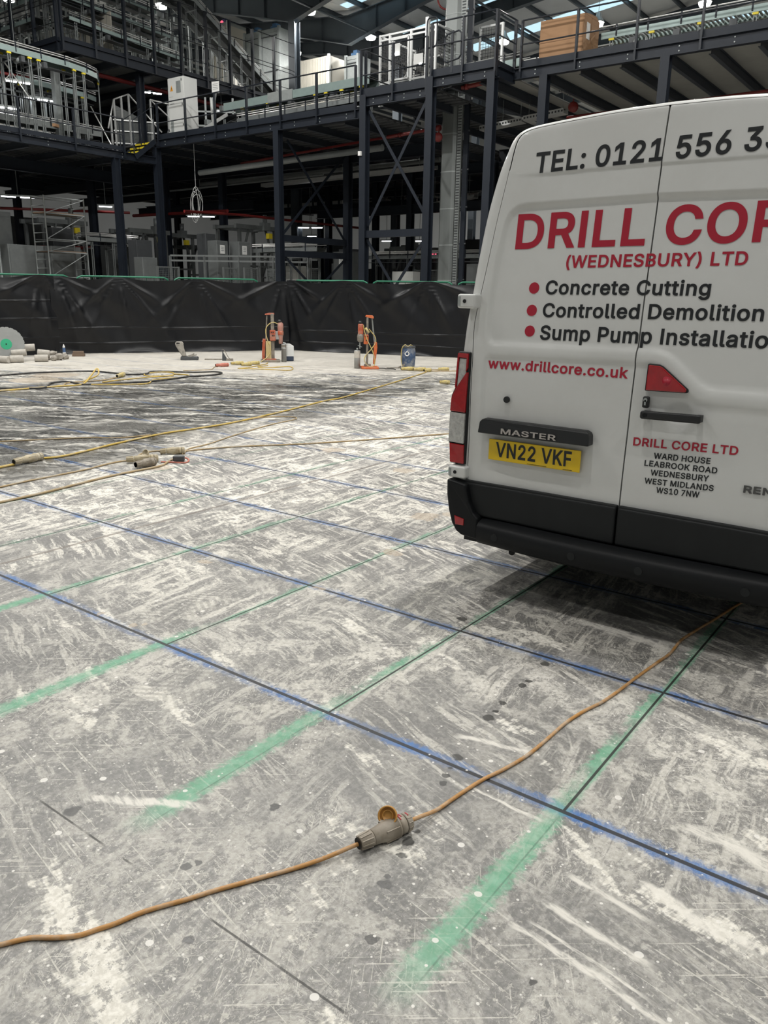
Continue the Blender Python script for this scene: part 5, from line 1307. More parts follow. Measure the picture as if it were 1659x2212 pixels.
coupler('cable_coupler', (-6.06, 4.33), (-6.06, 4.55), 'stubby grey socket at the front of the plug cluster', PLUGB, 1.3, False)
coupler('cable_coupler', (-6.43, 4.89), (-6.28, 5.08), 'tan plug at the back of the plug cluster', PLUGT, 1.15, False)
g = G(); g.obox((-6.03, 4.80, .03), (.05, .11, .055), rz(-48)); solo('breaker_box', g, DGREY, 'small dark breaker box on the pink lead in the plug cluster', 'box', bevel=.012)

FB = 'cables and hoses heaped at the left'
cable('power_cable', [(-12.3, 6.1), (-12.27, 6.36), (-12.22, 6.92), (-12.18, 7.32), (-12.15, 7.72), (-12.40, 8.05), (-12.55, 8.3), (-12.42, 8.22), (-12.47, 7.95)], .014, CABY, 'thick yellow cable at the left edge ending in an upright loop', group=FB, lift=[0, 0, 0, 0, 0, .08, .20, .10, 0])
cable('power_cable', [(-12.35, 6.2), (-12.32, 6.5), (-12.30, 6.95), (-12.25, 7.4), (-12.54, 7.73), (-12.47, 8.31), (-12.68, 8.80)], .011, CABD, 'pale cable running to the small yellow plug at the left', group=FB)
cable('power_cable', [(-12.12, 7.75), (-11.75, 8.11), (-11.5, 8.55), (-11.88, 8.99), (-11.91, 9.41), (-11.86, 9.69), (-12.06, 9.95), (-12.29, 9.96), (-12.46, 9.91)], .011, CABY, 'yellow cable nearest the viewer in the heap at the left', group=FB)
cable('power_cable', [(-12.2, 8.16), (-12.29, 8.59), (-12.33, 9.21), (-12.28, 9.49), (-12.34, 9.79), (-12.69, 10.06), (-12.93, 9.94), (-12.89, 9.6), (-12.63, 9.37), (-12.34, 9.43), (-12.2, 9.7)], .011, CABY, 'yellow cable coiled in a flat ring at the left', group=FB)
cable('water_hose', [(-14.4, 7.2), (-14.38, 7.49), (-14.4, 8.19), (-13.98, 9.06), (-13.42, 9.18), (-12.94, 9.23), (-12.82, 9.54), (-13.07, 9.93), (-12.42, 10.38), (-12.23, 10.72), (-11.92, 10.65), (-11.76, 10.3), (-11.81, 10.0), (-11.9, 9.76)], .016, CABK, 'long black hose farthest back in the heap at the left', 'hose', FB)
cable('water_hose', [(-12.54, 6.2), (-12.55, 6.51), (-12.14, 7.0), (-12.65, 7.46), (-12.7, 7.77), (-12.15, 7.72), (-12.0, 7.96), (-11.71, 8.85), (-11.87, 9.79)], .015, CABK, 'kinked black hose tangled with the yellow cables at the left', 'hose', FB)
coupler('cable_coupler', (-12.66, 8.78), (-12.84, 9.06), 'small yellow plug on the floor among the heaped cables at the left', PLUGY, 1.3, False)
cable('power_cable', [(-12.9, 10.5), (-12.77, 10.64), (-12.67, 11.02), (-13.0, 11.4), (-13.1, 11.6)], .008, CABD, 'thin tan cable trailing left from the plugs by the left drill rig')
cable('power_cable', [(-13.0, 13.0), (-12.8, 12.75), (-12.65, 12.39), (-12.44, 11.84), (-12.43, 11.56), (-12.06, 11.8), (-11.45, 12.0), (-11.57, 12.3), (-11.98, 12.63), (-12.14, 12.16), (-12.4, 12.1), (-12.5, 12.5)], .010, CABY, 'yellow cable in loose loops in front of the left drill rig')
for a, b, m, lb in (((-13.06, 11.50), (-12.96, 11.78), CABP, 'pink plug at the left end of the plugs by the left drill rig'), ((-13.18, 12.05), (-13.05, 12.30), PLUGY, 'yellow plug at the back of the plugs by the left drill rig'),
                    ((-12.83, 12.02), (-12.73, 12.24), PLUGY, 'yellow plug at the front of the plugs by the left drill rig'), ((-12.98, 12.35), (-12.85, 12.60), PLUGY, 'yellow plug nearest the base of the left drill rig')):
    coupler('cable_coupler', a, b, lb, m, 1.3, False)
for a, b, lb in (((-9.80, 13.74), (-9.60, 13.95), 'yellow plug touching the foot of the blue barrel'), ((-9.55, 13.85), (-9.36, 14.03), 'yellow plug in the middle of the heap by the blue barrel'),
                 ((-9.25, 13.80), (-9.20, 13.98), 'yellow plug at the end of the long cable by the blue barrel'), ((-9.20, 14.25), (-9.0, 14.38), 'yellow plug farthest right in the heap by the blue barrel')):
    coupler('cable_coupler', a, b, lb, PLUGY, 1.35, False)
cable('power_cable', [(-9.6, 14.05), (-9.5, 14.25), (-9.35, 14.42), (-9.2, 14.32), (-9.25, 14.1), (-9.4, 14.05), (-9.15, 14.1), (-8.85, 14.5)], .010, CABD, 'tan cable coiled in the heap by the blue barrel')
coupler('cable_coupler', (-7.84, 12.22), (-7.66, 12.28), 'small yellow plug on the floor left of the van tail light', PLUGY, 1.2, False)
cable('power_cable', [(-7.66, 12.28), (-7.5, 12.32), (-7.3, 12.5), (-7.0, 12.4)], .009, CABK, 'black lead behind the van tail light')

# ------------------------------------------------------------------ drilling gear
RIGRED = mat('rig_orange_red', (0.44, 0.085, 0.035), 0.5, 0, 0.2, 12, dirt=(0.36, 0.28, 0.22), dirt_amt=0.7)
RIGOR = mat('rig_orange', (0.62, 0.125, 0.025), 0.5, 0, 0.15, 12, dirt=(0.45, 0.38, 0.30), dirt_amt=0.3)
MUDDY = mat('muddy_steel', (0.22, 0.20, 0.17), 0.6, 0.3, 0.4, 14, dirt=(0.42, 0.38, 0.32), dirt_amt=0.6)
PINKM = mat('muddy_pink_motor', (0.42, 0.20, 0.16), 0.55, 0, 0.3, 20, dirt=(0.30, 0.25, 0.20), dirt_amt=0.7)
DULL = mat('dull_core_bit', (0.33, 0.33, 0.32), 0.5, 0.3, 0.25, 9)
# the frame of a rig: u = to the viewer's right, n = towards the viewer
UR = np.array((math.cos(math.radians(45)), math.sin(math.radians(45)), 0)); NR = np.array((math.sin(math.radians(45)), -math.cos(math.radians(45)), 0))
RM = np.stack((UR, -NR, np.array((0, 0, 1.0))), 1)
def rigframe(base):
    b = np.array((base[0], base[1], 0.0))
    return lambda u, n, z: b+UR*u+NR*n+np.array((0, 0, z))
# left rig
F = rigframe((-13.18, 13.28))
r1 = thing('drill_rig', 'muddy core drill rig on the left with yellow panel and red motor', 'drill rig', F(0, 0, 0), 'core drill rigs')
def rb(nm, c, size, m, par, bev=.008, R=RM):
    g = G(); g.obox(c, size, R); return obj(nm, g, m, par, bevel=bev)
rb('base_plate', F(-.01, 0, .025), (.44, .34, .05), MUDDY, r1)
rb('mast', F(.055, 0, .55), (.075, .075, 1.06), MUDDY, r1)
g = G(); g.bar(F(-.13, .0, .06), F(-.065, .0, 1.04), .022); obj('back_stay', g, MUDDY, r1)
g = G(); g.prism([(-.11, -.02), (.10, -.02), (.10, .025), (-.03, .025), (-.11, .0)], lambda a, b: F(a, -.03, 1.075+b), lambda a, b: F(a, .03, 1.075+b)); obj('top_bracket', g, RIGRED, r1, bevel=.006)
g = G(); g.bar(F(-.17, 0, .06), F(-.14, 0, .52), .05, .07, up=UR); obj('jack_leg', g, RIGRED, r1, bevel=.006)
g = G(); g.cyl(F(-.19, .0, .47), F(-.15, 0, .45), .012, n=8); obj('leg_lever', g, GALV, r1)
cr_ = rb('carriage', F(.055, .03, .60), (.13, .12, .24), RIGRED, r1, .012)
g = G()
for uu, zz in ((.03, .67), (.07, .67), (.05, .60), (.085, .60)): g.cyl(F(uu, .09, zz), F(uu, .102, zz), .014, n=10)
obj('carriage_bolts', g, BLACKP, cr_)
rb('motor_bracket', F(.155, .02, .60), (.09, .09, .18), DULL, r1)
g = G(); g.lathe([(.035, 0), (.045, .02), (.05, .14), (.065, .20), (.065, .34), (.07, .36), (.066, .45), (.04, .48), (.03, .52)], F(.235, .03, .41), (0, 0, 1), 20); mo = obj('drill_motor', g, PINKM, r1)
g = G(); g.lathe([(.05, 0), (.055, .02), (.03, .05)], F(.225, .03, .90), (0, 0, 1), 16); obj('motor_cap', g, BLACKP, mo)
g = G(); g.lathe([(.067, .20), (.07, .22), (.07, .27), (.067, .29)], F(.235, .03, .41), (0, 0, 1), 20); obj('motor_collar', g, RIGRED, mo)
g = G(); g.lathe([(.022, .0), (.028, .05), (.028, .12), (.02, .16)], F(.245, .03, .28), (0, 0, 1), 14); obj('spindle', g, BLACKP, mo)
rb('yellow_panel', F(-.045, .06, .26), (.12, .09, .42), mat('muddy_yellow', (0.50, 0.40, 0.19), 0.6, 0, 0.25, 8, dirt=(0.45, 0.40, 0.30), dirt_amt=0.6), r1, .01)
g = G(); g.tube(spline([F(.17, .05, .86), F(.10, .07, .89), F(.02, .08, .88), F(-.07, .08, .80), F(-.10, .09, .70), F(-.085, .1, .58), F(-.05, .11, .46), F(.0, .12, .34), F(-.02, .12, .20), F(-.10, .14, .10), F(-.22, .2, .02)], 6), .010, 8); obj('motor_lead', g, PLUGY, r1)
rb('clamp_feet', F(-.02, .1, .06), (.30, .08, .04), RIGRED, r1)
# core bit under the motor, and the white jerrycan behind it
F2 = rigframe((-12.93, 13.46))
t = thing('core_bit', 'grey core drill bit standing upright on the floor under the left rig motor', 'core bit', F2(0, 0, 0))
g = G(); g.lathe([(.058, 0), (.058, .30), (.062, .30), (.062, .325), (.058, .325), (.058, .40), (.05, .41), (.0, .41)], F2(0, 0, 0), (0, 0, 1), 24); obj('bit_barrel', g, DULL, t)
g = G(); g.lathe([(.0595, .335), (.0595, .395)], F2(0, 0, 0), (0, 0, 1), 24, cap=False); obj('muddy_band', g, MUDDY, t)
g = G(); g.lathe([(.02, .41), (.02, .45)], F2(0, 0, 0), (0, 0, 1), 12); obj('bit_hub', g, GALV, t)
F3 = rigframe((-13.05, 13.72))
t = thing('jerrycan', 'white plastic jerrycan with dark lower half behind the left rig', 'jerrycan', F3(0, 0, 0))
g = G(); g.obox(F3(0, 0, .23), (.27, .16, .24), RM); g.prism([(-.13, .34), (-.05, .36), (-.04, .40), (.04, .40), (.13, .35)], lambda a, b: F3(a, -.07, b), lambda a, b: F3(a, .07, b)); obj('can_body', g, mat('white_plastic', (.68, .69, .68), .4, 0, .05, 4), t, bevel=.02)
rb('blue_label', F3(0, 0, .09), (.265, .158, .17), mat('navy_label', (.03, .045, .08), .5, 0, .3, 9), t, .015)
g = G(); g.cyl(F3(-.07, 0, .37), F3(-.07, 0, .42), .025, n=14); obj('can_cap', g, PAPER, t)
# right rig
F = rigframe((-10.55, 13.62))
r2 = thing('drill_rig', 'core drill rig on the right with bright orange leg and base', 'drill rig', F(0, 0, 0), 'core drill rigs')
rb('base_plate', F(-.0, 0, .025), (.37, .30, .05), RIGOR, r2, .01)
rb('base_clamp', F(-.05, .03, .07), (.14, .10, .07), MUDDY, r2)
rb('mast', F(-.055, 0, .56), (.045, .05, 1.04), MUDDY, r2)
g = G(); g.bar(F(.045, -.02, 1.06), F(.135, -.02, .30), .022); obj('back_stay', g, GALV, r2)
g = G(); g.prism([(-.10, 0), (.0, -.03), (.075, -.04), (.075, .0), (.05, .03), (-.08, .035)], lambda a, b: F(a, -.03, 1.09+b), lambda a, b: F(a, .03, 1.09+b)); obj('top_bracket', g, RIGOR, r2, bevel=.006)
g = G(); g.prism([(.075, .10), (.115, .10), (.16, .45), (.15, .56), (.10, .57), (.085, .50)], lambda a, b: F(a, .0, b), lambda a, b: F(a, .06, b)); obj('jack_leg', g, RIGOR, r2, bevel=.008)
rb('carriage', F(-.085, .03, .62), (.10, .11, .20), RIGOR, r2, .012)
g = G()
for uu, zz in ((-.11, .69), (-.06, .69), (-.085, .60)): g.cyl(F(uu, .085, zz), F(uu, .097, zz), .012, n=10)
obj('carriage_bolts', g, BLACKP, r2)
rb('motor_housing', F(-.20, .03, .83), (.11, .12, .22), RIGRED, r2, .02)
g = G(); g.lathe([(.04, 0), (.07, .03), (.075, .12), (.06, .18)], F(-.20, .03, .56), (0, 0, 1), 18); obj('gearbox', g, MUDDY, r2)
g = G(); g.lathe([(.03, 0), (.045, .01), (.04, .05), (.02, .06)], F(-.21, .03, .94), (0, 0, 1), 14); obj('motor_cap', g, BLACKP, r2)
g = G(); g.lathe([(.012, .0), (.016, .12), (.02, .16)], F(-.215, .03, .42), (0, 0, 1), 12); g.bar(F(-.26, .03, .49), F(-.17, .05, .46), .012); obj('spindle', g, GALV, r2)
g = G(); g.tube(spline([F(-.15, .1, .92), F(-.13, .11, .80), F(-.08, .12, .64), F(.0, .12, .48), F(.06, .12, .34), F(.10, .12, .18), F(.08, .13, .08), F(.0, .13, .05), F(-.08, .13, .10), F(-.13, .13, .2), F(-.09, .12, .30), F(.02, .11, .42), F(.11, .1, .56), F(.10, .08, .68), F(.02, .08, .78), F(-.03, .09, .84)], 6), .010, 8); obj('motor_lead', g, PLUGY, r2)
g = G(); g.cyl(F(-.11, .10, .86), F(-.03, .10, .76), .024, n=12); obj('lead_plug', g, PLUGY, r2)
F2 = rigframe((-10.77, 13.47))
t = thing('core_bit', 'muddy core bit hanging just off the floor at the left of the right rig', 'core bit', F2(0, 0, 0))
g = G(); g.lathe([(.066, 0), (.066, .38), (.05, .385), (0, .385)], F2(0, 0, 0), (0, 0, 1), 24); obj('bit_barrel', g, DULL, t)
g = G(); g.lathe([(.0672, .23), (.0672, .37)], F2(0, 0, 0), (0, 0, 1), 24, cap=False); obj('cement_band', g, mat('cement_crust', (.50, .47, .42), .8, 0, .2, 20), t)
g = G(); g.cyl(F2(.0, .0, .385), F2(.0, 0, .43), .018, n=10); obj('bit_hub', g, GALV, t)
# bits of gear beside the right rig
F2 = rigframe((-10.15, 13.95))
t = thing('drill_spanner', 'long rusty spanner lying right of the right drill rig', 'spanner', F2(0, 0, 0))
g = G(); g.bar(F2(-.15, 0, .02), F2(.22, 0, .025), .03, .02); obj('shaft', g, MUDDY, t)
g = G(); g.bar(F2(.19, 0, .02), F2(.24, 0, .11), .04, .03); g.bar(F2(.10, 0, .02), F2(.16, .03, .06), .03); obj('jaw', g, MUDDY, t)
cable('water_hose', [(-10.42, 13.75), (-10.3, 13.82), (-10.22, 13.78), (-10.12, 13.86), (-10.0, 13.82)], .010, CABK, 'dark hose lying on the floor at the foot of the right drill rig', 'hose')

# blue barrel
BARB = mat('blue_plastic_barrel', (0.045, 0.085, 0.17), 0.5, 0, 0.3, 8, dirt=(0.36, 0.36, 0.35), dirt_amt=0.75)
bx, by = -10.06, 14.38
t = thing('barrel', 'blue plastic barrel splashed with cement, hose looped over its side', 'barrel', (bx, by, 0))
g = G(); g.lathe([(.115, 0), (.13, .01), (.14, .06), (.152, .2), (.150, .36), (.135, .44), (.138, .445), (.138, .46), (.13, .46), (.128, .40), (0, .40)], (bx, by, 0), (0, 0, 1), 32, cap=False); obj('barrel_body', g, BARB, t)
g = G(); g.lathe([(.141, .435), (.147, .44), (.147, .468), (.139, .47)], (bx, by, 0), (0, 0, 1), 32); obj('lid_ring', g, DGREY, t)
Fb = rigframe((bx, by))
g = G(); g.tube(spline([Fb(.07, .05, .48), Fb(.02, .1, .50), Fb(-.04, .1, .47), Fb(-.10, .1, .50), Fb(-.155, .06, .43), Fb(-.17, .04, .30), Fb(-.165, .04, .15), Fb(-.14, .08, .04), Fb(-.08, .15, .02)], 6), .010, 8); obj('looped_hose', g, PLUGY, t)
g = G(); g.tube(spline([Fb(-.05, .15, .38), Fb(-.10, .13, .31), Fb(-.06, .16, .27), Fb(-.02, .155, .31), Fb(-.05, .15, .36)], 5), .010, 7); obj('rope_knot', g, PAPER, t)

# cement covered tool case standing open
MUDC = mat('cement_covered', (0.33, 0.31, 0.275), 0.75, 0, 0.3, 14, dirt=(0.10, 0.10, 0.09), dirt_amt=0.5)
F = rigframe((-14.85, 12.25))
t = thing('tool_case', 'cement covered tool case standing with its lid open', 'tool case', F(0, 0, 0))
g = G(); g.prism([(-.17, 0), (.22, 0), (.24, .03), (.22, .07), (-.16, .08)], lambda a, b: F(a, .09, b), lambda a, b: F(a, -.14, b)); obj('case_base', g, DGREY, t, bevel=.01)
g = G(); g.prism([(-.13, .08), (-.03, .08), (-.08, .26), (-.09, .38), (-.12, .42), (-.25, .42), (-.28, .37), (-.26, .31)], lambda a, b: F(a, .05, b), lambda a, b: F(a, -.05, b)); li = obj('open_lid', g, MUDC, t, bevel=.02, seg=3)
g = G(); g.prism([(-.24, .365), (-.17, .37), (-.17, .395), (-.24, .395)], lambda a, b: F(a, .056, b), lambda a, b: F(a, .03, b)); obj('handle_hole', g, SEAMB, li)
g = G(); g.bar(F(.02, .03, .08), F(.20, .05, .12), .03); g.bar(F(.05, .0, .08), F(.15, .06, .15), .025); g.bar(F(0, .06, .08), F(.1, .04, .11), .05); obj('tools_inside', g, MUDC, t)
F = rigframe((-14.55, 12.62))
g = G(); g.bar(F(-.1, 0, .012), F(.33, 0, .012), .02, .02); solo('steel_rod', g, MUDDY, 'thin steel rod on the floor between the two small tool cases', 'rod')
F = rigframe((-14.1, 12.72))
t = thing('hand_trowel_stand', 'small dark triangular wire frame tool on the floor left of the left rig', 'tool', F(0, 0, 0))
g = G(); g.prism([(-.07, 0), (.09, 0), (.04, .05), (-.03, .17), (-.06, .26)], lambda a, b: F(a, .03, b), lambda a, b: F(a, .015, b)); obj('blade_plate', g, DGREY, t)
g = G(); g.tube(spline([F(-.06, .02, .26), F(0, .02, .22), F(.06, .02, .10), F(.13, .02, .02)], 5), .007, 7); obj('wire_handle', g, MUDDY, t)
g = G(); g.box(0, 0, 0, 0, 0, 0) if False else None
g = G(); g.obox(F(.10, 0, .025), (.16, .10, .05), RM); obj('tool_foot', g, MUDDY, t, bevel=.008)

# concrete cores, saw blade, bottle, timber
CONC = mat('drilled_core_concrete', (0.40, 0.375, 0.335), 0.85, 0, 0.2, 18, bump=.2, dirt=(0.52, 0.49, 0.44), dirt_amt=0.6)
CONC2 = mat('rubble_concrete', (0.30, 0.275, 0.24), 0.9, 0, 0.25, 14, bump=.3, dirt=(0.44, 0.41, 0.36), dirt_amt=0.6)
def core(c, ax, L, r, label, group='concrete cores in the heap'):
    a = nrm(ax); c = np.array(c, float)
    g = G(); g.lathe([(r*.9, 0), (r, .01), (r*1.0, L-.012), (r*.92, L)], c-a*L/2, a, 18); return solo('concrete_core', g, CONC, label, 'concrete core', group)
core((-16.86, 8.90, .075), (1, .35, 0), .30, .075, 'pale concrete core at the very left of the heap in front of the saw blade')
core((-16.72, 9.12, .08), (.5, 1, 0), .27, .08, 'short fat concrete core at the front left of the heap')
core((-16.93, 9.30, .19), (.7, 1, .1), .30, .075, 'concrete core lying across the middle of the heap')
core((-17.10, 9.62, .28), (.55, 1, .05), .28, .078, 'concrete core on top of the heap')
core((-16.60, 9.62, .078), (.6, 1, 0), .28, .078, 'concrete core lying at the front centre of the heap')
core((-16.90, 9.86, .16), (.7, 1, -.15), .26, .075, 'concrete core at the right of the heap, tilted down')
core((-17.22, 13.50, .062), (.75, 1, 0), .27, .062, 'single concrete core lying by itself along the black sheeting', None)
def rock(c, s, seed, label):
    rnd = random.Random(seed); g = G(); g.sphere((0, 0, 0), 1, 9, 6)
    g.v = [tuple(np.array(v)*np.array(s)*rnd.uniform(.78, 1.1)+np.array(c)) for v in g.v]; g.sm = [False]*len(g.sm)
    solo('concrete_lump', g, CONC2, label, 'rubble', 'rubble beside the cores')
rock((-16.72, 10.12, .075), (.11, .10, .085), 1, 'jagged concrete lump just right of the core heap')
rock((-16.62, 9.93, .05), (.09, .07, .06), 2, 'small pale lump in front of the core heap')
rock((-16.83, 10.33, .06), (.10, .10, .075), 3, 'concrete lump farthest right of the core heap')
rock((-16.95, 10.08, .15), (.12, .14, .05), 4, 'flat piece of concrete lying on the rubble')
rock((-17.0, 9.95, .05), (.12, .12, .07), 5, 'dark lump at the back of the core heap')
# saw blade leaning on the barrier
bc = np.array((-17.16, 9.16, .372)); bn = nrm(np.array((.86, -.46, .14)))
t = thing('saw_blade', 'large round diamond saw blade with green centre leaning at the left edge', 'saw blade', (bc[0], bc[1], 0))
u_, w_, a_ = frame(bn); R0 = .37
pts = []
for k in range(96):
    an = 2*math.pi*k/96; rr = R0 if k % 4 else R0*.965
    pts.append((rr*math.cos(an), rr*math.sin(an)))
g = G(); g.prism(pts, lambda a, b: bc+u_*a+w_*b-a_*.003, lambda a, b: bc+u_*a+w_*b+a_*.003); obj('blade_disc', g, mat('blade_steel', (.42, .43, .42), .35, .6, .2, 5), t)
g = G(); g.lathe([(.115, 0), (.115, .005)], bc+a_*.002, a_, 32); obj('green_centre', g, mat('blade_green', (.03, .38, .20), .5, 0, .1, 8), t)
g = G(); g.lathe([(.016, 0), (.016, .007)], bc+a_*.003, a_, 16); obj('arbor_hole', g, SEAMB, t)
t = thing('spray_can', 'blue and white spray can standing against the black sheeting', 'can', (-17.41, 10.68, 0))
g = G(); g.lathe([(.033, 0), (.034, .005), (.034, .20), (.03, .21)], (-17.41, 10.68, 0), (0, 0, 1), 20); obj('can_body', g, mat('can_blue', (.06, .11, .22), .4, 0, .2, 9), t)
g = G(); g.lathe([(.0345, .015), (.0345, .11)], (-17.41, 10.68, 0), (0, 0, 1), 20, cap=False); obj('can_label', g, PAPER, t)
g = G(); g.lathe([(.028, .21), (.026, .25), (.012, .27), (.010, .29)], (-17.41, 10.68, 0), (0, 0, 1), 16); obj('can_nozzle', g, PAPER, t)
WOOD = mat('old_timber', (0.17, 0.12, 0.085), 0.8, 0, 0.25, 6, stretch=(2, 12, 12))
Rw = rz(50)
for k, (z, s, lb) in enumerate(((.035, (.28, .16, .07), 'timber block lying on the floor against the black sheeting'), (.095, (.24, .14, .05), 'shorter timber block stacked on another against the black sheeting'))):
    g = G(); g.obox((-17.36, 11.02, z), s, Rw); solo('timber_block', g, WOOD, lb, 'timber', bevel=.006)
# ------------------------------------------------------------------ conveyors and equipment on the mezzanine
def conveyor(label, pts, w, floor_z, legs, side=PALEG, rail=True, cap=True, group='conveyors', depth=.14, bed=BELT, rollers=False, legm=DULLG, motor=None, brackets=True):
    """pts: centre line of the belt top; legs: positions (index fraction 0..1)"""
    P = [np.array(p, float) for p in pts]
    t = thing('conveyor', label, 'conveyor', tuple(P[0]), group)
    def off(i, s, dz):
        d = nrm((P[min(i+1, len(P)-1)]-P[max(i-1, 0)])*np.array((1, 1, 0))); n = np.array((-d[1], d[0], 0)); return P[i]+n*s+np.array((0, 0, dz))
    for s in (-w/2, w/2):
        g = G()
        for i in range(len(P)-1): g.bar(off(i, s, -depth/2+.02), off(i+1, s, -depth/2+.02), .03, depth)
        obj('side_frame', g, side, t)
        if rail:
            for dz in (.10, .16):
                g = G(); g.tube([off(i, s, dz) for i in range(len(P))], .017, 7); obj('guide_rail', g, CHROME, t)
    g = G()
    for i in range(len(P)-1):
        g.bar(off(i, 0, -depth-.10), off(i+1, 0, -depth-.10), w*.5, .02)
    obj('return_tray', g, DGREY, t)
    tot = [0.0]
    for a, b in zip(P, P[1:]): tot.append(tot[-1]+np.linalg.norm(b-a))
    def at(f):
        s = f*tot[-1]
        for i in range(len(P)-1):
            if s <= tot[i+1]+1e-9:
                k = (s-tot[i])/max(1e-9, tot[i+1]-tot[i]); return P[i]+(P[i+1]-P[i])*k, nrm((P[i+1]-P[i])*np.array((1, 1, 0)))
        return P[-1], nrm((P[-1]-P[-2])*np.array((1, 1, 0)))
    g = G()
    if rollers:
        n = int(tot[-1]/.11)
        for k in range(n):
            q, d = at((k+.5)/n); m = np.array((-d[1], d[0], 0)); g.cyl(q-m*w*.48, q+m*w*.48, .027, n=7, cap=False)
        obj('roller_bed', g, GALV, t)
    else:
        for i in range(len(P)-1): g.bar((off(i, 0, 0)), (off(i+1, 0, 0)), w*.95, .02)
        obj('belt', g, bed, t)
    if brackets and rail:
        n = max(2, int(tot[-1]/.8))
        for k in range(n):
            q, d = at((k+.5)/n); m = np.array((-d[1], d[0], 0))
            for s in (-1, 1):
                g = G(); g.bar(q+m*s*(w/2+.02)+np.array((0, 0, -.1)), q+m*s*(w/2+.02)+np.array((0, 0, .17)), .035, .025); obj('rail_bracket', g, NAVY, t)
    for f in legs:
        q, d = at(f); m = np.array((-d[1], d[0], 0))
        for s in (-1, 1):
            b = q+m*s*(w/2-.02)
            g = G(); g.bar((b[0]-d[0]*.035, b[1]-d[1]*.035, floor_z), (b[0]-d[0]*.035, b[1]-d[1]*.035, q[2]-depth), .02, .032)
            g.bar((b[0]+d[0]*.035, b[1]+d[1]*.035, floor_z), (b[0]+d[0]*.035, b[1]+d[1]*.035, q[2]-depth), .02, .032)
            l = obj('leg', g, legm, t)
            if cap:
                g = G(); g.bar((b[0], b[1], q[2]-depth-.03), (b[0], b[1], q[2]-depth+.06), .13, .06, up=(m[0], m[1], 0)); obj('leg_cap', g, YELLOW, l)
        g = G(); g.bar(q-m*w/2+np.array((0, 0, -depth-.22)), q+m*w/2+np.array((0, 0, -depth-.22)), .03, .04); obj('leg_tie', g, legm, t)
    for f in (motor or ()):
        q, d = at(f); m = np.array((-d[1], d[0], 0))
        s = q-m*w*.15+np.array((0, 0, -depth-.12))
        g = G(); g.cyl(s-m*.16, s+m*.16, .075, n=14); mo = obj('drive_motor', g, GREYM, t)
        g = G(); g.obox(s-m*.22, (.16, .12, .16)); obj('gearbox', g, DGREY, mo)
    return t

# low bay (white cabinet side): upper and lower conveyors side by side
conveyor('long pale conveyor with yellow leg caps behind the middle railing, upper of two', [(-22.45, 20.9, 7.74), (-16.1, 20.9, 7.80)], .55, 6.65, (.14, .33, .66, .73, .83, .95), rail=False, depth=.24, motor=(.5, .78))
conveyor('low conveyor with polished guide rails below the long pale one', [(-21.3, 20.35, 7.07), (-16.0, 20.35, 7.12)], .42, 6.65, (.1, .4, .7, .95), side=DULLG, cap=False, depth=.12)
g = G(); g.box(-20.3, 20.58, 7.52, -19.2, 20.62, 7.82); solo('perforated_guard', g, GALV, 'grey perforated guard panel fixed to the long pale conveyor', 'guard')
conveyor('sloping feed conveyor right of the white cabinet, rising to the right', [(-24.1, 20.9, 6.95), (-22.3, 20.9, 7.45)], .5, 6.65, (.15, .5, .9), side=ALU, cap=False, rail=False, depth=.12)
# white electrical cabinet
t = thing('electrical_cabinet', 'tall white electrical cabinet with orange warning triangle at the deck corner', 'cabinet', (-23.9, 19.95, 6.66))
x0, x1, y0, y1, z0, z1 = -24.25, -23.42, 19.72, 20.32, 6.68, 8.58
Rc = rz(0)
g = G(); g.box(x0, y0, z0, x1, y1, z1); obj('cabinet_body', g, WHITEP, t, bevel=.015)
g = G(); g.box(x0+.02, y0-.018, z0+.08, x1-.02, y0, z1-.03); dr = obj('cabinet_door', g, WHITEP, t, bevel=.006)
g = G(); g.box(x0+.47, y0-.03, z1-.5, x0+.70, y0-.017, z1-.14); obj('filter_grille', g, GALV, dr)
g = G(); g.box(x0+.10, y0-.028, z0+.15, x0+.24, y0-.017, z0+.55); obj('lower_grille', g, GALV, dr)
g = G(); g.prism([(x0+.14, z1-.42), (x0+.29, z1-.42), (x0+.215, z1-.24)], lambda a, b: (a, y0-.024, b), lambda a, b: (a, y0-.017, b)); tr = obj('warning_triangle', g, mat('warning_orange', (.75, .33, .03), .5, 0, .05, 5), dr)
g = G(); g.prism([(x0+.22, z1-.29), (x0+.20, z1-.35), (x0+.215, z1-.35), (x0+.205, z1-.40), (x0+.235, z1-.335), (x0+.22, z1-.335)], lambda a, b: (a, y0-.027, b), lambda a, b: (a, y0-.0235, b)); obj('lightning_mark', g, SEAMB, tr)
g = G()
for k in range(4): g.cyl((x0+.12+.06*k, y0-.018, z0+1.08), (x0+.12+.06*k, y0-.035, z0+1.08), .012, n=8)
g.box(x0+.08, y0-.022, z0+1.3, x0+.27, y0-.018, z0+1.305)
for zz in (z0+.35, z0+1.0, z1-.15): g.box(x1-.10, y0-.03, zz, x1-.07, y0-.018, zz+.07)
obj('switches', g, DGREY, dr)
g = G(); g.box(x0, y0, z0-.02, x1, y1, z0+.06); obj('plinth', g, DGREY, t)
g = G(); g.tube(spline([(-24.2, 19.68, 6.85), (-24.33, 19.66, 6.75), (-24.38, 19.7, 6.85), (-24.32, 19.72, 6.98), (-24.24, 19.7, 6.9)], 5), .02, 7); obj('flex_conduit', g, DGREY, t)
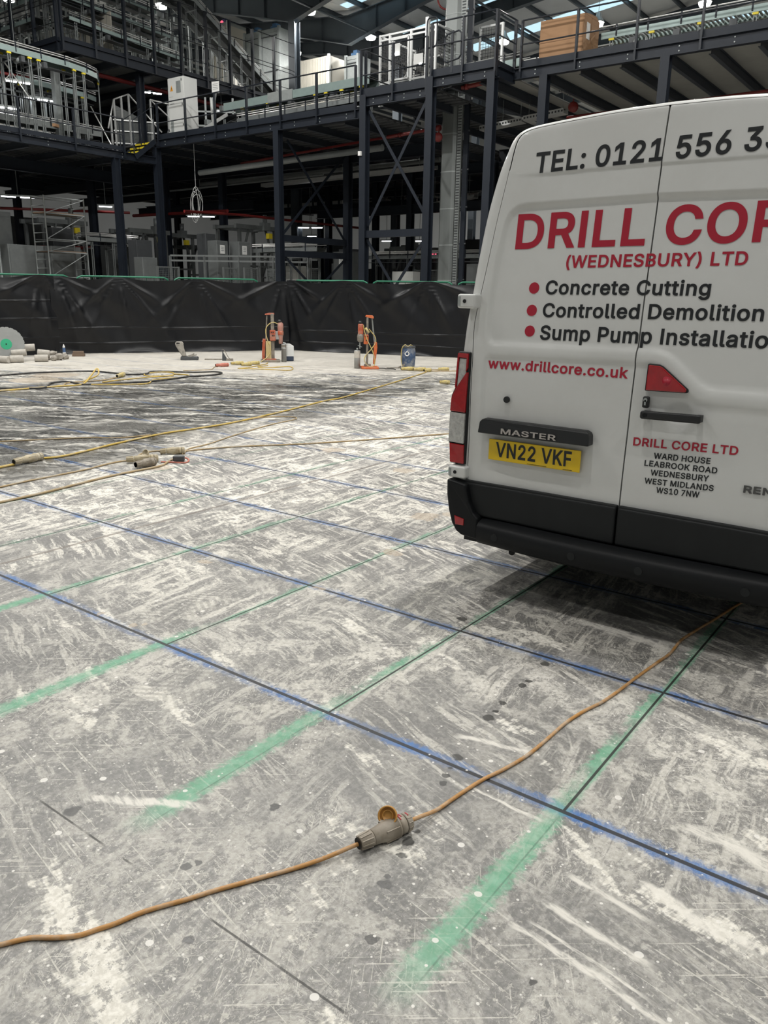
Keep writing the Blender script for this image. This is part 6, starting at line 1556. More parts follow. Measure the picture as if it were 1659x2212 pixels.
# paper sign on a pole
t = thing('notice_sign', 'small white paper notice clipped above the railing right of the cabinet', 'sign', (-22.55, 20.3, 6.65))
g = G(); g.obox((-22.45, 20.28, 8.2), (.30, .012, .36), rz(12)); obj('paper', g, PAPER, t)
g = G()
for k in range(4): g.obox((-22.45-.002, 20.27, 8.3-.05*k), (.20, .006, .012), rz(12))
obj('text_lines', g, GREYM, t)
g = G(); g.bar((-22.75, 20.4, 6.7), (-22.85, 20.4, 7.95), .05); g.bar((-22.75, 20.36, 6.9), (-22.45, 20.3, 8.03), .02); obj('sign_pole', g, ALU, t)

# mesh enclosure with door
def mesh_panel(g, a, b, z0, z1, step=.075, r=.0045):
    a, b = np.array(a, float), np.array(b, float); L = np.linalg.norm(b-a); n = int(L/step)
    for k in range(1, n):
        q = a+(b-a)*k/n; g.bar((q[0], q[1], z0), (q[0], q[1], z1), r*2)
    n = int((z1-z0)/step)
    for k in range(1, n):
        z = z0+(z1-z0)*k/n; g.bar((a[0], a[1], z), (b[0], b[1], z), r*2)
t = thing('mesh_enclosure', 'white framed safety enclosure with black mesh and a door, above the cross brace', 'enclosure', (-15.0, 21.0, 6.97), None)
def fpost(x, y, z0, z1, nm='frame_post', w=.06, p=None):
    g = G(); g.bar((x, y, z0), (x, y, z1), w); return obj(nm, g, ALU, p or t)
for x, y in ((-15.98, 21.0), (-15.62, 21.0), (-14.85, 21.0), (-14.0, 21.0), (-13.9, 22.6), (-15.98, 22.8)): fpost(x, y, 7.0, 8.93)
for z in (7.62, 8.9, 8.78):
    g = G(); g.bar((-15.98, 21.0, z), (-13.95, 21.0, z), .05); obj('frame_rail', g, ALU, t)
for z in (7.05, 8.9):
    g = G(); g.bar((-13.95, 21, z), (-13.9, 22.6, z), .05); g.bar((-15.98, 21, z), (-15.98, 22.8, z), .05); obj('frame_rail', g, ALU, t)
for a_ in (((-15.95, 21.02), (-15.65, 21.02), 7.65, 8.75), ((-14.8, 21.02), (-14.02, 21.02), 7.65, 8.4), ((-13.93, 21.05), (-13.9, 22.55), 7.1, 8.85), ((-15.98, 21.05), (-15.98, 22.75), 7.1, 8.85)):
    g = G(); mesh_panel(g, *a_); obj('mesh_infill', g, MESHM, t)
d = None
g = G(); g.bar((-15.57, 20.96, 7.66), (-15.57, 20.96, 8.74), .05); g.bar((-14.92, 20.96, 7.66), (-14.92, 20.96, 8.74), .05); g.bar((-15.57, 20.96, 8.74), (-14.92, 20.96, 8.74), .05); g.bar((-15.57, 20.96, 7.66), (-14.92, 20.96, 7.66), .05); d = obj('enclosure_door', g, ALU, t)
g = G(); mesh_panel(g, (-15.55, 20.97), (-14.94, 20.97), 7.7, 8.7); obj('door_mesh', g, MESHM, d)
g = G(); g.tube([(-14.97, 20.92, 7.85), (-14.97, 20.89, 7.87), (-14.97, 20.89, 8.05), (-14.97, 20.92, 8.07)], .012, 6); obj('door_handle', g, BLACKP, d)
g = G(); g.box(-15.45, 20.92, 8.28, -15.20, 20.94, 8.62); obj('door_notice', g, PAPER, d)
g = G(); g.box(-14.75, 20.98, 7.98, -14.42, 21.0, 8.25); obj('white_notice', g, PAPER, t)
g = G(); g.bar((-15.5, 21.3, 7.5), (-15.0, 21.3, 8.1), .05); g.bar((-14.7, 21.3, 7.5), (-14.3, 21.3, 7.95), .05); g.bar((-14.9, 21.2, 8.12), (-13.9, 21.2, 8.17), .04); obj('inner_struts', g, ALU, t)
g = G(); g.bar((-14.22, 20.9, 7.3), (-14.22, 20.9, 9.1), .10); g.obox((-14.22, 20.84, 8.0), (.07, .05, .3)); obj('door_lock_column', g, ALU, t)
for x, z in ((-15.3, 8.32), (-14.42, 7.93)):
    g = G(); g.sphere((x, 20.86, z), .04, 10, 6); obj('indicator_light', g, TUBELIGHT, t)
conveyor('pale conveyor seen through the mesh enclosure', [(-16.0, 21.5, 7.55), (-11.4, 21.5, 7.72)], .6, 6.97, (.08, .4, .8), rail=True, depth=.2, motor=(.6,))
t = thing('mesh_guard', 'dark mesh guard standing right of the grey building column', 'guard', (-12.9, 22.3, 7.18))
g = G(); mesh_panel(g, (-13.3, 22.3), (-12.6, 22.3), 7.4, 9.0, .08); obj('mesh_infill', g, MESHM, t)
g = G(); g.bar((-13.32, 22.3, 7.2), (-13.32, 22.3, 9.05), .05); g.bar((-12.58, 22.3, 7.2), (-12.58, 22.3, 9.05), .06); g.bar((-13.32, 22.3, 9.02), (-12.58, 22.3, 9.02), .05); obj('guard_frame', g, ALU, t)

# cardboard box on the right deck
t = thing('cardboard_box', 'large brown cardboard box standing on the right deck behind the railing', 'box', (-10.0, 21.25, 7.3))
g = G(); g.box(-10.62, 20.78, 7.30, -9.42, 21.75, 8.38); obj('box_body', g, CARD, t, bevel=.01)
g = G(); g.prism([(20.79, 8.38), (21.74, 8.38), (21.5, 8.47), (21.1, 8.44)], lambda a, b: (-9.44, a, b), lambda a, b: (-9.42, a, b)); obj('bulging_flap', g, CARD, t)
g = G(); g.box(-9.425, 20.95, 7.85, -9.412, 21.15, 8.22); obj('white_label', g, PAPER, t)
g = G(); g.box(-10.63, 20.772, 7.86, -9.42, 20.78, 7.875); g.box(-9.42, 21.24, 7.32, -9.414, 21.26, 8.37); obj('packing_tape', g, CARDLINE, t)

# right deck conveyor
conveyor('long roller conveyor with polished rails running right from the cardboard box', [(-9.3, 22.0, 8.08), (4.5, 22.0, 8.12)], .75, 7.29, (.02, .095, .18, .27, .36, .5, .65, .8, .95), rail=True, depth=.15, rollers=True, motor=(.06, .14, .235, .33, .5))
conveyor('pale conveyor behind the cardboard box and building column', [(-13.0, 23.3, 8.0), (-9.0, 23.3, 8.06)], .6, 7.2, (.1, .5, .9), rail=True, depth=.22)
for k, (x, lb) in enumerate(((-8.05, 'grey junction box with coiled conduit under the roller conveyor'), (-6.2, 'grey junction box farther right under the roller conveyor'))):
    t = thing('junction_box', lb, 'junction box', (x, 21.45, 7.3))
    g = G(); g.obox((x+.18, 21.45, 7.42), (.24, .15, .26)); obj('box_body', g, GREYM, t, bevel=.02)
    if k == 0:
        g = G()
        for j in range(3):
            pts = [(x-.12+(.14+.02*j)*math.cos(a*math.pi/8), 21.38+.02*j, 7.70+(.17-.015*j)*math.sin(a*math.pi/8)) for a in range(16)]
            g.tube(pts, .011, 6, closed=True)
        obj('coiled_conduit', g, GALV, t)
for x, lb in ((-8.6, 'yellow tag standing under the roller conveyor, nearest the cardboard box'), (-7.3, 'yellow tag standing under the roller conveyor, middle'), (-5.45, 'yellow tag under the roller conveyor at the right edge')):
    g = G(); g.box(x, 21.5, 7.291, x+.10, 21.52, 7.44); solo('yellow_tag', g, YELLOW, lb, 'tag')
# handrail return and rails behind the box
g = G(); g.tube([(-11.6, 23.0, 7.3), (-11.6, 23.0, 8.75), (-10.2, 23.0, 8.8), (-10.2, 23.0, 7.3)], .03, 8); solo('tubular_frame', g, ALU, 'pale tubular frame standing left of the cardboard box', 'frame')

# left wing: tall legged conveyor
conveyor('pale conveyor on very tall legs curving away at the end of the left wing', [(-25.22, 11.0, 8.54), (-25.22, 14.2, 8.52), (-25.2, 16.35, 8.48), (-25.32, 16.95, 8.47), (-25.6, 17.55, 8.47), (-26.1, 17.95, 8.47)], .5, 6.1, (.2, .47, .56, .60, .765, .82, .99), rail=True, depth=.16, motor=(.52, .62))
conveyor('shorter tall-legged conveyor curving down behind the first one', [(-28.3, 16.4, 8.5), (-28.1, 18.0, 8.42), (-28.05, 18.8, 8.38), (-28.2, 19.3, 8.36)], .5, 6.1, (.1, .45, .8), rail=True, depth=.16)
conveyor('low conveyor on the floor of the lower left wing', [(-27.5, 12.5, 7.0), (-27.5, 19.0, 7.05)], .6, 6.1, (.1, .35, .6, .9), side=GALV, rail=True, depth=.18, cap=False)
conveyor('knee high conveyor just behind the left wing railing', [(-25.9, 12.6, 6.42), (-25.9, 16.0, 6.42)], .4, 6.1, (.2, .8), side=ALU, rail=False, cap=False, depth=.12)
# aluminium access frame with sloping handrails
t = thing('access_frame', 'aluminium access stair frame with bright sloping handrails left of the cabinet', 'stair frame', (-26.9, 20.1, 6.1))
af = lambda x, y, z: (x*1.05, y*1.05, 1.61+(z-1.61)*1.05)
for a, b in (((-26.1, 18.5, 7.0), (-25.95, 18.7, 7.95)), ((-25.95, 18.7, 7.95), (-25.65, 19.1, 8.15)), ((-25.65, 19.1, 8.15), (-25.05, 20.0, 7.0)), ((-25.3, 19.75, 8.05), (-24.5, 20.4, 7.85)), ((-25.3, 19.75, 8.05), (-24.4, 20.75, 6.9))):
    g = G(); g.tube([af(*a), af(*b)], .028, 8); obj('handrail', g, CHROME, t)
for x, y, z in ((-25.95, 18.7, 7.95), (-25.65, 19.1, 8.15), (-25.8, 18.9, 8.05), (-25.4, 19.45, 7.7), (-25.2, 19.75, 7.4), (-25.3, 19.75, 8.05), (-24.9, 20.2, 7.9), (-26.05, 18.6, 7.4)):
    g = G(); q_ = af(x, y, z); g.bar((q_[0], q_[1], 6.66 if q_[1] > 19.7 else 6.1), q_, .055); obj('frame_post', g, ALU, t)
for z in (6.55, 6.95, 7.3):
    g = G(); g.bar(af(-26.0, 18.65, z), af(-25.1, 19.9, z), .04); obj('frame_rail', g, ALU, t)
g = G(); g.add([af(-26.0, 18.72, 6.5), af(-25.2, 19.8, 6.5), af(-25.2, 19.8, 7.2), af(-26.0, 18.72, 7.8)], [(0, 1, 2, 3)]); g.add([af(-26.0, 18.73, 6.5), af(-25.2, 19.81, 6.5), af(-25.2, 19.81, 7.2), af(-26.0, 18.73, 7.8)], [(3, 2, 1, 0)]); obj('clear_guard', g, mat('clear_guard', (.6, .65, .64), .2, 0, .05, 3, alpha=.10), t)
for a, b, lb in (((-25.0, 17.1, 7.35), (-24.95, 17.85, 6.12), 'bright thin pole leaning on the left wing railing near its corner'), ((-25.6, 14.6, 8.2), (-25.3, 15.2, 7.2), 'bright thin pole slanting under the tall conveyor at the far left'), ((-26.2, 14.2, 7.1), (-26.4, 15.2, 8.1), 'dull thin pole slanting the other way at the far left')):
    g = G(); g.tube([a, b], .02, 8); solo('slanted_pole', g, CHROME, lb, 'pole')
# orange item
g = G(); g.obox((-26.0, 16.4, 6.75), (.12, .25, .10), rz(30)); solo('orange_box', g, CARD, 'small orange box on the left wing between the tall conveyor legs', 'box', bevel=.01)
t = thing('light_panel_stack', 'row of pale panels standing on the left wing deck, seen below the railing', 'panels', (-29, 17, 6.1))
for k in range(6):
    g = G(); g.obox((-29.0, 14.6+.72*k, 6.65), (.05, .5, 1.05)); obj('panel', g, CREAM, t)
t = thing('light_panel_stack', 'cream corrugated block behind the tall conveyor legs', 'panels', (-30, 18, 6.6))
g = G()
for k in range(14): g.box(-30, 16.4+.16*k, 6.9, -29.9, 16.5+.16*k, 7.75)
g.box(-30.05, 16.4, 6.9, -29.98, 18.7, 7.75); obj('corrugated_face', g, CREAM, t)

# upper mezzanine: stacked conveyors and clutter
for k, (x, z, ya, yb, lb) in enumerate(((-26.55, 10.25, 17.4, 22.2, 'lowest conveyor along the right side of the upper mezzanine'), (-27.3, 11.15, 17.2, 22.2, 'middle conveyor along the right side of the upper mezzanine'), (-28.05, 12.1, 17.2, 22.2, 'top conveyor along the right side of the upper mezzanine'))):
    conveyor(lb, [(x, ya, z), (x, yb, z-.25)], .6, 9.4, (.05, .25, .45, .65, .85), rail=True, depth=.11, cap=False, motor=(.3, .7), group='upper conveyors')
for k, (x, z, lb) in enumerate(((-29.0, 10.3, 'lowest conveyor along the left face of the upper mezzanine'), (-29.0, 11.3, 'upper conveyor along the left face of the upper mezzanine'))):
    conveyor(lb, [(-38, 17.35+.72*k, z), (-27.75, 17.35+.72*k, z+.1)], .6, 9.4, (.3, .5, .7, .9), rail=True, depth=.12, cap=False, motor=(.6, .85), group='upper conveyors')
for k, (za, zb, x, lb) in enumerate(((12.3, 9.8, -26.75, 'nearest sloping conveyor coming down behind the tall railing'), (12.4, 10.0, -27.6, 'middle sloping conveyor coming down behind the tall railing'), (13.1, 10.6, -28.45, 'farthest sloping conveyor coming down behind the tall railing'))):
    conveyor(lb, [(x, 22.4, za), (x, 23.0, za-.02), (x+.05, 27.4, zb), (x+.05, 28.3, zb-.05)], .6, 9.4, (.1, .3, .5, .7, .9), side=GALV, rail=True, depth=.14, cap=False, group='upper conveyors')
t = thing('cream_wall_panels', 'cream mesh panels standing behind the left face of the upper mezzanine', 'panels', (-29, 19.5, 9.4))
for k in range(5):
    x = -31.0+.86*k
    g = G(); g.box(x, 19.4, 9.5, x+.78, 19.44, 11.0); p = obj('panel', g, CREAM, t)
    g = G(); g.bar((x-.04, 19.36, 9.4), (x-.04, 19.36, 11.3), .06); obj('panel_post', g, GREYM, p)
t = thing('cream_wall_panels', 'cream striped panels at the right of the upper mezzanine corner', 'panels', (-28.6, 20.5, 9.4))
for k in range(9):
    g = G(); g.box(-28.9, 19.8+.5*k, 9.6, -28.86, 20.05+.5*k, 11.6); obj('panel', g, CREAM if k < 4 else GALV, t)
def rack(label, a, b, z0, z1, n, rails, m=GALV):
    t = thing('equipment_rack', label, 'rack', (a[0], a[1], z0), 'equipment racks')
    a, b = np.array(a, float), np.array(b, float); d = nrm(b-a); rnd = random.Random(n)
    for k in range(n):
        q = a+(b-a)*(k+rnd.uniform(-.25, .25))/max(1, n-1); zt = z1-rnd.choice((0, 0, .5, 1.0))
        g = G(); g.bar((q[0], q[1], z0), (q[0], q[1], zt), .05, .07, up=(d[0], d[1], 0)); obj('rack_post', g, m, t)
    for z in rails:
        g = G(); g.bar((a[0], a[1], z), (b[0], b[1], z), .05, .06); obj('rack_rail', g, m, t)
    for k in range(int(n*.7)):
        q = a+(b-a)*rnd.random(); z = rnd.choice(rails)
        g = G(); g.obox((q[0], q[1], z+.12), (.16, .22, .18)); obj('drive_unit', g, rnd.choice((DGREY, GREYM, GALV)), t)
rack('tall grey rack of posts and drives behind the right-hand upper conveyors', (-28.7, 17.4), (-28.7, 24.5), 9.4, 12.6, 16, (9.8, 10.5, 11.3, 12.0))
rack('grey rack of posts and drives behind the left-hand upper conveyors', (-37, 18.75), (-28.9, 18.75), 9.4, 12.4, 18, (9.8, 10.7, 11.6))
rack('grey rack of posts behind the tall-legged conveyor of the left wing', (-28.4, 11.5), (-28.4, 18.8), 6.1, 8.9, 14, (6.6, 7.3, 8.1), DULLG)
rack('grey rack of posts between the stair frame and the white cabinet', (-26.6, 21.9), (-24.6, 23.6), 6.65, 8.7, 8, (7.1, 7.7, 8.2), GALV)
def lift_tower(x, y, z0, z1, w, d, label, corr=False):
    t = thing('lift_tower', label, 'lift', (x, y, z0), 'lift towers')
    g = G(); g.box(x-w/2, y-d/2, z0, x+w/2, y+d/2, z1-.15); obj('tower_casing', g, CREAM if corr else GALV, t)
    if corr:
        g = G()
        n = int(w/.14)
        for k in range(n): g.box(x-w/2+w*k/n, y-d/2-.03, z0, x-w/2+w*(k+.5)/n, y-d/2, z1-.15)
        obj('corrugated_face', g, CREAM, t)
    for sx in (-1, 1):
        g = G(); g.bar((x+sx*w/2, y-d/2-.02, z0), (x+sx*w/2, y-d/2-.02, z1+.05), .12); obj('corner_post', g, CHROME if corr else GALV, t)
    g = G(); g.box(x-w/2, y-d/2-.03, z1-.15, x+w/2, y+d/2, z1); obj('head_beam', g, GALV, t)
    g = G(); g.obox((x+w*.1, y-d*.2, z1+.12), (.22, .3, .26)); g.cyl((x+w*.1-.3, y-d*.2, z1+.12), (x+w*.1, y-d*.2, z1+.12), .09, n=12); obj('hoist_motor', g, BLUEM, t)
    g = G()
    for k in range(5): g.bar((x-w/2, y-d/2-.035, z0+.3+(z1-z0-.6)*k/4), (x+w/2, y-d/2-.035, z0+.3+(z1-z0-.6)*k/4), .03)
    obj('cross_rails', g, DGREY, t)
    return t
lift_tower(-33.0, 30.8, 9.4, 14.2, 1.3, 1.2, 'corrugated lift tower with red beacon at the top of the sloping conveyors', True)
lift_tower(-30.6, 30.6, 6.65, 13.4, 1.0, 1.0, 'silver lift tower with blue motor behind the sloping conveyors')
lift_tower(-28.35, 29.5, 6.65, 12.95, 1.15, 1.0, 'tall silver lift tower at the right end of the tall railing, blue motor on top')
lift_tower(-25.3, 31.6, 6.65, 11.9, .7, .9, 'silver lift tower with blue motor beside the cream corrugated box')
g = G(); g.sphere((-32.9, 30.3, 14.27), .08, 10, 8); solo('beacon', g, SIGNRED, 'small glowing red beacon on top of the corrugated lift tower', 'beacon')
t = thing('corrugated_box', 'cream corrugated container standing behind the long pale conveyor', 'container', (-27, 30.6, 6.65))
g = G(); g.box(-27.9, 30.2, 6.65, -25.85, 32.2, 11.8); obj('container_body', g, CREAM, t)
g = G()
for k in range(13): g.box(-27.88+.155*k, 30.165, 6.7, -27.88+.155*k+.09, 30.2, 11.75)
obj('corrugations', g, CREAM, t)
g = G(); g.bar((-25.85, 30.16, 6.65), (-25.85, 30.16, 11.85), .10); obj('corner_post', g, CHROME, t)

# red sprinkler pipes
def pipe(pts, r, label, m=REDPIPE, cap=False, name='sprinkler_pipe', cat='pipe'):
    g = G(); g.tube(pts, r, 10)
    if cap:
        a, b = np.array(pts[-2], float), np.array(pts[-1], float); d = nrm(b-a); g.cyl(b-d*.14, b, r*1.6, n=10)
        for k in (0.25,): g.cyl(a+(b-a)*k-d*.05, a+(b-a)*k+d*.05, r*1.35, n=10)
    return solo(name, g, m, label, cat, 'sprinkler pipes' if name == 'sprinkler_pipe' else None)
pipe([(-15.9, 21.3, 6.2), (-13.95, 21.3, 6.28)], .05, 'short red pipe end with flange behind the top of the cross brace', cap=True)
pipe([(-22.5, 21.4, 5.95), (-16.0, 21.3, 6.2)], .04, 'dull red pipe under the long pale conveyor deck')
pipe([(-12.8, 20.3, 6.98), (-11.6, 20.4, 7.07)], .055, 'red pipe end under the deck just right of the grey building column', cap=True)
pipe([(-11.3, 24.2, 6.75), (-2, 24.2, 6.85)], .04, 'thin red pipe under the right deck above the van roof')
pipe([(-23.2, 19.3, 4.2), (-23.3, 22.0, 4.3), (-23.5, 30, 4.35)], .05, 'bright red pipe running under the decks left of the cross braces')
pipe([(-30, 22.2, 4.55), (-23.4, 21.5, 4.4)], .06, 'red pipe under the left deck near the coil of cable')
pipe([(-27.0, 12.0, 8.85), (-27.0, 18.0, 8.9), (-27.1, 27, 8.9)], .075, 'dark red pipe running along under the upper mezzanine')
pipe([(-28.5, 12.0, 8.5), (-28.2, 17.0, 8.55)], .05, 'red pipe at the far left behind the tall conveyor legs')
pipe([(-31, 15.0, 4.35), (-27.5, 20.2, 4.4)], .05, 'red pipe deep under the lower left wing')
pipe([(-29, 15.6, 2.95), (-27.2, 18.2, 3.0)], .06, 'low red pipe behind the scaffold tower')
t = thing('alarm_bell', 'round dark red alarm bell hanging under the right deck just above the van', 'bell', (-10.85, 23.6, 6.7))
g = G(); g.lathe([(.0, 0), (.14, .01), (.15, .05), (.10, .09), (0, .10)], (-10.85, 23.6, 6.88), (.5, -.8, 0), 20, cap=False); obj('bell_dome', g, REDPIPE, t)
g = G(); g.bar((-10.85, 23.6, 6.88), (-10.85, 23.6, 7.1), .03); obj('bell_hanger', g, REDPIPE, t)
t = thing('alarm_bell', 'dark red alarm bell beside the column left of the grey building column', 'bell', (-14.1, 21.5, 5.9))
g = G(); g.lathe([(.0, 0), (.12, .01), (.13, .05), (.10, .09), (0, .10)], (-13.95, 21.2, 6.0), (.5, -.8, 0), 20, cap=False); obj('bell_dome', g, REDPIPE, t)
g = G(); g.bar((-13.95, 21.2, 6.0), (-13.95, 21.25, 6.28), .03); obj('bell_hanger', g, REDPIPE, t)
# red hoop up by the roof
g = G(); g.tube([(-14.6+.38*math.cos(a*math.pi/12), 22.5, 10.15+.38*math.sin(a*math.pi/12)) for a in range(7, 20)], .028, 8); solo('red_hoop', g, REDPIPE, 'curved red hose hooped beside the grey building column near the roof', 'hose')
# roof services running with the purlins
for x, z, lb in ((-24.9, 12.95, 'long thin pipe running under the roof past the left lamps'), (-19.9, 13.6, 'long pipe under the roof above the cardboard box')):
    g = G(); g.tube([(x, 14, z), (x, 55, z)], .05, 8); solo('service_pipe', g, ROOFST, lb, 'pipe')
# cable tray on hangers
def tray(p0, p1, label, w=.3):
    t = thing('cable_tray', label, 'cable tray', p0, 'cable trays')
    p0, p1 = np.array(p0, float), np.array(p1, float)
    for s in (-w/2, w/2):
        g = G(); g.bar(p0+np.array((0, s, .06)), p1+np.array((0, s, .06)), .012, .13); obj('tray_side', g, ALU, t)
    g = G(); g.bar(p0, p1, w, .01); obj('tray_base', g, ALU, t)
    if np.linalg.norm(p1-p0) < 2:
        n = int(np.linalg.norm(p1-p0)/.09)
        for k in range(n):
            q = p0+(p1-p0)*(k+.5)/n; g = G(); g.obox(q+np.array((0, -w/2-.008, .06)), (.05, .006, .05)); obj('tray_slot', g, DGREY, t)
    for f in (.08, .5, .92):
        q = p0+(p1-p0)*f; g = G(); g.tube([q+np.array((0, 0, 0)), (q[0], q[1], 7.1 if q[0] > -14 else 6.4)], .008, 6); obj('tray_hanger', g, GALV, t)
tray((-13.3, 22.6, 6.32), (-11.9, 22.6, 6.42), 'pale cable tray hanging right of the grey building column, left piece')
tray((-11.85, 22.6, 6.44), (-10.6, 22.6, 6.52), 'pale cable tray hanging right of the grey building column, right piece')
tray((-24.5, 24.5, 5.6), (-16.2, 24.5, 5.7), 'dull cable tray deep under the long deck')
tray((-21.5, 29.5, 4.9), (-17.5, 29.5, 5.3), 'sloping cable tray deep behind the big cross brace')
# hanging cable coil
g = G()
cd_ = nrm(np.array((23.6, -20.2, 0))); cr_2 = np.array((-cd_[1], cd_[0], 0)); cc_ = np.array((-23.6, 20.2, 4.62))
for j, (ra, rb_, da) in enumerate(((.13, .50, 0), (.17, .44, .05), (.10, .55, -.04), (.19, .38, .03), (.15, .52, -.06))):
    g.tube([cc_+cr_2*(ra*math.cos(a*math.pi/12)+da)+cd_*.03*j+np.array((0, 0, rb_*math.sin(a*math.pi/12)-.05*j)) for a in range(24)], .008, 6, closed=True)
g.tube([cc_+np.array((0, 0, .45)), cc_+np.array((-.03, .02, 1.1)), cc_+np.array((0, 0, 1.9))], .009, 6)
solo('cable_coil', g, ALU, 'coil of pale cable hanging from the deck below the white cabinet', 'cable')
# ------------------------------------------------------------------ machines and clutter under the decks
def strip_light(x, y, z, ang, n, label, zt=None, sp=.62, tube=None):
    t = thing('strip_light', label, 'light', (x, y, z), 'strip lights under the decks')
    d = np.array((math.cos(math.radians(ang)), math.sin(math.radians(ang)), 0))
    c = np.array((x, y, z))
    g = G(); g.bar(c-d*(n*sp/2), c+d*(n*sp/2), .12, .06); obj('light_body', g, GALV, t)
    for k in range(n):
        q = c+d*((k-(n-1)/2)*sp); g = G(); g.bar(q-d*sp*.38-np.array((0, 0, .045)), q+d*sp*.38-np.array((0, 0, .045)), .09, .035); obj('lit_tube', g, tube or TUBELIGHT, t)
    g = G(); g.tube([c, (x, y, zt or (6.0 if x < -24.9 and y < 19.5 else 6.62))], .012, 6); obj('light_hanger', g, GALV, t)
SL = [(-28.6, 16.3, 4.70, 60, 2, 'lit strip light at the far left under the lower wing'),
      (-27.9, 19.4, 4.62, 60, 1, 'short lit strip light left of the corner column'),
      (-27.2, 23.5, 4.55, 40, 2, 'lit strip light below the hanging coil of cable'),
      (-25.4, 28.3, 4.38, 30, 2, 'lit strip light seen through the small cross brace'),
      (-27.9, 31.2, 4.25, 10, 1, 'small lit strip light low in the small cross brace'),
      (-29.2, 30.1, 4.42, 10, 1, 'small lit strip light left of the small cross brace'),
      (-25.1, 33.7, 4.10, 20, 1, 'lit strip light left side of the big cross brace, far back'),
      (-23.7, 34.6, 4.12, 20, 1, 'lit strip light right side of the big cross brace, far back')]
for x, y, z, a, n, lb in SL: strip_light(x, y, z, a, n, lb)
UL = [(-27.6, 16.15, 8.25, 70, 2, 'lit strip light on the left wing, second from the left'),
      (-27.8, 15.75, 7.42, 70, 2, 'lowest lit strip light at the very left of the left wing'),
      (-28.1, 17.3, 7.97, 70, 3, 'triple lit strip light behind the left wing railing'),
      (-27.6, 18.05, 8.94, 70, 2, 'lit strip light just under the upper mezzanine corner'),
      (-28.3, 22.2, 9.12, 60, 2, 'lit strip light just left of the white cabinet'),
      (-26.6, 24.3, 8.62, 60, 1, 'small lit lamp at the left end of the long pale conveyor')]
for x, y, z, a, n, lb in UL: strip_light(x, y, z, a, n, lb, 9.36 if y > 16.9 else 14.1, .42, TUBEUP)

Y36 = 36.5
def axes(x, y):
    """viewer-facing frame at a point: right and towards the viewer"""
    d = nrm(np.array((-x, -y, 0.0))); r = np.array((-d[1], d[0], 0.0))
    return r, d
def snap(x, y):
    r, d = axes(x, y)
    return (np.array((0, 1.0, 0)), np.array((1.0, 0, 0))) if abs(r[1]) > abs(r[0]) else (np.array((1.0, 0, 0)), np.array((0, -1.0, 0)))
def machine_frame(x, y):
    r, d = snap(x, y); c = np.array((x, y, 0.0))
    M = np.stack((r, -d, np.array((0, 0, 1.0))), 1)
    return (lambda u, n, z: c+r*u+d*n+np.array((0, 0, z))), M
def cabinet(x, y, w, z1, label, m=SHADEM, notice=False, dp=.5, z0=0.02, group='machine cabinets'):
    F, M = machine_frame(x, y)
    t = thing('machine_cabinet', label, 'cabinet', (x, y, 0), group)
    g = G(); g.obox(F(0, 0, (z0+z1)/2), (w, dp, z1-z0), M); obj('cabinet_body', g, m, t, bevel=.02)
    g = G(); g.obox(F(0, dp/2+.012, (z0+z1)/2+.03), (w*.92, .02, (z1-z0)*.9), M); dr = obj('cabinet_door', g, m, t, bevel=.006)
    g = G(); g.obox(F(w*.38, dp/2+.035, (z0+z1)/2), (.03, .03, .16), M); obj('door_handle', g, BLACKP, dr)
    if notice:
        g = G(); g.obox(F(-w*.05, dp/2+.028, z1-.30), (.22, .008, .30), M); nn = obj('paper_notice', g, PAPER, dr)
        g = G()
        for k in range(3): g.obox(F(-w*.05, dp/2+.034, z1-.22-.06*k), (.13, .004, .02), M)
        obj('notice_lines', g, GREYM, nn)
    if z0 > .5:
        for s in (-1, 1):
            g = G(); g.bar(F(s*w*.42, 0, 0), F(s*w*.42, 0, z0), .08); obj('stand_leg', g, m, t)
    return t
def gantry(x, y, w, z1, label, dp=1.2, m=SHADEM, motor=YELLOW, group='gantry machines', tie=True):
    F, M = machine_frame(x, y)
    t = thing('gantry_machine', label, 'machine', (x, y, 0), group)
    for u in (-w/2, w/2):
        for n in (0, -dp):
            g = G(); g.bar(F(u, n, 0), F(u, n, z1), .11); obj('gantry_post', g, m, t)
    for n in (0, -dp):
        g = G(); g.bar(F(-w/2-.2, n, z1-.08), F(w/2+.2, n, z1-.08), .12, .16); obj('gantry_beam', g, DULLG, t)  # darker grey than bare aluminium, standing in for shade under the deck
    for u in (-w/2, w/2):
        g = G(); g.bar(F(u, 0, z1-.08), F(u, -dp, z1-.08), .1); obj('side_beam', g, m, t)
    g = G(); g.obox(F(w*.2, .05, z1-.02), (.34, .26, .30), M); g.cyl(F(w*.2, .05, z1+.1), F(w*.2, .05, z1+.42), .09, n=12); c = obj('carriage', g, DULLG, t)
    g = G(); g.obox(F(w*.28, .12, z1-.36), (.20, .16, .2), M); obj('drive_motor', g, motor, c)
    for a, b in ((F(-w/2, 0, 1.0), F(w/2, 0, 1.0)), (F(-w/2, 0, z1*.62), F(w/2, 0, z1*.62)), (F(-w/2, 0, z1*.62), F(-w/2+.5, 0, z1-.15)), (F(w/2, 0, z1*.62), F(w/2-.5, 0, z1-.15))):
        g = G(); g.bar(a, b, .07); obj('tie_bar', g, m, t)
    g = G(); g.obox(F(0, -dp/2, .9), (w*.9, dp*.8, .14), M); obj('machine_table', g, DULLG, t)
    g = G(); g.obox(F(0, -dp/2, .42), (w*.8, dp*.7, .8), M); obj('machine_base', g, DGREY, t)
    return t
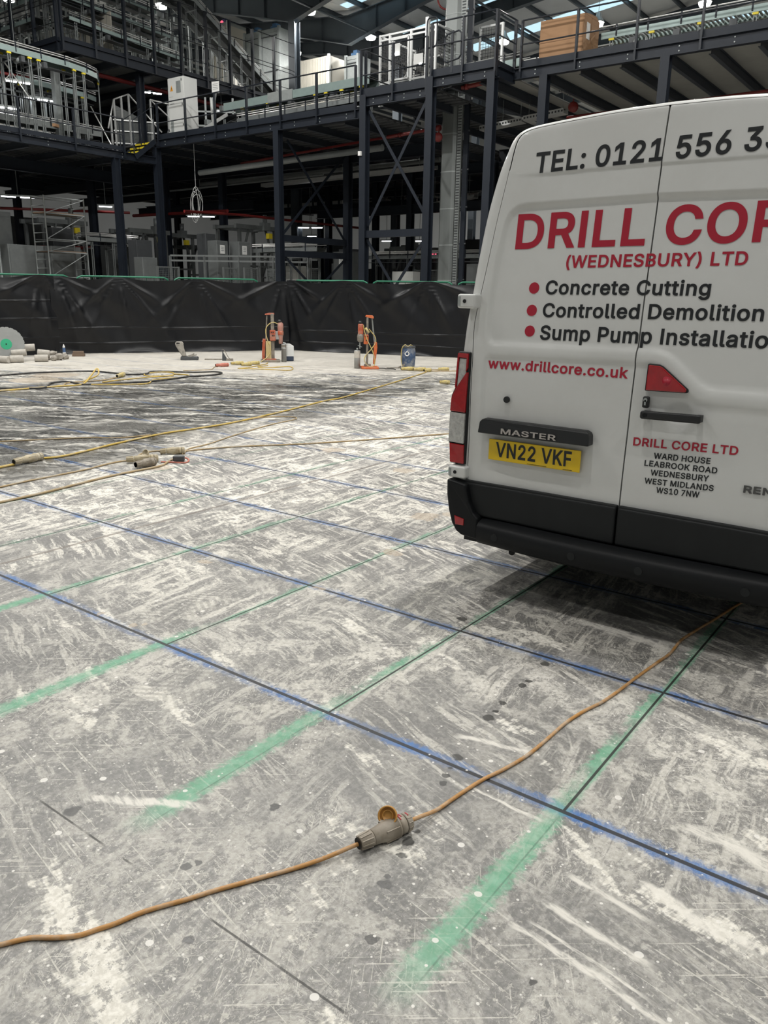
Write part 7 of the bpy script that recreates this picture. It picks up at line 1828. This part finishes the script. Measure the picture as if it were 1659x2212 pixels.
def guard(x, y, w, z0, z1, label, m=SHADEM):
    F, M = machine_frame(x, y)
    t = thing('guard_fence', label, 'guard fence', (x, y, 0), 'machine guard fences')
    for s in (-1, 1):
        g = G(); g.bar(F(s*w/2, 0, 0), F(s*w/2, 0, z1+.03), .06); obj('fence_post', g, m, t)
    for zz in (z0, z1):
        g = G(); g.bar(F(-w/2, 0, zz), F(w/2, 0, zz), .04); obj('fence_frame', g, m, t)
    g = G(); a, b = F(-w/2, 0, 0), F(w/2, 0, 0); mesh_panel(g, a[:2], b[:2], z0, z1, .06, .004); obj('fence_mesh', g, DULLG, t)
    return t
def scaffold(x, y, w, d, z1, label, levels):
    F, M = machine_frame(x, y)
    t = thing('scaffold_tower', label, 'scaffold', (x, y, 0), 'scaffold towers')
    for u in (-w/2, w/2):
        for n in (0, -d):
            g = G(); g.tube([F(u, n, .1), F(u, n, z1)], .025, 8); le = obj('upright', g, DULLG, t)
            g = G(); g.cyl(F(u-.03, n, .09), F(u+.03, n, .09), .09, n=14); obj('castor', g, BLACKP, le)
    for u in (-w/2, w/2):
        k = .5
        while k < z1:
            g = G(); g.tube([F(u, 0, k), F(u, -d, k)], .018, 6); obj('rung', g, DULLG, t); k += .28
    for z in levels:
        for n in (0, -d):
            g = G(); g.tube([F(-w/2, n, z), F(w/2, n, z)], .02, 6); obj('ledger', g, DULLG, t)
    for a, b in zip(levels, levels[1:]):
        g = G(); g.tube([F(-w/2, 0, a), F(w/2, 0, b)], .016, 6); obj('diagonal_brace', g, DULLG, t)
    for z in levels[::2]:
        g = G(); g.obox(F(0, -d/2, z+.03), (w, d*.9, .04), M); obj('platform', g, WOOD, t)

scaffold(-25.2, 15.95, 1.45, .75, 4.45, 'aluminium scaffold tower standing under the left wing', (.8, 1.9, 2.7, 3.1, 3.9, 4.4))
scaffold(-22.2, 11.55, .8, .8, 5.0, 'scaffold tower cut off by the left edge of the picture', (.6, 1.5, 2.4, 3.3, 4.2))
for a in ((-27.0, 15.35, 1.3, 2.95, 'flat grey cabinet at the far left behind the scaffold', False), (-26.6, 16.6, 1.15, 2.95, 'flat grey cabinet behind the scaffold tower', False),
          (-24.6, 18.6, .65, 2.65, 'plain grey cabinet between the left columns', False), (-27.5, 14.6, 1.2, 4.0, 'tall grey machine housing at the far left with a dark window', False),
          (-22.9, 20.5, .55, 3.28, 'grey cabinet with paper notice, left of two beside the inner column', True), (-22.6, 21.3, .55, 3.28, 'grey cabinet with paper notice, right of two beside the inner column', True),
          (-20.3, 24.7, .95, 3.05, 'grey cabinet with paper notice right of the small cross brace', True), (-29.5, 21.0, 1.6, 3.2, 'shaded grey cabinet deep under the left deck', False),
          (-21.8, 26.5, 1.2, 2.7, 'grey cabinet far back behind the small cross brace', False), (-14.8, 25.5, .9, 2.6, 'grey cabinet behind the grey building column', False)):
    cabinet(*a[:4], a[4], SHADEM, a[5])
cabinet(-21.75, 23.4, .62, 2.50, 'white cabinet low in the small cross brace', WHITEP)
cabinet(-17.9, 25.3, .95, 2.34, 'white cabinet low behind the right half of the big cross brace', WHITEP)
cabinet(-13.3, 27.0, 1.0, 2.3, 'white cabinet to the right of the grey building column', WHITEP)
for a in ((-23.5, 23.1, 1.9, 4.0, 'gantry machine with yellow motor between the inner columns'), (-26.9, 20.6, 1.5, 3.8, 'gantry machine behind the two left columns'),
          (-19.6, 27.8, 1.4, 3.4, 'gantry machine behind the big cross brace'), (-25.0, 25.6, 1.6, 3.4, 'gantry machine farther back through the small cross brace'),
          (-21.6, 30.5, 2.0, 3.5, 'gantry machine far back behind the brace column'), (-29.0, 23.5, 2.0, 3.9, 'gantry machine far back behind the left columns'),
          (-28.3, 17.8, 1.6, 4.0, 'gantry machine under the left wing beside the scaffold'), (-15.0, 30.0, 2.0, 3.2, 'gantry machine far back by the grey building column'),
          (-31.0, 27.0, 2.2, 3.6, 'gantry machine deep in the left shadows'), (-11.5, 28.0, 2.0, 3.0, 'gantry machine between the building column and the van')):
    gantry(*a)
for a in ((-21.35, 19.65, .62, 1.35, 2.3, 'guard fence panel left of the inner dark column'), (-20.85, 20.15, .62, 1.35, 2.3, 'guard fence panel right of the inner dark column'), (-20.3, 20.7, .62, 1.35, 2.27, 'guard fence panel left of the halfway front column'),
          (-19.95, 22.4, .56, 1.35, 2.36, 'guard fence panel inside the small cross brace'), (-17.2, 25.9, 1.4, 1.3, 2.4, 'guard fence panel inside the big cross brace'), (-13.0, 24.0, .9, 1.3, 2.5, 'guard fence panel right of the grey building column'),
          (-23.0, 18.3, .9, 1.3, 2.3, 'guard fence panel right of the cabinet column')):
    guard(*a)
conveyor('pale conveyor running through the gantries below the deck', [(-22.5, 22.1, 3.05), (-19.3, 22.1, 3.05)], .5, 0, (.1, .35, .6, .9), side=DULLG, rail=True, cap=False, group='conveyors under the deck')
conveyor('pale conveyor behind the big cross brace below the deck', [(-20.5, 26.3, 2.95), (-14.5, 26.3, 2.95)], .5, 0, (.1, .35, .6, .9), side=DULLG, rail=True, cap=False, group='conveyors under the deck')
conveyor('pale conveyor far back under the left wing', [(-26.4, 17.3, 3.3), (-26.4, 19.5, 3.3)], .5, 0, (.1, .5, .9), side=DULLG, rail=True, cap=False, group='conveyors under the deck')
t = thing('hand_rail_line', 'low grey handrail in front of the machine cabinets', 'railing', (-22, 20, 0))
for k in range(5):
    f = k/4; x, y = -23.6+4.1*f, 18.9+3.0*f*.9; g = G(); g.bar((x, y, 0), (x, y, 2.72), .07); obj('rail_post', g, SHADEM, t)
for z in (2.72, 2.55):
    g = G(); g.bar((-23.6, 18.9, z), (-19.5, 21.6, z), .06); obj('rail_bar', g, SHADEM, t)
# further steelwork: back decks with railings, beams and pipe runs deep under the long deck
for y, x0, x1, z, lb in ((30.4, -34.0, -20.0, 5.35, 'dark cross beam far back below the pale panels'), (34.5, -30.0, -16.0, 5.7, 'dark cross beam far back behind the big cross brace'), (26.0, -33.0, -25.0, 5.0, 'dark cross beam deep in the shadow below the white cabinet'),
                         (27.2, -24.0, -14.5, 4.75, 'dark low beam behind the front columns'), (24.0, -32.0, -24.6, 4.9, 'dark beam above the gantries behind the cabinet column')):
    edge_beam((x0, y, z), (x1, y, z), lb, .34, .2)
railing((-33.5, 30.3), (-20.5, 30.3), 5.5, 6.4, 9, 'thin railing in front of the pale panels far back', None, (.5,), group='far railings', low=5.5)
railing((-29.5, 34.4), (-16.5, 34.4), 5.85, 6.5, 9, 'thin railing far back behind the big cross brace', None, (.5,), group='far railings', low=5.85)
for pts, r_, m_, lb in (([(-32, 23.0, 5.5), (-20, 23.0, 5.6)], .035, GREYM, 'thin grey conduit under the long deck'), ([(-32, 25.3, 5.9), (-18, 25.3, 6.0)], .03, DULLG, 'second thin grey conduit farther back under the long deck'),
                        ([(-31, 28.5, 6.33), (-18, 28.5, 6.33)], .05, REDPIPE, 'dull red pipe far back under the long deck'), ([(-33, 10, 5.78), (-33, 19, 5.78)], .05, GREYM, 'grey pipe deep under the left wing'), ([(-29, 8, 5.6), (-29, 19, 5.65)], .04, DULLG, 'grey conduit under the left wing')):
    pipe(pts, r_, lb, m_, name='service_pipe')
for x, y, w_, z_, lb in ((-25.8, 19.3, .7, 3.3, 'dark tall machine block between the two left columns'), (-27.2, 16.9, .8, 3.6, 'dark machine block behind the scaffold tower'), (-24.3, 21.2, .5, 3.6, 'dark tall block by the inner column'), (-20.9, 25.6, .7, 3.2, 'dark block far back beside the small cross brace'), (-16.4, 28.4, .9, 3.0, 'dark block behind the big cross brace'), (-26.0, 27.4, 1.1, 3.4, 'dark block deep behind the gantries')):
    cabinet(x, y, w_, z_, lb, DGREY, False)
# pale wall panels lit at the back, upper level beyond
t = thing('pale_panel_wall', 'pale lit panels at the back, seen between the decks left of the small cross brace', 'panels', (-31, 30, 0))
for k in range(7):
    g = G(); g.box(-34.0+.95*k, 33.0, 5.55, -33.12+.95*k, 33.06, 7.0 if False else 6.3); obj('panel', g, WHITEP, t)
t = thing('pale_panel_wall', 'white machinery panels at the back seen through the big cross brace', 'panels', (-24.5, 36.5, 0))
for k in range(5):
    g = G(); g.box(-27.2+1.2*k, 36.4, 5.9, -26.3+1.2*k, 36.46, 6.45); obj('panel', g, WHITEP, t)
t = thing('lower_panel_wall', 'grey lower wall panels at the very back of the floor under the decks', 'panels', (-24, 38, 0))
for k in range(16):
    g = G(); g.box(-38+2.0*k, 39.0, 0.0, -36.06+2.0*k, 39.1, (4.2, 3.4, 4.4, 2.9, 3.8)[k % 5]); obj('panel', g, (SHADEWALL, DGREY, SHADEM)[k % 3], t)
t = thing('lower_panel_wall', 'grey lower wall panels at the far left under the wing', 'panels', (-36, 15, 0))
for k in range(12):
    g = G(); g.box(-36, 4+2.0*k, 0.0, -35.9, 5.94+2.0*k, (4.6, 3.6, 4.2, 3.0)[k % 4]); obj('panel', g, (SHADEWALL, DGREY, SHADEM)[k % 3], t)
g = G(); g.obox((-22.7, 34.5, 3.45), (.18, .35, .3), rz(10)); tt = thing('lit_screen', 'small glowing red screen far back behind the big cross brace', 'screen', (-22.7, 34.5, 0)); obj('screen_face', g, SIGNRED, tt)
g = G(); g.bar((-22.7, 34.5, 0), (-22.7, 34.5, 3.32), .08); obj('screen_stand', g, DGREY, tt)
g = G(); g.obox((-14.2, 31.0, 2.9), (.10, .3, .5), rz(0)); tt = thing('lit_screen', 'small glowing red screen far back beside the van', 'screen', (-14.2, 31.0, 0)); obj('screen_face', g, SIGNRED, tt)
g = G(); g.bar((-14.2, 31, 0), (-14.2, 31, 2.68), .08); obj('screen_stand', g, DGREY, tt)
strip_light(-13.6, 30.2, 3.1, 0, 1, 'upright-looking lit strip light between building column and van')
# ducts and trunking hung under the long deck
for p, r_, lb in ((((-24.5, 21.2, 5.75), (-16, 21.2, 5.9)), .10, 'long round dark duct under the long deck, behind the front columns'), (((-30, 26, 6.2), (-17, 26, 6.25)), .09, 'dark duct farther back under the long deck')):
    g = G(); g.tube(list(p), r_, 12); solo('service_duct', g, GREYM, lb, 'duct')
for x, y, lb in ((-15.46, 19.45, 'small white clip box high on the column left of the big cross brace'),):
    g = G(); g.box(x-.10, y-.02, 5.4, x+.0, y+.05, 5.52); solo('clip_box', g, PAPER, lb, 'box')
